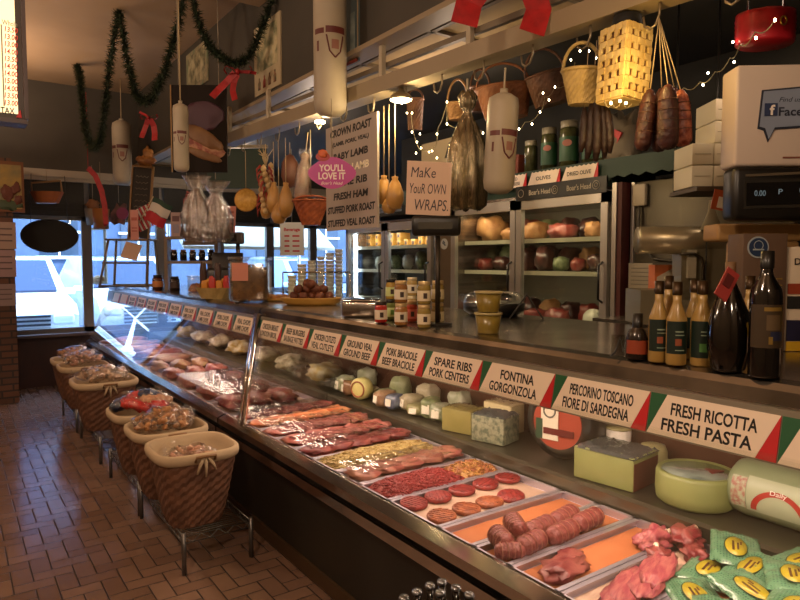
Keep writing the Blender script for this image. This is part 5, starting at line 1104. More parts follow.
# white takeout boxes on a wall shelf
d_ = 3.0; s_ = d_/F; q = at(712, 187, d=d_)
t = T('takeout_shelf', 'small shelf carrying stacked white takeout boxes', 'shelf', (q.x, q.y, q.z), -PSI); MB().box((8*s_, .1, -.012), (56*s_, .3, .02)).obj('board', mat('shelf dark wood', '#4a3a28', .6), t)
[MB().cyl((x_*s_, .26, -.02), (x_*s_, .26, 2.93-q.z), .006, 6).obj('hanger', black, t) for x_ in (-14, 30)]
tk = mat('takeout board', '#d4cab0', .6)
for j, (zc, xs) in enumerate(((0, (-11, 11)), (1, (-11, 11)), (2, (11,)), (3, (11,)))):
    for x in xs:
        o = T('takeout_box', 'folded white takeout box, %s of the %s stack' % (['bottom one', 'second one up', 'third one up', 'top one'][j], 'left' if x < 0 else 'right'), 'box', q+(R_ @ Vector((x*s_+1*s_, .1, 0)))+Vector((0, 0, .0005+j*.1025)), -PSI, 'stacked takeout boxes')
        MB().box((0, 0, .0505), (21*s_, .20, .0975), bev=.002).obj('carton', tk, o); MB().box((0, -.101, .0505), (16*s_, .002, .002)).obj('flap_line', mat('flap shade', '#8f8468', .6), o)

# ================================================================ HOOK RAIL ABOVE THE COUNTER
hA, hB = Vector((2.26, .6, 2.58)), Vector((2.02, 5.6, 2.63))
t = T('hook_rail', 'long pale metal rail with hooks hanging over the counter', 'rail', (hA+hB)/2, 0)
dirn = (hB-hA).normalized(); mid = (hA+hB)/2
az = math.atan2(dirn.y, dirn.x)-PI/2; Lr = (hB-hA).length; t.rotation_euler = (math.atan2(hB.z-hA.z, 5), 0, az)
MB().box((0, 0, .04), (.05, Lr, .09)).box((.05, 0, .0), (.10, Lr, .008)).obj('beam', mat('pale beam', '#8f8068', .5, .2), t)
MB().box((.06, 0, .17), (.03, Lr, .03)).obj('upper_channel', mat('channel', '#6f624e', .5), t)
for k in range(7): MB().box((.02, -Lr/2+.4+k*.75, .20), (.03, .03, .24)).obj('hanger', mat('hanger white', '#b0a48c', .5), t)
hk = mat('steel hook', '#8a7d68', .35, .7)
for k in range(16):
    y = -Lr/2+.25+k*.31
    MB().tube([(.02, y, .03), (.02, y, -.05), (.02, y+.015, -.085), (.02, y+.04, -.095), (.02, y+.06, -.08), (.02, y+.068, -.04)], .005, 6).obj('hook', hk, t)
def rail_at(y):
    """underside of the rail at world y"""
    u = (y-hA.y)/(hB.y-hA.y); p = hA.lerp(hB, u); return Vector((p.x, y, p.z-.05))
def hangd(px, py, X=None):
    """point on the vertical plane of the rail seen at a pixel"""
    lo, hi = 1.0, 12.0
    for _ in range(40):
        m_ = (lo+hi)/2; p = at(px, py, d=m_); xr = hA.x+(hB.x-hA.x)*(p.y-hA.y)/(hB.y-hA.y)
        if p.x < xr+.02: lo = m_
        else: hi = m_
    return p, m_
def hthing(px, py, name, label, cat, group=None, rz=None, dd=0., string=True, d=None, top=None):
    """origin at the pixel; a string part goes up to the rail"""
    p, m_ = hangd(px, py)
    if d: m_ = d; p = at(px, py, d=d)
    t = T(name, label, cat, p, -PSI if rz is None else rz, group); s_ = m_/F
    return t, s_, p
def string_up(t, p, zs, r=.003, z1=2.53, m=twine, dx=0.):
    MB().cyl((dx, 0, zs), (dx, 0, z1-p.z), r, 6).obj('string', m, t)

# big menu sign
t = T('roast_sign', 'large pale sign listing CROWN ROAST down to STUFFED VEAL ROAST', 'sign', (2.07, 3.475, 1.805), -PI/2)
MB().box((0, 0, .335), (.62, .014, .67)).obj('board', mat('sign board', '#a3968a', .5), t)
lines = [('CROWN ROAST', .62, .5, .05), ('(LAMB, PORK, VEAL)', .545, .44, .034), ('BABY LAMB', .468, .42, .045), ('SPRING', .385, .24, .045), ('PRIME RIB', .30, .40, .045), ('FRESH HAM', .215, .42, .046), ('STUFFED PORK ROAST', .13, .575, .046), ('STUFFED VEAL ROAST', .045, .575, .046)]
for s0, z, w_, h_ in lines:
    text(t, 'text', s0, -.0 if s0 != 'SPRING' else -.12, z, w_, h_, -.0075, ink, italic=.12 if z > .5 else .1, thick=.038)
text(t, 'pale_text', 'LAMB', .12, .385, .2, .045, -.0075, mat('cream letters', '#efe6c4', .5), italic=.1, thick=.03)
for x in (-.26, .26): MB().cyl((x, 0, .67), (x, 0, .74), .004, 6).obj('hook_wire', hk, t)
# pink tag in front of it
t, s_, p = hthing(332, 173, 'pink_tag', "bright pink rounded sign reading YOU'LL LOVE IT", 'sign', d=3.55)
pk_ = mat('hot pink', '#b8348c', .45)
def disc(w_, h_, y0, y1, n=40, lobes=0.): 
    return [(w_*math.cos(2*PI*i/n)*(1+lobes*math.cos(8*PI*i/n)), h_*math.sin(2*PI*i/n)*(1+lobes*math.cos(8*PI*i/n))) for i in range(n)]
MB().prism(disc(23*s_, 15*s_, 0, 0, lobes=.05), -.004, .004).obj('card', pk_, t)
cw = mat('tag white', '#f0dcd8', .5)
text(t, 'text', "YOU'LL", 0, 5*s_, 26*s_, 7*s_, -.0045, cw, thick=.03); text(t, 'text', 'LOVE IT', 0, -3*s_, 27*s_, 7*s_, -.0045, cw, thick=.03); text(t, 'script_text', "Boar's Head", 0, -10*s_, 22*s_, 3*s_, -.0045, cw, italic=.4)
MB().prism([(a-9*s_, b+16*s_) for a, b in disc(7*s_, 4.5*s_, 0, 0)], -.007, -.002).obj('emblem_oval', mat('emblem red', '#a8322a', .5), t)
MB().blob((-9*s_, -.008, 19*s_), (4*s_, .004, 4*s_), .3, 3, 5).obj('emblem_head', mat('emblem orange', '#c9602c', .5), t)
string_up(t, p, 14*s_, z1=2.5, m=cord)
# make your own wraps, on the counter display
dw = 2.95
q = on(445, 333); dq = 3.0
p = at(428, 190, d=dq); s_ = dq/F
base = at(436, 226, d=dq)
t = T('order_display', 'black order display on a thin post above the sauce jars', 'display', (base.x, base.y, CZ), -PSI)
zc = base.z-CZ; MB().box((0, 0, zc), (49*s_, .06, 20*s_), bev=.015).obj('housing', black, t); MB().box((-1*s_, -.032, zc), (34*s_, .003, 7*s_)).obj('screen', mat('olive screen', '#3c3a30', .25), t)
MB().cyl((2*s_, .01, 0), (2*s_, .01, zc-8*s_), .012, 10).obj('post', mat('dark post', '#3a3228', .4, .5), t); MB().lathe([(0, 0), (.07, 0), (.07, .01), (.02, .014), (0, .014)], (2*s_, .01, 0), n=22).obj('foot', black, t)
t = T('wraps_sign', 'handwritten card reading Make Your Own Wraps', 'sign', (p.x, p.y, base.z+11*s_), -PSI+.12, ry=.03)
MB().box((0, 0, 26.5*s_), (45*s_, .005, 53*s_)).obj('card', mat('sign card pink', '#d3b4a0', .6), t)
mk = mat('marker ink', '#3d3744', .6)
for s0, x, z, w_, h_ in (('MaKe', -6, 42, 25, 10), ('YouR OWN', -1, 26, 37, 10), ('WRAPS.', 3, 10, 34, 11)): text(t, 'text', s0, x*s_, z*s_, w_*s_, h_*s_, -.003, mk, italic=.15)
# pendant lamp
t, s_, p = hthing(401, 100, 'pendant_lamp', 'small round lamp glowing warm above the big signs', 'lamp')
MB().lathe([(11*s_, 0), (11.5*s_, 2*s_), (9*s_, 5*s_), (3*s_, 9*s_), (2*s_, 14*s_), (0, 14*s_)], n=30).obj('shade', mat('lamp shade', '#8a7a5c', .4, .5), t)
MB().lathe([(0, -1.6*s_), (8*s_, -1.2*s_), (10.8*s_, 0), (10.8*s_, 1*s_), (0, 1*s_)], n=30).obj('bulb', mat('lamp glow', '#fff0c8', .5, emit=22, ecol='#ffe6b0'), t); string_up(t, p, 13*s_, .006, m=black)
point('lamp_light', (p.x, p.y, p.z-.06), 14, '#ffdca0', .05)
t, s_, p = hthing(320, 122, 'small_lamp', 'small bright lamp under the rail left of the big sign', 'lamp')
MB().lathe([(0, -2*s_), (5*s_, -1*s_), (5*s_, 1*s_), (0, 2*s_)], n=18).obj('bulb', mat('lamp glow', '#fff0c8', .5, emit=22, ecol='#ffe6b0'), t); string_up(t, p, 1*s_, .008, m=black)
point('lamp_light', (p.x, p.y, p.z-.07), 5, '#ffdca0', .03)

# cheeses hanging from strings
prov = mat('hanging provolone', '#a07434', .45, col2='#b08444', scale=6, coat=.3)
def pear(px, py, w_, h_, label, n=1, grp=None, m=prov, tilt=0., strings=2, name='hanging_provolone'):
    t, s_, p = hthing(px, py, name, label, 'cheese', grp); t.rotation_euler.y = tilt
    MB().lathe([(0, -h_*.5), (w_*.32, -h_*.45), (w_*.5, -h_*.2), (w_*.47, .02*h_), (w_*.3, h_*.28), (w_*.16, h_*.4), (w_*.2, h_*.47), (0, h_*.5)] if False else [(a*s_, b*s_) for a, b in [(0, -h_*.5), (w_*.32, -h_*.45), (w_*.5, -h_*.2), (w_*.47, .02*h_), (w_*.3, h_*.28), (w_*.16, h_*.4), (w_*.2, h_*.47), (0, h_*.5)]], n=22).obj('cheese', m, t)
    mb = MB()
    for k in range(strings):
        a = PI*k/strings; pts = [(w_*.5*s_*math.cos(a)*math.cos(q), w_*.5*s_*math.sin(a)*math.cos(q), h_*.5*s_*math.sin(q)) for q in [2*PI*i/20 for i in range(20)]]
    mb.cyl((0, 0, h_*.46*s_), (0, 0, 2.53-p.z), .003, 5); mb.obj('string', twine, t)
    return t
for k, (px, py, w_, h_) in enumerate(((274, 198, 15, 32), (286, 200, 15, 36), (279, 213, 16, 22), (266, 207, 12, 24))):
    pear(px, py, w_, h_, ['golden pear-shaped cheese, upper left of the cluster beside the garlic braid', 'golden pear-shaped cheese, right one of the cluster beside the garlic braid', 'golden pear-shaped cheese, lowest of the cluster beside the garlic braid', 'golden pear-shaped cheese touching the garlic braid'][k], grp='golden cheeses beside the garlic braid')
for k, (px, py, w_, h_) in enumerate(((384, 190, 17, 30), (395, 193, 18, 34), (389, 205, 15, 18))):
    pear(px, py, w_, h_, ['golden cheese left in the cluster behind the handwritten card', 'golden cheese right in the cluster behind the handwritten card', 'golden cheese lowest in the cluster left of the handwritten card'][k], grp='golden cheeses beside the handwritten card')
# gold disc
t, s_, p = hthing(246, 200, 'round_bread', 'round golden disc hanging in front of the window', 'disc')
MB().lathe([(0, -.012), (10.5*s_, -.012), (11*s_, 0), (10.5*s_, .012), (0, .012)], n=30, M=Matrix.Rotation(PI/2, 4, 'X')).obj('disc', mat('gold disc', '#c9963c', .45, col2='#dcae55', scale=40), t)
MB().tube([(11*s_*math.cos(a), 0, 11*s_*math.sin(a)) for a in [2*PI*q/28 for q in range(28)]], .006, 6, closed=True).obj('rim', mat('disc rim', '#b07a2c', .5), t); string_up(t, p, 11*s_)
# garlic braid
t, s_, p = hthing(266, 180, 'garlic_braid', 'braid of pale garlic bulbs with dried red peppers', 'garlic braid')
rn = random.Random(21); mb = MB(); mp = MB()
for k in range(26):
    a = k*2.2; zz = 14-k*1.8; mb.lathe([(0, -3*s_), (2.2*s_, -2.4*s_), (3*s_, 0), (2*s_, 2*s_), (.5*s_, 3.6*s_), (0, 4*s_)], (5*s_*math.cos(a), 4*s_*math.sin(a), zz*s_), n=10)
    a2 = a+1.1; mp.tube([(5*s_*math.cos(a2), 4*s_*math.sin(a2), (zz+2)*s_), (9*s_*math.cos(a2), 6*s_*math.sin(a2), (zz-2)*s_), (9*s_*math.cos(a2), 6*s_*math.sin(a2), (zz-8)*s_)], [1.3*s_, 1.1*s_, .2*s_], 6)
mb.obj('garlic_bulbs', mat('garlic skin', '#c2a878', .6, col2='#a8895c', scale=10), t)['kind'] = 'stuff'; mp.obj('red_peppers', mat('dried pepper', '#8a2a1c', .4), t)['kind'] = 'stuff'
mb = MB()
for k in range(9): mb.tube([(0, 0, 14*s_), (rn.uniform(-3, 3)*s_, rn.uniform(-3, 3)*s_, 22*s_), (rn.uniform(-8, 8)*s_, rn.uniform(-3, 3)*s_, rn.uniform(24, 34)*s_)], [.8*s_, .6*s_, .3*s_], 5)
mb.obj('dry_stalks', twine, t); string_up(t, p, 14*s_)
# cellophane sausage and pinkish ham behind
t, s_, p = hthing(303, 178, 'wrapped_sausage', 'long sausage in shiny film hanging left of the pink sign', 'sausage', rz=-PSI); t.rotation_euler.y = .12
MB().lathe([(0, -28*s_), (4*s_, -26*s_), (7*s_, -18*s_), (7*s_, 8*s_), (3.5*s_, 18*s_), (5*s_, 22*s_), (2*s_, 25*s_)], n=18).obj('sausage', mat('dull sausage', '#6b5444', .35, col2='#8a7060', scale=12, bump=.4), t)
MB().lathe([(0, -30*s_), (5*s_, -28*s_), (8*s_, -18*s_), (8.2*s_, 8*s_), (4*s_, 18*s_), (7*s_, 24*s_), (6*s_, 28*s_)], n=18, caps=False).obj('film', filmw, t); string_up(t, p, 24*s_)
t, s_, p = hthing(290, 168, 'hanging_ham', 'brownish pink ham hanging behind the shiny sausage', 'ham', d=5.0)
MB().lathe([(0, -20*s_), (6*s_, -18*s_), (9*s_, -8*s_), (8*s_, 5*s_), (4*s_, 12*s_), (0, 14*s_)], n=18).obj('ham', mat('pinkish ham', '#5c3828', .5, col2='#6c4434', scale=6), t); string_up(t, p, 13*s_)
# brown woven bowl hanging
def hbasket(px, py, w_, h_, m, label, d=None, handle=18, flare=.72, sy=.7, rz=None, tilt=0., amp=.0022, name='hanging_basket', grp=None, sq=0.):
    t, s_, p = hthing(px, py, name, label, 'basket', grp, d=d, rz=rz); t.rotation_euler.y = tilt
    r = w_*s_/2; h = h_*s_
    pr = [(r*(flare+(1-flare)*i/10), -h/2+h*i/10) for i in range(11)]+[(r*(flare+(1-flare)*(10-i)/10)-.008, -h/2+h*(10-i)/10) for i in range(10)]+[(0, -h/2+.01)]
    MB().lathe([(0, -h/2)]+pr, n=56, sy=sy, weave=amp, smooth=False, caps=False, sq=sq).obj('bowl', m, t)
    MB().tube([(r*math.cos(a), r*sy*math.sin(a), h/2) for a in [2*PI*q/30 for q in range(30)]], .008, 6, closed=True).obj('rim', m, t)
    if handle: MB().tube([(r*.96*math.cos(a), 0, h/2+handle*s_*math.sin(a)) for a in [PI*q/18 for q in range(19)]], .008, 6).obj('handle', m, t)
    z0 = h/2+handle*s_
    if d is None: string_up(t, p, z0-.01, .004, m=hk)
    return t, s_, p
hbasket(311, 213, 36, 24, mat('reddish wicker', '#9a4f26', .5, col2='#7d3a1a', scale=25), 'reddish woven bowl hanging beside the big roast sign', handle=5, flare=.5)
dkw = mat('dark wicker', '#5c3820', .6, col2='#4a2c18', scale=14)
hbasket(415, 115, 17, 30, dkw, 'narrow dark basket hanging right of the round lamp', d=4.3, handle=10, flare=.8)
hbasket(458, 112, 22, 16, mat('tan wicker', '#8f6a42', .6, col2='#7d5a36', scale=20), 'small tan basket hanging left of the foil parcel', d=4.1, handle=24, flare=.8)
hbasket(505, 103, 56, 30, mat('orange brown wicker', '#7d4a26', .6, col2='#6a3c1c', scale=20), 'wide orange-brown basket behind the white roll', d=3.9, handle=24, flare=.75, tilt=-.1)
hbasket(549, 90, 42, 30, dkw, 'dark brown basket tilted right of the white roll', d=3.8, handle=26, flare=.8, tilt=-.25)
hbasket(480, 100, 20, 24, dkw, 'dark narrow handled basket behind the foil parcel', d=4.2, handle=18, flare=.8)
hbasket(582, 88, 40, 33, wick_l, 'light straw basket with a tall loop handle', handle=28, flare=.66)
# square lit basket
t, s_, p = hthing(624, 66, 'square_wicker_basket', 'tall square straw basket glowing in the fairy lights', 'basket', rz=-PSI+.5); t.rotation_euler.y = .07
gw = mat('golden straw', '#d8c184', .6, col2='#c4a868', scale=14)
mb = MB(); mh = MB(); a = 17*s_; H = 72*s_; nx, nz = 7, 11
for f in range(4):
    R4 = Matrix.Rotation(PI/2*f, 4, 'Z')
    for i in range(nx):
        for j in range(nz):
            c_ = R4 @ Vector((-a+(i+.5)*2*a/nx, -a-(.003 if (i+j) % 2 else 0), -H/2+(j+.5)*H/nz))
            if i % 2 == 1 and j % 2 == 1: mh.box(c_+(R4 @ Vector((0, .006, 0))), (2*a/nx, .004, H/nz), rot=(0, 0, PI/2*f))
            else: mb.box(c_, (2*a/nx*.94, .010, H/nz*.94), rot=(0, 0, PI/2*f))
mb.box((0, 0, -H/2), (2*a, 2*a, .012)); mb.obj('woven_body', gw, t)['kind'] = 'stuff'; mh.obj('gaps', mat('wicker gap', '#6b4420', .7), t)['kind'] = 'stuff'
MB().lathe([(a*.9, 0), (a*.8, .05), (a*.3, .07), (0, .07)], (0, 0, H/2), n=24).obj('dark_cap', matteblack, t); string_up(t, p, H/2+.06, .004, m=hk, )
point('fairy_glow', (p.x-.16, p.y-.18, p.z-.05), 2.6, '#ffce78', .02); point('fairy_glow', (p.x-.2, p.y-.02, p.z-.25), 1.2, '#ffce78', .02)
# salami bunches
sal = mat('dark salami', '#2e1511', .5, col2='#4a241c', scale=30, bump=.7, bscale=45); sal2 = mat('brown sausage', '#2e1b13', .55, col2='#24140e', scale=30, bump=.7, bscale=45)
for k, (px, py, w_, h_, tl_, dd) in enumerate(((646, 120, 17, 62, .12, 0), (660, 120, 17, 66, .03, .07), (668, 117, 20, 64, -.03, -.05), (682, 118, 18, 58, -.08, .04), (675, 112, 15, 52, -.06, .12))):
    pc, m_ = hangd(px, py); t = T('salami', ['dark netted salami at the left of the bunch', 'dark salami second from left in the bunch', 'largest dark salami at the front of the bunch', 'red netted salami at the right of the bunch', 'salami at the back of the bunch'][k], 'salami', at(px, py, d=m_+dd), -PSI, 'salamis tied in a bunch'); t.rotation_euler.y = tl_; s_ = m_/F
    w_, h_ = w_*s_/2, h_*s_/2
    MB().lathe([(0, -h_), (w_*.6, -h_*.96), (w_*.95, -h_*.8), (w_, -h_*.3), (w_*.95, h_*.4), (w_*.75, h_*.75), (w_*.35, h_*.95), (0, h_)], n=20).obj('salami', sal if k != 3 else mat('red salami', '#6b2418', .4, col2='#b06a50', scale=40, bump=.7), t)
    nb = MB()
    for q in (-.7, -.4, -.1, .2, .5): nb.tube([(w_*1.0*math.cos(b)*(.9 if abs(q) > .6 else 1), w_*1.0*math.sin(b)*(.9 if abs(q) > .6 else 1), h_*q) for b in [2*PI*i/16 for i in range(16)]], .0015, 4, closed=True)
    nb.obj('netting', mat('salami net', '#5c4030', .8), t)
    top = at(659, 18, d=hangd(659, 18)[1]); ml = t.matrix_basis if False else (Matrix.Translation(t.location) @ t.rotation_euler.to_matrix().to_4x4()).inverted()
    MB().tube([(0, 0, h_*.98), tuple(ml @ top)], .0022, 5).obj('string', twine, t)
for k, (px, w_, h_, tl_) in enumerate(((583, 9, 44, .05), (590, 10, 58, .06), (597, 10, 62, 0), (604, 9, 56, -.06), (609, 8, 46, -.1))):
    pc, m_ = hangd(px, 130); m_ += .02*(k % 2)
    t = T('dry_sausage', 'thin dark sausage, %s in the bunch under the straw basket' % ['leftmost', 'second from left', 'middle one', 'fourth from left', 'rightmost'][k], 'sausage', at(px, 130, d=m_), -PSI, 'thin sausages in a bunch'); t.rotation_euler.y = tl_; s_ = m_/F
    MB().tube([(-1*s_, 0, -h_*s_/2), (.6*s_, 0, -h_*s_/4), (1*s_, 0, 0), (.6*s_, 0, h_*s_/4), (0, 0, h_*s_/2)], [w_*s_*.22, w_*s_*.48, w_*s_*.5, w_*s_*.48, w_*s_*.2], 12).obj('sausage', sal2, t)
    MB().cyl((0, 0, h_*s_/2), (0, 0, 2.53-t.location.z), .002, 5).obj('string', twine, t)
# foil wrapped bundle
t, s_, p = hthing(467, 155, 'foil_parcel', 'long parcel gathered in shiny crinkled film beside the white roll', 'parcel')
cel = mat('crinkled foil film', '#8f8468', .22, .75, col2='#6b6048', scale=14, bump=1., bscale=28, stretch=(2.5, 2.5, .6))
mb = MB(); n = 40; vs = []; lv = [(-54, 15), (-50, 18), (-20, 20), (10, 17), (28, 10), (38, 5), (43, 3.5), (48, 7), (56, 9), (62, 5)]
for z, r in lv:
    for i in range(n):
        a = 2*PI*i/n; rr = r*s_*(1+.14*math.sin(9*a)+.06*math.sin(17*a+z)); vs.append((rr*math.cos(a), rr*.7*math.sin(a), z*s_+(.01*math.sin(7*a) if z > 50 or z < -52 else 0)))
mb.add(vs, [(i+j*n, (i+1) % n+j*n, (i+1) % n+(j+1)*n, i+(j+1)*n) for j in range(len(lv)-1) for i in range(n)]+[tuple(range(n))[::-1]], smooth=True); mb.obj('wrapping', cel, t)
string_up(t, p, 44*s_, .006, m=mat('pale cord', '#a89c84', .7))
# white rolls (large printed tubes)
rollw = mat('white casing', '#a89c88', .5, col2='#9c907c', scale=3); band_m = mat('maroon print', '#5c241f', .5); pr2 = mat('faded print', '#8a5c50', .5)
def bigroll(px, py, w_, h_, label, d=None, flat=False, grp='big white printed rolls'):
    t, s_, p = hthing(px, py, 'white_roll', label, 'hanging roll', grp, d=d); r, h = w_*s_/2, h_*s_/2
    MB().lathe([(0, -h), (r*.6, -h+.006), (r*.93, -h+r*.35), (r, -h+r*.8), (r, h-r*.8), (r*.93, h-r*.35), (r*.5, h-.006), (0, h)], n=36).obj('roll', rollw, t)
    def patch(nm, m, a0, a1, z0, z1, k=1.012, top=None):
        n = 10; vs = [(r*k*math.cos(-PI/2+a0+(a1-a0)*i/n), r*k*math.sin(-PI/2+a0+(a1-a0)*i/n), z) for z in (z0, z1) for i in range(n+1)]
        MB().add(vs, [(i, i+1, i+n+2, i+n+1) for i in range(n)], smooth=True).obj(nm, m, t)
    zb = h*.02
    patch('maroon_band', band_m, -.95, -.25, zb+.30*r, zb+.62*r); patch('maroon_band', band_m, -.15, 1.1, zb+.33*r, zb+.72*r)
    # crest: a shield outline and a bar
    for (q0, q1) in (((-.1, .2), (.1, -.75)), ((.1, -.75), (.42, -1.1)), ((.42, -1.1), (.75, -.75)), ((.75, -.75), (.95, .2))):
        pts = [(r*1.015*math.cos(-PI/2+q0[0]+(q1[0]-q0[0])*i/5), r*1.015*math.sin(-PI/2+q0[0]+(q1[0]-q0[0])*i/5), zb+r*(q0[1]+(q1[1]-q0[1])*i/5)) for i in range(6)]
        MB().tube(pts, r*.05, 5).obj('crest_line', band_m, t)
    patch('crest_face', pr2, .2, .65, zb-.6*r, zb-.05*r)
    patch('side_mark', band_m, -.75, -.6, zb-.7*r, zb-.1*r)
    MB().cyl((0, 0, h-.005), (0, 0, h+.02), r*.25, 12).obj('end_knot', rollw, t)
    return t, s_, p, h
t, s_, p, h = bigroll(330, 45, 33, 142, 'very large white printed roll hanging from the ceiling at the top', d=4.0); MB().cyl((0, 0, h), (0, 0, CEIL-p.z), .004, 6).obj('string', twine, t)
t, s_, p, h = bigroll(122, 153, 18, 64, 'white printed roll hanging near the window, beside the chalkboard', d=8.0); MB().cyl((0, 0, h), (0, 0, CEIL-p.z), .005, 6).obj('string', twine, t)
t, s_, p, h = bigroll(181, 138, 15, 68, 'white printed roll in front of the sandwich poster', d=4.95); MB().cyl((0, 0, h), (0, 0, CEIL-p.z), .005, 6).obj('string', twine, t)
t, s_, p, h = bigroll(501, 144, 31, 100, 'white printed roll hanging from the rail beside the foil parcel'); t.rotation_euler.y = .05; string_up(t, p, h, .005, m=mat('pale cord', '#a89c84', .7))
# red drum basket at the right
t, s_, p = hthing(765, 29, 'red_round_basket', 'red lacquered round basket hanging at the top right', 'basket', d=2.6)
MB().lathe([(0, -16*s_), (26*s_, -16*s_), (28*s_, -14*s_)]+[(28*s_+(.002 if i % 2 else -.001), (-13+2.4*i)*s_) for i in range(11)]+[(28*s_, 14*s_), (26*s_, 14*s_), (25*s_, 10*s_), (0, 10*s_)], n=48, sy=.8, caps=False).obj('drum', mat('red lacquer', '#c22434', .3, col2='#a01826', scale=12, coat=.4), t)
MB().tube([(5*s_+3*s_*math.cos(a), -23*s_, 4*s_*math.sin(a)) for a in [2*PI*i/14 for i in range(14)]], .004, 5, closed=True).obj('clasp', mat('gold clasp', '#a8863c', .3, .8), t)
for dx in (-18, 18): MB().cyl((dx*s_, 0, 14*s_), (dx*s_, 0, 2.92-p.z), .004, 6).obj('hanging_wire', black, t)
# small things high on the back wall strung with fairy lights
def lights(pts, name_lab, d0, bulbs):
    P0 = [at(px, py, d=dd) for px, py, dd in pts]; t = T('fairy_lights', name_lab, 'fairy lights', P0[0], 0); V = [p-P0[0] for p in P0]
    fine = []
    for i in range(len(V)-1):
        for k in range(5):
            u = k/5; q = V[i].lerp(V[i+1], u); q.z -= .02*math.sin(PI*u); fine.append(tuple(q))
    fine.append(tuple(V[-1])); MB().tube(fine, .0022, 5).obj('wire', mat('fairy wire', '#8f8466', .6), t)
    for b in bulbs:
        q = at(*b[:2], d=b[2])-P0[0]; MB().blob(tuple(q), (.0045, .0045, .006), 0, 1, 0, nu=8, nv=6).obj('bulb', mat('fairy bulb', '#fff2cc', .5, emit=22, ecol='#ffe9b8'), t)
    return t
lights([(640, 95, 2.9), (660, 92, 2.9), (684, 88, 2.85), (700, 82, 2.8), (715, 72, 2.75), (730, 58, 2.7), (740, 45, 2.5), (755, 32, 2.25), (775, 20, 2.25)], 'string of fairy lights running up to the red round basket', 2.8, [(703, 85, 2.78), (708, 73, 2.78), (734, 62, 2.65), (733, 42, 2.6), (756, 38, 2.22), (775, 20, 2.22), (670, 147, 2.7)])
lights([(575, 62, 3.6), (570, 80, 3.6), (555, 87, 3.6), (545, 97, 3.6), (540, 112, 3.6), (525, 122, 3.6), (515, 130, 3.6)], 'string of fairy lights over the brown hanging baskets', 3.6, [(571, 60, 3.55), (580, 51, 3.3), (589, 51, 3.3), (596, 58, 3.3), (592, 86, 3.0), (555, 87, 3.5), (543, 93, 3.5), (549, 100, 3.5), (540, 112, 3.5), (532, 124, 3.5), (519, 129, 3.5)])
lights([(411, 112, 4.2), (413, 130, 4.2), (420, 150, 4.2), (436, 145, 4.2), (438, 128, 4.2), (447, 103, 3.9), (447, 124, 3.9), (483, 132, 3.9)], 'string of fairy lights behind the foil parcel and card', 4.2, [(407, 113, 4.1), (412, 113, 4.1), (412, 132, 4.1), (420, 134, 4.1), (417, 142, 4.1), (421, 148, 4.1), (429, 152, 4.1), (437, 134, 4.1), (437, 158, 3.9), (447, 102, 3.8), (447, 124, 3.8), (483, 133, 3.8), (416, 153, 4.0), (432, 151, 4.0)])
lights([(604, 100, 2.5), (612, 104, 2.5), (622, 101, 2.5), (632, 104, 2.5)], 'short run of fairy lights under the square basket', 2.5, [(611, 103, 2.35), (620, 101, 2.35), (626, 103, 2.35)])
# ================================================================ BULKHEAD POSTERS, GARLANDS, BOWS
def wall_poster(px0, px1, py0, py1, name, label, parts=(), m=None, X=2.153, frame=None):
    a = at(px0, (py0[0]+py1[0])/2, X=X); b = at(px1, (py0[1]+py1[1])/2, X=X)
    zt = (at(px0, py0[0], X=X).z+at(px1, py0[1], X=X).z)/2; zb = (at(px0, py1[0], X=X).z+at(px1, py1[1], X=X).z)/2
    w_, h_ = abs(a.y-b.y), zt-zb; t = T(name, label, 'poster', (X, (a.y+b.y)/2, (zt+zb)/2), -PI/2)
    MB().box((0, 0, 0), (w_, .012, h_)).obj('sheet', m or paper, t)
    for (n_, mm, cx, cz, ww, hh) in parts: MB().box((cx*w_, -.009, cz*h_), (ww*w_, .006, hh*h_)).obj(n_, mm, t)
    return t, w_, h_
pcream = mat('aged poster', '#9a8a6c', .6, col2='#6f7a5c', scale=9); pg = mat('poster green print', '#4f5a3c', .6, col2='#8a5a3c', scale=30); pr = mat('poster red print', '#8a3a2c', .6)
t, w_, h_ = wall_poster(187, 208, (52, 42), (92, 84), 'vine_poster', 'small patterned poster in a dark frame high on the bulkhead, left one', m=pcream)
MB().heap(w_*.8, h_*.8, .004, .004, 14, 5, nx=24, ny=24).obj('vine_print', mat('vine print', '#5c5a40', .6, col2='#b0a480', scale=9), t, (0, -.007, 0), (PI/2, 0, 0))
t, w_, h_ = wall_poster(255, 281, (30, 10), (100, 82), 'bottle_poster', 'cream poster of vines with a row of small bottles along its foot', m=mat('cream poster', '#b0a080', .6))
MB().heap(w_*.8, h_*.6, .004, .004, 14, 9, nx=24, ny=24).obj('vine_print', mat('vine print b', '#6a7052', .6, col2='#c2b48c', scale=9), t, (0, -.007, h_*.12), (PI/2, 0, 0))
for k in range(4): MB().lathe([(0, 0), (.05*w_, 0), (.05*w_, .10*h_), (.02*w_, .13*h_), (.02*w_, .17*h_), (0, .17*h_)], (-.3*w_+.2*w_*k, -.008, -.43*h_), n=10, sy=.12).obj('bottle_print', [pg, pr, mat('brown print b', '#6a4a2c', .6), pg][k], t)
t, w_, h_ = wall_poster(347, 359, (-40, -46), (68, 60), 'blue_poster', 'grey-blue poster with a red border, right of the very large white roll', m=mat('blue grey poster', '#4f5c5c', .6), parts=(('border', pr, 0, -.485, 1, .03), ('border', mat('cream border', '#a08a6c', .6), .48, 0, .04, 1), ('pale_figure', mat('pale figure', '#8d958c', .6, col2='#5f6c68', scale=9), .05, -.2, .35, .35)))
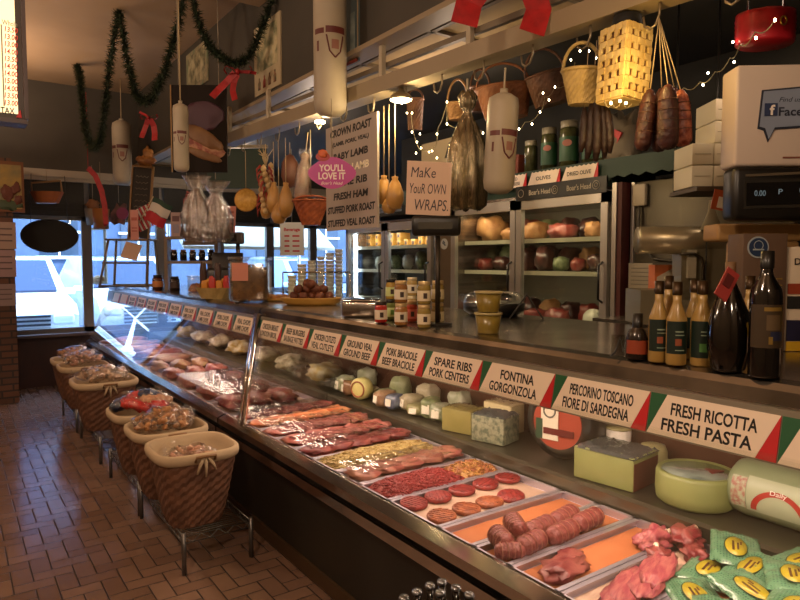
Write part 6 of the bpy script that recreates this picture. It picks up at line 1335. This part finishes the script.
# sandwich poster, hanging
d_ = 5.2; s_ = d_/F; q = at(199.5, 129, d=d_)
t = T('sandwich_poster', 'dark hanging poster of a long filled sandwich', 'poster', q, -PSI)
MB().box((0, 0, 0), (55*s_, .02, 86*s_)).obj('board', mat('maroon black', '#1d1511', .75, spec=.2), t)
for x in (-27.5, ): MB().box((x*s_, -.012, 0), (1.2*s_, .012, 86*s_)).obj('edge_strip', mat('gold edge', '#8a6e4a', .3, .6), t)
MB().blob((4*s_, -.012, 13*s_), (21*s_, .006, 14*s_), .08, 2, 3).obj('purple_shape', mat('dull purple', '#3f1f30', .5), t)
MB().blob((4*s_, -.014, -17*s_), (22*s_, .012, 10*s_), .12, 2, 7, rot=(0, .45, 0)).obj('filling', mat('sandwich filling', '#7a3020', .5, col2='#a8785a', scale=20), t)
MB().blob((4*s_, -.018, -9*s_), (23*s_, .014, 8*s_), .08, 2, 8, rot=(0, .5, 0)).obj('upper_bread', mat('bread crust', '#6c4828', .5, col2='#7c5834', scale=10), t)
MB().blob((5*s_, -.018, -26*s_), (19*s_, .010, 4.5*s_), .08, 2, 9, rot=(0, .35, 0)).obj('lower_bread', mat('bread crust', '#6c4828', .5), t)
for x in (-20, 20): MB().cyl((x*s_, 0, 43*s_), (x*s_, 0, CEIL-q.z), .004, 6).obj('hanging_wire', cord, t)
# garlands
gar = mat('garland green', '#1f2a18', .7, col2='#2b3a22', scale=20)
def swag(pts, label, X=2.0, r=.06, dens=420, seed=1, ds=None):
    P_ = [at(px, py, X=X) if ds is None else at(px, py, d=(ds[i_] if isinstance(ds, list) else ds)) for i_, (px, py) in enumerate(pts)]; t = T('garland', label, 'garland', P_[0], 0, 'green tinsel garlands'); P_ = [p-P_[0] for p in P_]
    fine = []
    for i in range(len(P_)-1):
        p0, p1, p2, p3 = P_[max(i-1, 0)], P_[i], P_[i+1], P_[min(i+2, len(P_)-1)]
        for k in range(6):
            u = k/6; fine.append(.5*((2*p1)+(p2-p0)*u+(2*p0-5*p1+4*p2-p3)*u*u+(3*p1-p0-3*p2+p3)*u**3))
    fine.append(P_[-1]); MB().tube([tuple(f) for f in fine], .012, 6).obj('core_wire', gar, t)
    L_ = sum((fine[i+1]-fine[i]).length for i in range(len(fine)-1)); n = int(L_*dens); rn = random.Random(seed); vs = []; fs = []
    for k in range(n):
        u = rn.uniform(0, len(fine)-1.001); i = int(u); p = fine[i].lerp(fine[i+1], u-i); dv = Vector((rn.gauss(0, 1), rn.gauss(0, 1), rn.gauss(0, 1))).normalized(); sd = dv.orthogonal().normalized()*.009
        q = p+dv*r*rn.uniform(.7, 1.15); o = len(vs); vs += [tuple(p+sd), tuple(p-sd), tuple(q)]; fs.append((o, o+1, o+2))
    o = MB().add(vs, fs).obj('needles', gar, t); o['kind'] = 'stuff'; return t
def hook_d(px, py): return depth(at(px, py, Z=3.85))
def dl(d0, d1, n): return [d0+(d1-d0)*k/(n-1) for k in range(n)]
h0, h1, h2, h3, h4 = hook_d(77, 66), hook_d(119, 12), hook_d(186, -14), hook_d(192, -16), hook_d(280, -30)
g1 = [(77, 66), (80, 78), (82, 100), (86, 130), (93, 148), (101, 135), (106, 100), (112, 50), (119, 12)]
swag(g1, 'drooping green garland furthest left, toward the window', r=.07, dens=1100, seed=1, ds=dl(h0, h1, 9))
g2 = [(119, 12), (124, 40), (130, 72), (138, 97), (150, 100), (162, 78), (171, 50), (179, 20), (186, -14)]
swag(g2, 'drooping green garland second from the window', r=.07, dens=1100, seed=2, ds=dl(h1, h2, 9))
g3 = [(192, -16), (197, 16), (206, 40), (220, 56), (236, 64), (250, 55), (260, 32), (270, 6), (280, -30)]
swag(g3, 'drooping green garland behind the red bow at top centre', r=.066, dens=1200, seed=3, ds=dl(h3, h4, 9))
def bow(px, py, sc, label, tails, X=1.95, rz=-PSI, d=None, loops=True):
    p = at(px, py, X=X) if d is None else at(px, py, d=d); s_ = depth(p)/F*sc; t = T('red_bow', label, 'bow', p, rz, 'red bows')
    if loops:
        for sx in (-1, 1):
            mb = MB(); pts = [(0, 0), (6, 4), (12, 6), (14, 2), (11, -2), (5, -1), (0, 0)]; vs = []
            for (x, z) in pts:
                for y in (-3.5, 3.5): vs.append((sx*x*s_, y*s_*.8, z*s_+y*.3*s_))
            mb.add(vs, [(2*i, 2*i+1, 2*i+3, 2*i+2) for i in range(6)], smooth=True); mb.obj('loop', redcloth, t)
        MB().blob((0, -.01, 0), (2.5*s_, 3*s_, 3*s_), .1, 2, 1).obj('knot', redcloth, t)
    for pts, w_ in tails:
        mb = MB(); vs = []; n = len(pts)
        for yo in (-.5, .5):
            for i, (x, z) in enumerate(pts):
                a = pts[min(i+1, n-1)]; b = pts[max(i-1, 0)]; dx, dz = a[0]-b[0], a[1]-b[1]; l = math.hypot(dx, dz) or 1
                for sg in (-1, 1): vs.append(((x-sg*dz/l*w_/2)*s_, yo*.004+.02*math.sin(i*1.3), (z+sg*dx/l*w_/2)*s_))
        m = 2*n
        fs = [(2*i, 2*i+1, 2*i+3, 2*i+2) for i in range(n-1)]+[(m+2*i, m+2*i+2, m+2*i+3, m+2*i+1) for i in range(n-1)]
        fs += [(2*i, 2*i+2, m+2*i+2, m+2*i) for i in range(n-1)]+[(2*i+1, m+2*i+1, m+2*i+3, 2*i+3) for i in range(n-1)]+[(0, m, m+1, 1), (2*n-2, 2*n-1, m+2*n-1, m+2*n-2)]
        mb.add(vs, fs); mb.obj('tail', redcloth, t)
    return t
bow(238, 72, 1., 'red bow on the garland at top centre', d=(h3+h4)/2-.1, tails=[([(-3, -1), (-12, -9), (-20, -17), (-26, -25)], 7), ([(-1, -2), (-5, -10), (-6, -18), (-3, -28)], 6), ([(2, 0), (10, 1), (18, -1)], 3)])
bow(149, 118, .62, 'red bow near the window, on the second garland', d=(h1+h2)/2, tails=[([(-2, -2), (-6, -10), (-10, -22), (-12, -32)], 8), ([(2, -2), (6, -12), (8, -24), (9, -36)], 9), ([(-3, 3), (-12, 8), (-16, 10)], 4)])
bow(520, -48, 1., 'very large red bow at the top edge, only its two tails in view', [([(-15, -4), (-35, -25), (-50, -48), (-56, -72)], 27), ([(4, -4), (12, -30), (20, -55), (12, -80)], 26)], d=2.75)
bow(88, 168, .9, 'long red ribbon hanging near the window', [([(0, 0), (7, -8), (14, -25), (18, -42), (19, -62), (16, -62)], 6)], X=1.4, loops=False)
MB().cyl((0, 0, 0), (0, 0, .9), .004, 5).obj('thread', redcloth, bpy.data.objects['red_bow.003'])
swag([(455, -40), (520, -50), (590, -45)], 'green garland above the top edge carrying the very large bow', r=.06, seed=6, ds=2.85)

# ================================================================ MENU BOARD (top left)
Ym = 3.4; a = at(-120, 60, Y=Ym); b = at(22, 60, Y=Ym); zt = at(0, -90, Y=Ym).z; zb = at(10, 119, Y=Ym).z
t = T('menu_board', 'lit menu board with red prices at the top left', 'menu board', ((a.x+b.x)/2, Ym, (zt+zb)/2)); w_, h_ = b.x-a.x, zt-zb
MB().box((0, .04, 0), (w_+.0, .08, h_)).obj('light_box', mat('board frame', '#3b302a', .5), t)
MB().box((-.008, -.004, .01), (w_-.03, .01, h_-.03)).obj('lit_face', mat('lit face', '#f6e3b4', .5, emit=1.1, ecol='#ffe2b0'), t)
MB().box((0, .02, -h_/2-.012), (w_+.02, .12, .02)).box((w_/2+.008, .02, 0), (.016, .12, h_)).obj('frame', mat('board rim', '#4a3c3c', .5), t)
for x in (-w_*.3, w_*.3): MB().cyl((x, .04, h_/2), (x, .04, CEIL-(zt+zb)/2), .01, 8).obj('hanging_rod', matteblack, t)
rp = mat('price red', '#c0392a', .5, emit=.35, ecol='#c8442c'); s_ = depth((b.x, Ym, 2))/F
def mxz(px, py): q = at(px, py, Y=Ym); return q.x-t.location.x, q.z-t.location.z
for k, pz in enumerate(('13.50', '13.00', '13.00', '14.00', '13.50', '14.00', '14.00', '15.00', '14.00', '13.50', '13.00')):
    x, z = mxz(11, 30.5+7.3*k); text(t, 'price', pz, x, z, 13*s_*.85, 5.2*s_, -.010, rp, italic=.15, thick=.02)
x, z = mxz(9.5, 24); text(t, 'heading', 'Whole', x, z, 13*s_, 5*s_, -.010, mat('grey print', '#8f8f78', .6), thick=.01)
x, z = mxz(7.5, 111); text(t, 'heading', 'TAX', x, z, 12*s_, 6*s_, -.010, ink, thick=.02)
x, z = mxz(2.5, 66); MB().box((x, -.010, z), (.005, .002, 78*s_)).obj('rule_line', mat('grey print', '#8f8f78', .6), t)
x, z = mxz(18, 115); MB().prism([(x-2*s_, z-3*s_), (x+3*s_, z-3*s_), (x+2*s_, z+5*s_)], -.012, -.009).obj('red_corner', redp, t)

# ================================================================ BY THE WINDOW
# painting on the pillar
Yp = 8.32
def flatY(px0, px1, py0, py1, Y, name, label, cat, m, group=None, th=.02):
    a = at(px0, (py0+py1)/2, Y=Y); b = at(px1, (py0+py1)/2, Y=Y); zt = at((px0+px1)/2, py0, Y=Y).z; zb = at((px0+px1)/2, py1, Y=Y).z
    t = T(name, label, cat, ((a.x+b.x)/2, Y, (zt+zb)/2), 0, group); w_, h_ = b.x-a.x, zt-zb
    MB().box((0, 0, 0), (w_, th, h_)).obj('sheet' if th < .01 else 'board', m, t); return t, w_, h_
t, w_, h_ = flatY(-14, 24, 161, 212, 8.352, 'painting', 'small painting of brown birds on yellow ground, in a brown frame', 'painting', mat('brown frame', '#6b4020', .5))
MB().box((0, -.012, 0), (w_*.86, .006, h_*.86)).obj('canvas', mat('mustard canvas', '#a8863c', .6, col2='#6f6a4c', scale=4), t)
for x, z, q in ((.28, -.02, .12), (.05, -.12, .16), (.33, -.25, .1)): MB().blob((x*w_, -.018, z*h_), (q*w_, .008, q*h_*.9), .35, 2, x*50).obj('bird_shape', mat('painted brown', '#5c2c1c', .6), t)
MB().blob((0, -.016, -.36*h_), (.4*w_, .005, .09*h_), .3, 2, 3).obj('foliage_shape', mat('painted green', '#3c4a34', .6), t)
for k, (y0, y1, m, lb) in enumerate(((222, 249, mat('note cream', '#9c8478', .7), 'top paper notice pinned to the brick pillar'), (250, 277, mat('note pink', '#9a7f80', .7), 'middle paper notice pinned to the brick pillar'), (284, 306, mat('note grey', '#8a7674', .7), 'bottom paper notice pinned to the brick pillar'))):
    t, w_, h_ = flatY(-10, 16, y0, y1, 8.355, 'notice', lb, 'notice', m, 'notices on the pillar', th=.006)
    for q in range(3): MB().box((.1*w_, -.0045, (.25-.22*q)*h_), (w_*.5, .002, h_*.05)).obj('print_line', mat('note print', '#5c4a48', .7), t)
# black oval
p = at(50, 236, Y=8.9); s_ = depth(p)/F; t = T('oval_sign', 'black oval board hanging in front of the left window', 'sign', p, 0)
MB().prism(disc(24*s_/.82*.86, 16*s_, 0, 0, n=48), -.01, .01).obj('board', matteblack, t); MB().tube([(24*s_*1.05*math.cos(a), -.01, 16*s_*math.sin(a)) for a in [2*PI*i/40 for i in range(40)]], .01, 6, closed=True).obj('rim', black, t)
for x in (-.2, .2): MB().cyl((x, 0, 13*s_), (x*.9, 0, 2.66-p.z), .004, 5).obj('chain', black, t)
p = at(47, 194, Y=8.7); s_ = depth(p)/F; t = T('window_basket', 'orange-brown basket with a square handle hanging by the left window', 'basket', p, -PSI)
MB().lathe([(0, -9*s_), (11*s_, -9*s_), (16*s_, 2*s_), (15*s_, 2*s_), (10*s_, -8*s_), (0, -8*s_)], n=40, weave=.004, smooth=False, sy=.6).obj('bowl', mat('orange wicker', '#8f5228', .6), t)
MB().tube([(-15*s_, 0, 2*s_), (-15*s_, 0, 11*s_), (14*s_, 0, 13*s_), (15*s_, 0, 2*s_)], .012, 6).obj('handle', mat('pale handle', '#8a6a44', .6), t); MB().cyl((0, 0, 12*s_), (0, 0, 2.7-p.z), .004, 5).obj('string', cord, t)
# ledge of small things, above the window frame stand
dL = 8.4
def hangW(px, py, name, label, cat, group=None, d=dL, up=None, rz=-PSI):
    p = at(px, py, d=d); t = T(name, label, cat, p, rz, group); s_ = d/F
    if up is not None: MB().cyl((0, 0, up*s_), (0, 0, 2.86-p.z if p.z < 2.8 else CEIL-p.z), .004, 5).obj('string', cord, t)
    return t, s_
t, s_ = hangW(93, 213, 'hanging_pot', 'grey tub with a brown top hanging left of the red ribbon', 'pot', up=12)
MB().lathe([(0, -12*s_), (6*s_, -12*s_), (8*s_, 4*s_), (0, 4*s_)], n=20).obj('tub', mat('grey tub', '#7d7468', .6), t); MB().blob((0, 0, 8*s_), (6*s_, 6*s_, 5*s_), .3, 3, 2).obj('top', mat('brown top', '#8a5c3a', .6), t)
t, s_ = hangW(101, 218, 'orange_tub', 'orange-brown tub beside the red ribbon', 'tub', d=dL-.3, up=10); MB().lathe([(0, -11*s_), (7*s_, -11*s_), (8*s_, 9*s_), (0, 10*s_)], n=20).obj('tub', mat('orange tub', '#8f5a24', .6), t)
t, s_ = hangW(119, 213, 'pig_sign', 'pinkish animal-shaped sign with a round purple badge', 'sign', up=10)
MB().prism([(a*s_, b*s_) for a, b in [(-9, -8), (-8, 0), (-4, 5), (-2, 10), (1, 6), (5, 10), (8, 9), (8, -3), (5, -12), (0, -10), (-5, -12)]], -.01, .01).obj('shape', mat('dusty pink', '#7d544c', .6, col2='#4f3a38', scale=10), t)
MB().lathe([(0, 0), (6*s_, 0), (6*s_, .012), (0, .012)], n=20, M=Matrix.Translation((4*s_, -.011, -.5*s_)) @ Matrix.Rotation(PI/2, 4, 'X'), smooth=False).obj('badge', mat('badge purple', '#8a3a5c', .5), t)
# chalkboard with carved figure on top
t, s_ = hangW(141, 203, 'chalkboard', 'tall narrow dark chalkboard with a yellow wooden frame', 'chalkboard', d=7.6, up=36); t.rotation_euler.y = .09
MB().box((0, 0, 0), (20*s_, .02, 70*s_)).obj('board', mat('chalkboard', '#241d17', .7), t)
fr = MB()
for x in (-10, 10): fr.box((x*s_, -.005, 0), (1.6*s_, .035, 72*s_))
for z in (-36, 36): fr.box((0, -.005, z*s_), (21.6*s_, .035, 1.8*s_))
fr.obj('frame', mat('ochre frame', '#7d5a28', .5), t)
ck = mat('chalk', '#6f665a', .8)
for k in range(6): MB().tube([((-6+q*1.2)*s_, -.013, (26-6*k+.8*math.sin(q*2+k))*s_) for q in range(11)], .004, 4).obj('chalk_line', ck, t)
MB().blob((2*s_, 0, 42*s_), (9*s_, 5*s_, 5*s_), .4, 3, 12).blob((4*s_, 0, 49*s_), (5*s_, 4*s_, 6*s_), .35, 3, 13).obj('carved_figure', mat('golden figure', '#a8743a', .5, col2='#7d4a20', scale=12), t)
# bouquet like cellophane bags
for k, (px, py, w_, h_, lb) in enumerate(((197, 210, 20, 60, 'left cellophane bundle of sausages hanging before the window'), (216, 213, 20, 56, 'right cellophane bundle of sausages hanging before the window'))):
    t, s_ = hangW(px, py, 'cellophane_bundle', lb, 'bundle', 'cellophane bundles', d=6.0, up=h_*.6)
    for q in range(4): MB().tube([((-.5+q*.33)*w_*s_, .01*(q % 2), -h_*.45*s_), ((-.3+q*.2)*w_*s_, 0, .1*h_*s_), ((-.1+q*.06)*w_*s_, 0, h_*.35*s_)], [w_*.16*s_, w_*.17*s_, .01], 8).obj('sausage', mat('bundle sausage', '#5c4030', .5, col2='#7d5c48', scale=12), t)
    n = 30; vs = []
    for z, r in ((-24, 7), (-20, 9), (-5, 9), (8, 6), (15, 3), (20, 5), (26, 8)):
        for i in range(n): a = 2*PI*i/n; rr = r*w_/12*s_*(1+.2*math.sin(7*a+z)); vs.append((rr*math.cos(a), rr*.6*math.sin(a), z*h_/46*s_))
    MB().add(vs, [(i+j*n, (i+1) % n+j*n, (i+1) % n+(j+1)*n, i+(j+1)*n) for j in range(6) for i in range(n)], smooth=True).obj('cellophane', filmb, t)
t, s_ = hangW(187, 200, 'pepper_string', 'short string of dried red peppers left of the cellophane bundles', 'peppers', d=6.4, up=8)
for q in range(7): MB().tube([(0, 0, (8-3*q)*s_), (3*s_*math.cos(q*2), 3*s_*math.sin(q*2), (6-3*q)*s_), (4*s_*math.cos(q*2), 4*s_*math.sin(q*2), (1-3*q)*s_)], [1.3*s_, 1.1*s_, .3*s_], 6).obj('pepper', mat('dried pepper', '#8a2a1c', .4), t)
# leaning sign under the bundles
t, s_ = hangW(199, 225, 'easel_card', 'grey-brown leaning card below the cellophane bundles', 'card', d=6.6, up=24); MB().prism([(-17*s_, -20*s_), (17*s_, -20*s_), (8*s_, 24*s_), (-6*s_, 24*s_)], -.006, .006).obj('card', mat('dull card', '#5c4c40', .6), t)
# white sign in the window, red letters
t, s_ = hangW(292, 239, 'window_price_sign', 'white sign with red lettering hanging before the far window', 'sign', d=7.2, up=16)
MB().box((0, 0, 0), (24*s_, .008, 33*s_)).obj('board', mat('sign white', '#cfd0cc', .5), t); rs = mat('sign red', '#b8303a', .5)
text(t, 'heading', 'Beverage', 0, 9*s_, 16*s_, 4.5*s_, -.005, rs, thick=.03)
for k in range(4):
    MB().box((-5*s_, -.005, (3-5*k)*s_), (5*s_, .003, 1.6*s_)).obj('print_block', rs, t); MB().box((4*s_, -.005, (3-5*k)*s_), (7*s_, .003, 1.6*s_)).obj('print_block', rs, t)
# stacks of containers behind the oval tray
for k, (px, w_, h_, c_) in enumerate(((292, 9, 12, '#d8d0b8'), (302, 9, 22, '#d4ccb8'), (312, 9, 27, '#ccc8bc'), (321, 8, 29, '#c8c4b8'), (330, 9, 32, '#c4c0b6'), (339, 8, 34, '#c0bcb4'))):
    dd = 6.2; sc_ = dd/F; p = at(px, 275, d=dd)
    for j in range(int(h_/3.4)+4):
        o = T('food_container', 'food container in the stack %s behind the oval tray' % ['furthest left', 'second from left', 'third from left', 'fourth from left', 'second from the fridge', 'nearest the fridge'][k], 'container', (p.x, p.y, 1.221+j*.036), -PSI, 'stack of containers %s' % ['one', 'two', 'three', 'four', 'five', 'six'][k])
        MB().lathe([(0, 0), (w_*.40*sc_, 0), (w_*.49*sc_, .03), (w_*.49*sc_, .034), (0, .034)], n=16, sq=.5).obj('tub', mat('container '+c_, c_, .3), o)
t = T('back_counter', 'steel back counter carrying the container stacks', 'worktop', (3.66, 6.5, 0)); MB().box((-.13, 0, 1.195), (.9, 1.35, .05)).obj('top', steel, t); MB().box((-.05, 0, .585), (.85, 1.25, 1.17)).obj('base', darkcase, t)
# sneeze guard frame around the tray
p = at(300, 296, d=4.95); s_ = 4.95/F; t = T('sneeze_guard', 'thin framed glass guard behind the oval tray', 'guard', (p.x, p.y, CZ), -PSI)
mb = MB()
for x in (-17, 24, 50): mb.cyl((x*s_, 0, 0), (x*s_, 0, .22), .006, 6)
mb.tube([(-17*s_, 0, .22), (50*s_, 0, .22)], .008, 6); mb.obj('frame', chrome, t); MB().box((16*s_, 0, .11), (66*s_, .005, .21)).obj('glass', glass, t)
# menu panel and dark frame between far window and fridge
t = T('dark_cabinet', 'dark cabinet under the far window, left of the container stacks', 'cabinet', (3.55, 7.8, 0)); MB().box((0, 0, .62), (.9, 1.3, 1.24)).obj('body', darkcase, t); MB().box((-.455, 0, .62), (.012, 1.2, 1.1)).obj('door', mat('cabinet door', '#2b241d', .5), t)
t = T('tile_panel', 'white tiled panel on the back wall above the containers', 'panel', (5.584, 8.2, 2.4)); MB().box((0, 0, 0), (.03, 1.2, .5)).obj('panel', mat('tile white', '#a09a8c', .3), t)
for k in range(1, 5): MB().box((-.017, -.6+.24*k, 0), (.003, .008, .5)).obj('grout', mat('grout', '#5c564c', .7), t)
MB().box((-.017, 0, 0), (.003, 1.2, .008)).obj('grout', mat('grout', '#5c564c', .7), t)
t = T('green_board', 'dull green painted panel hanging above the far window', 'panel', at(232, 168, d=6.7), -PSI); s_ = 6.7/F; MB().box((4*s_, .05, 0), (60*s_, .02, 40*s_)).obj('panel', mat('green board', '#26352a', .6), t)
MB().box((0, .05, 22*s_), (70*s_, .03, 3*s_)).obj('top_rail', mat('pale rail', '#8a7c64', .5), t)
for x in (-20, 28): MB().cyl((x*s_, .05, 20*s_), (x*s_, .05, 2.93-t.location.z), .006, 5).obj('hanger', cord, t)
t = T('till_block', 'black till standing on the far counter behind the card stand', 'till', Vector((2.25, 6.2, CZ)), -PSI); MB().box((0, 0, .12), (.34, .25, .24), bev=.03).obj('body', black, t); MB().box((0, .05, .31), (.3, .04, .16), rot=(-.2, 0, 0)).obj('screen', mat('grey screen', '#2a2522', .2), t)
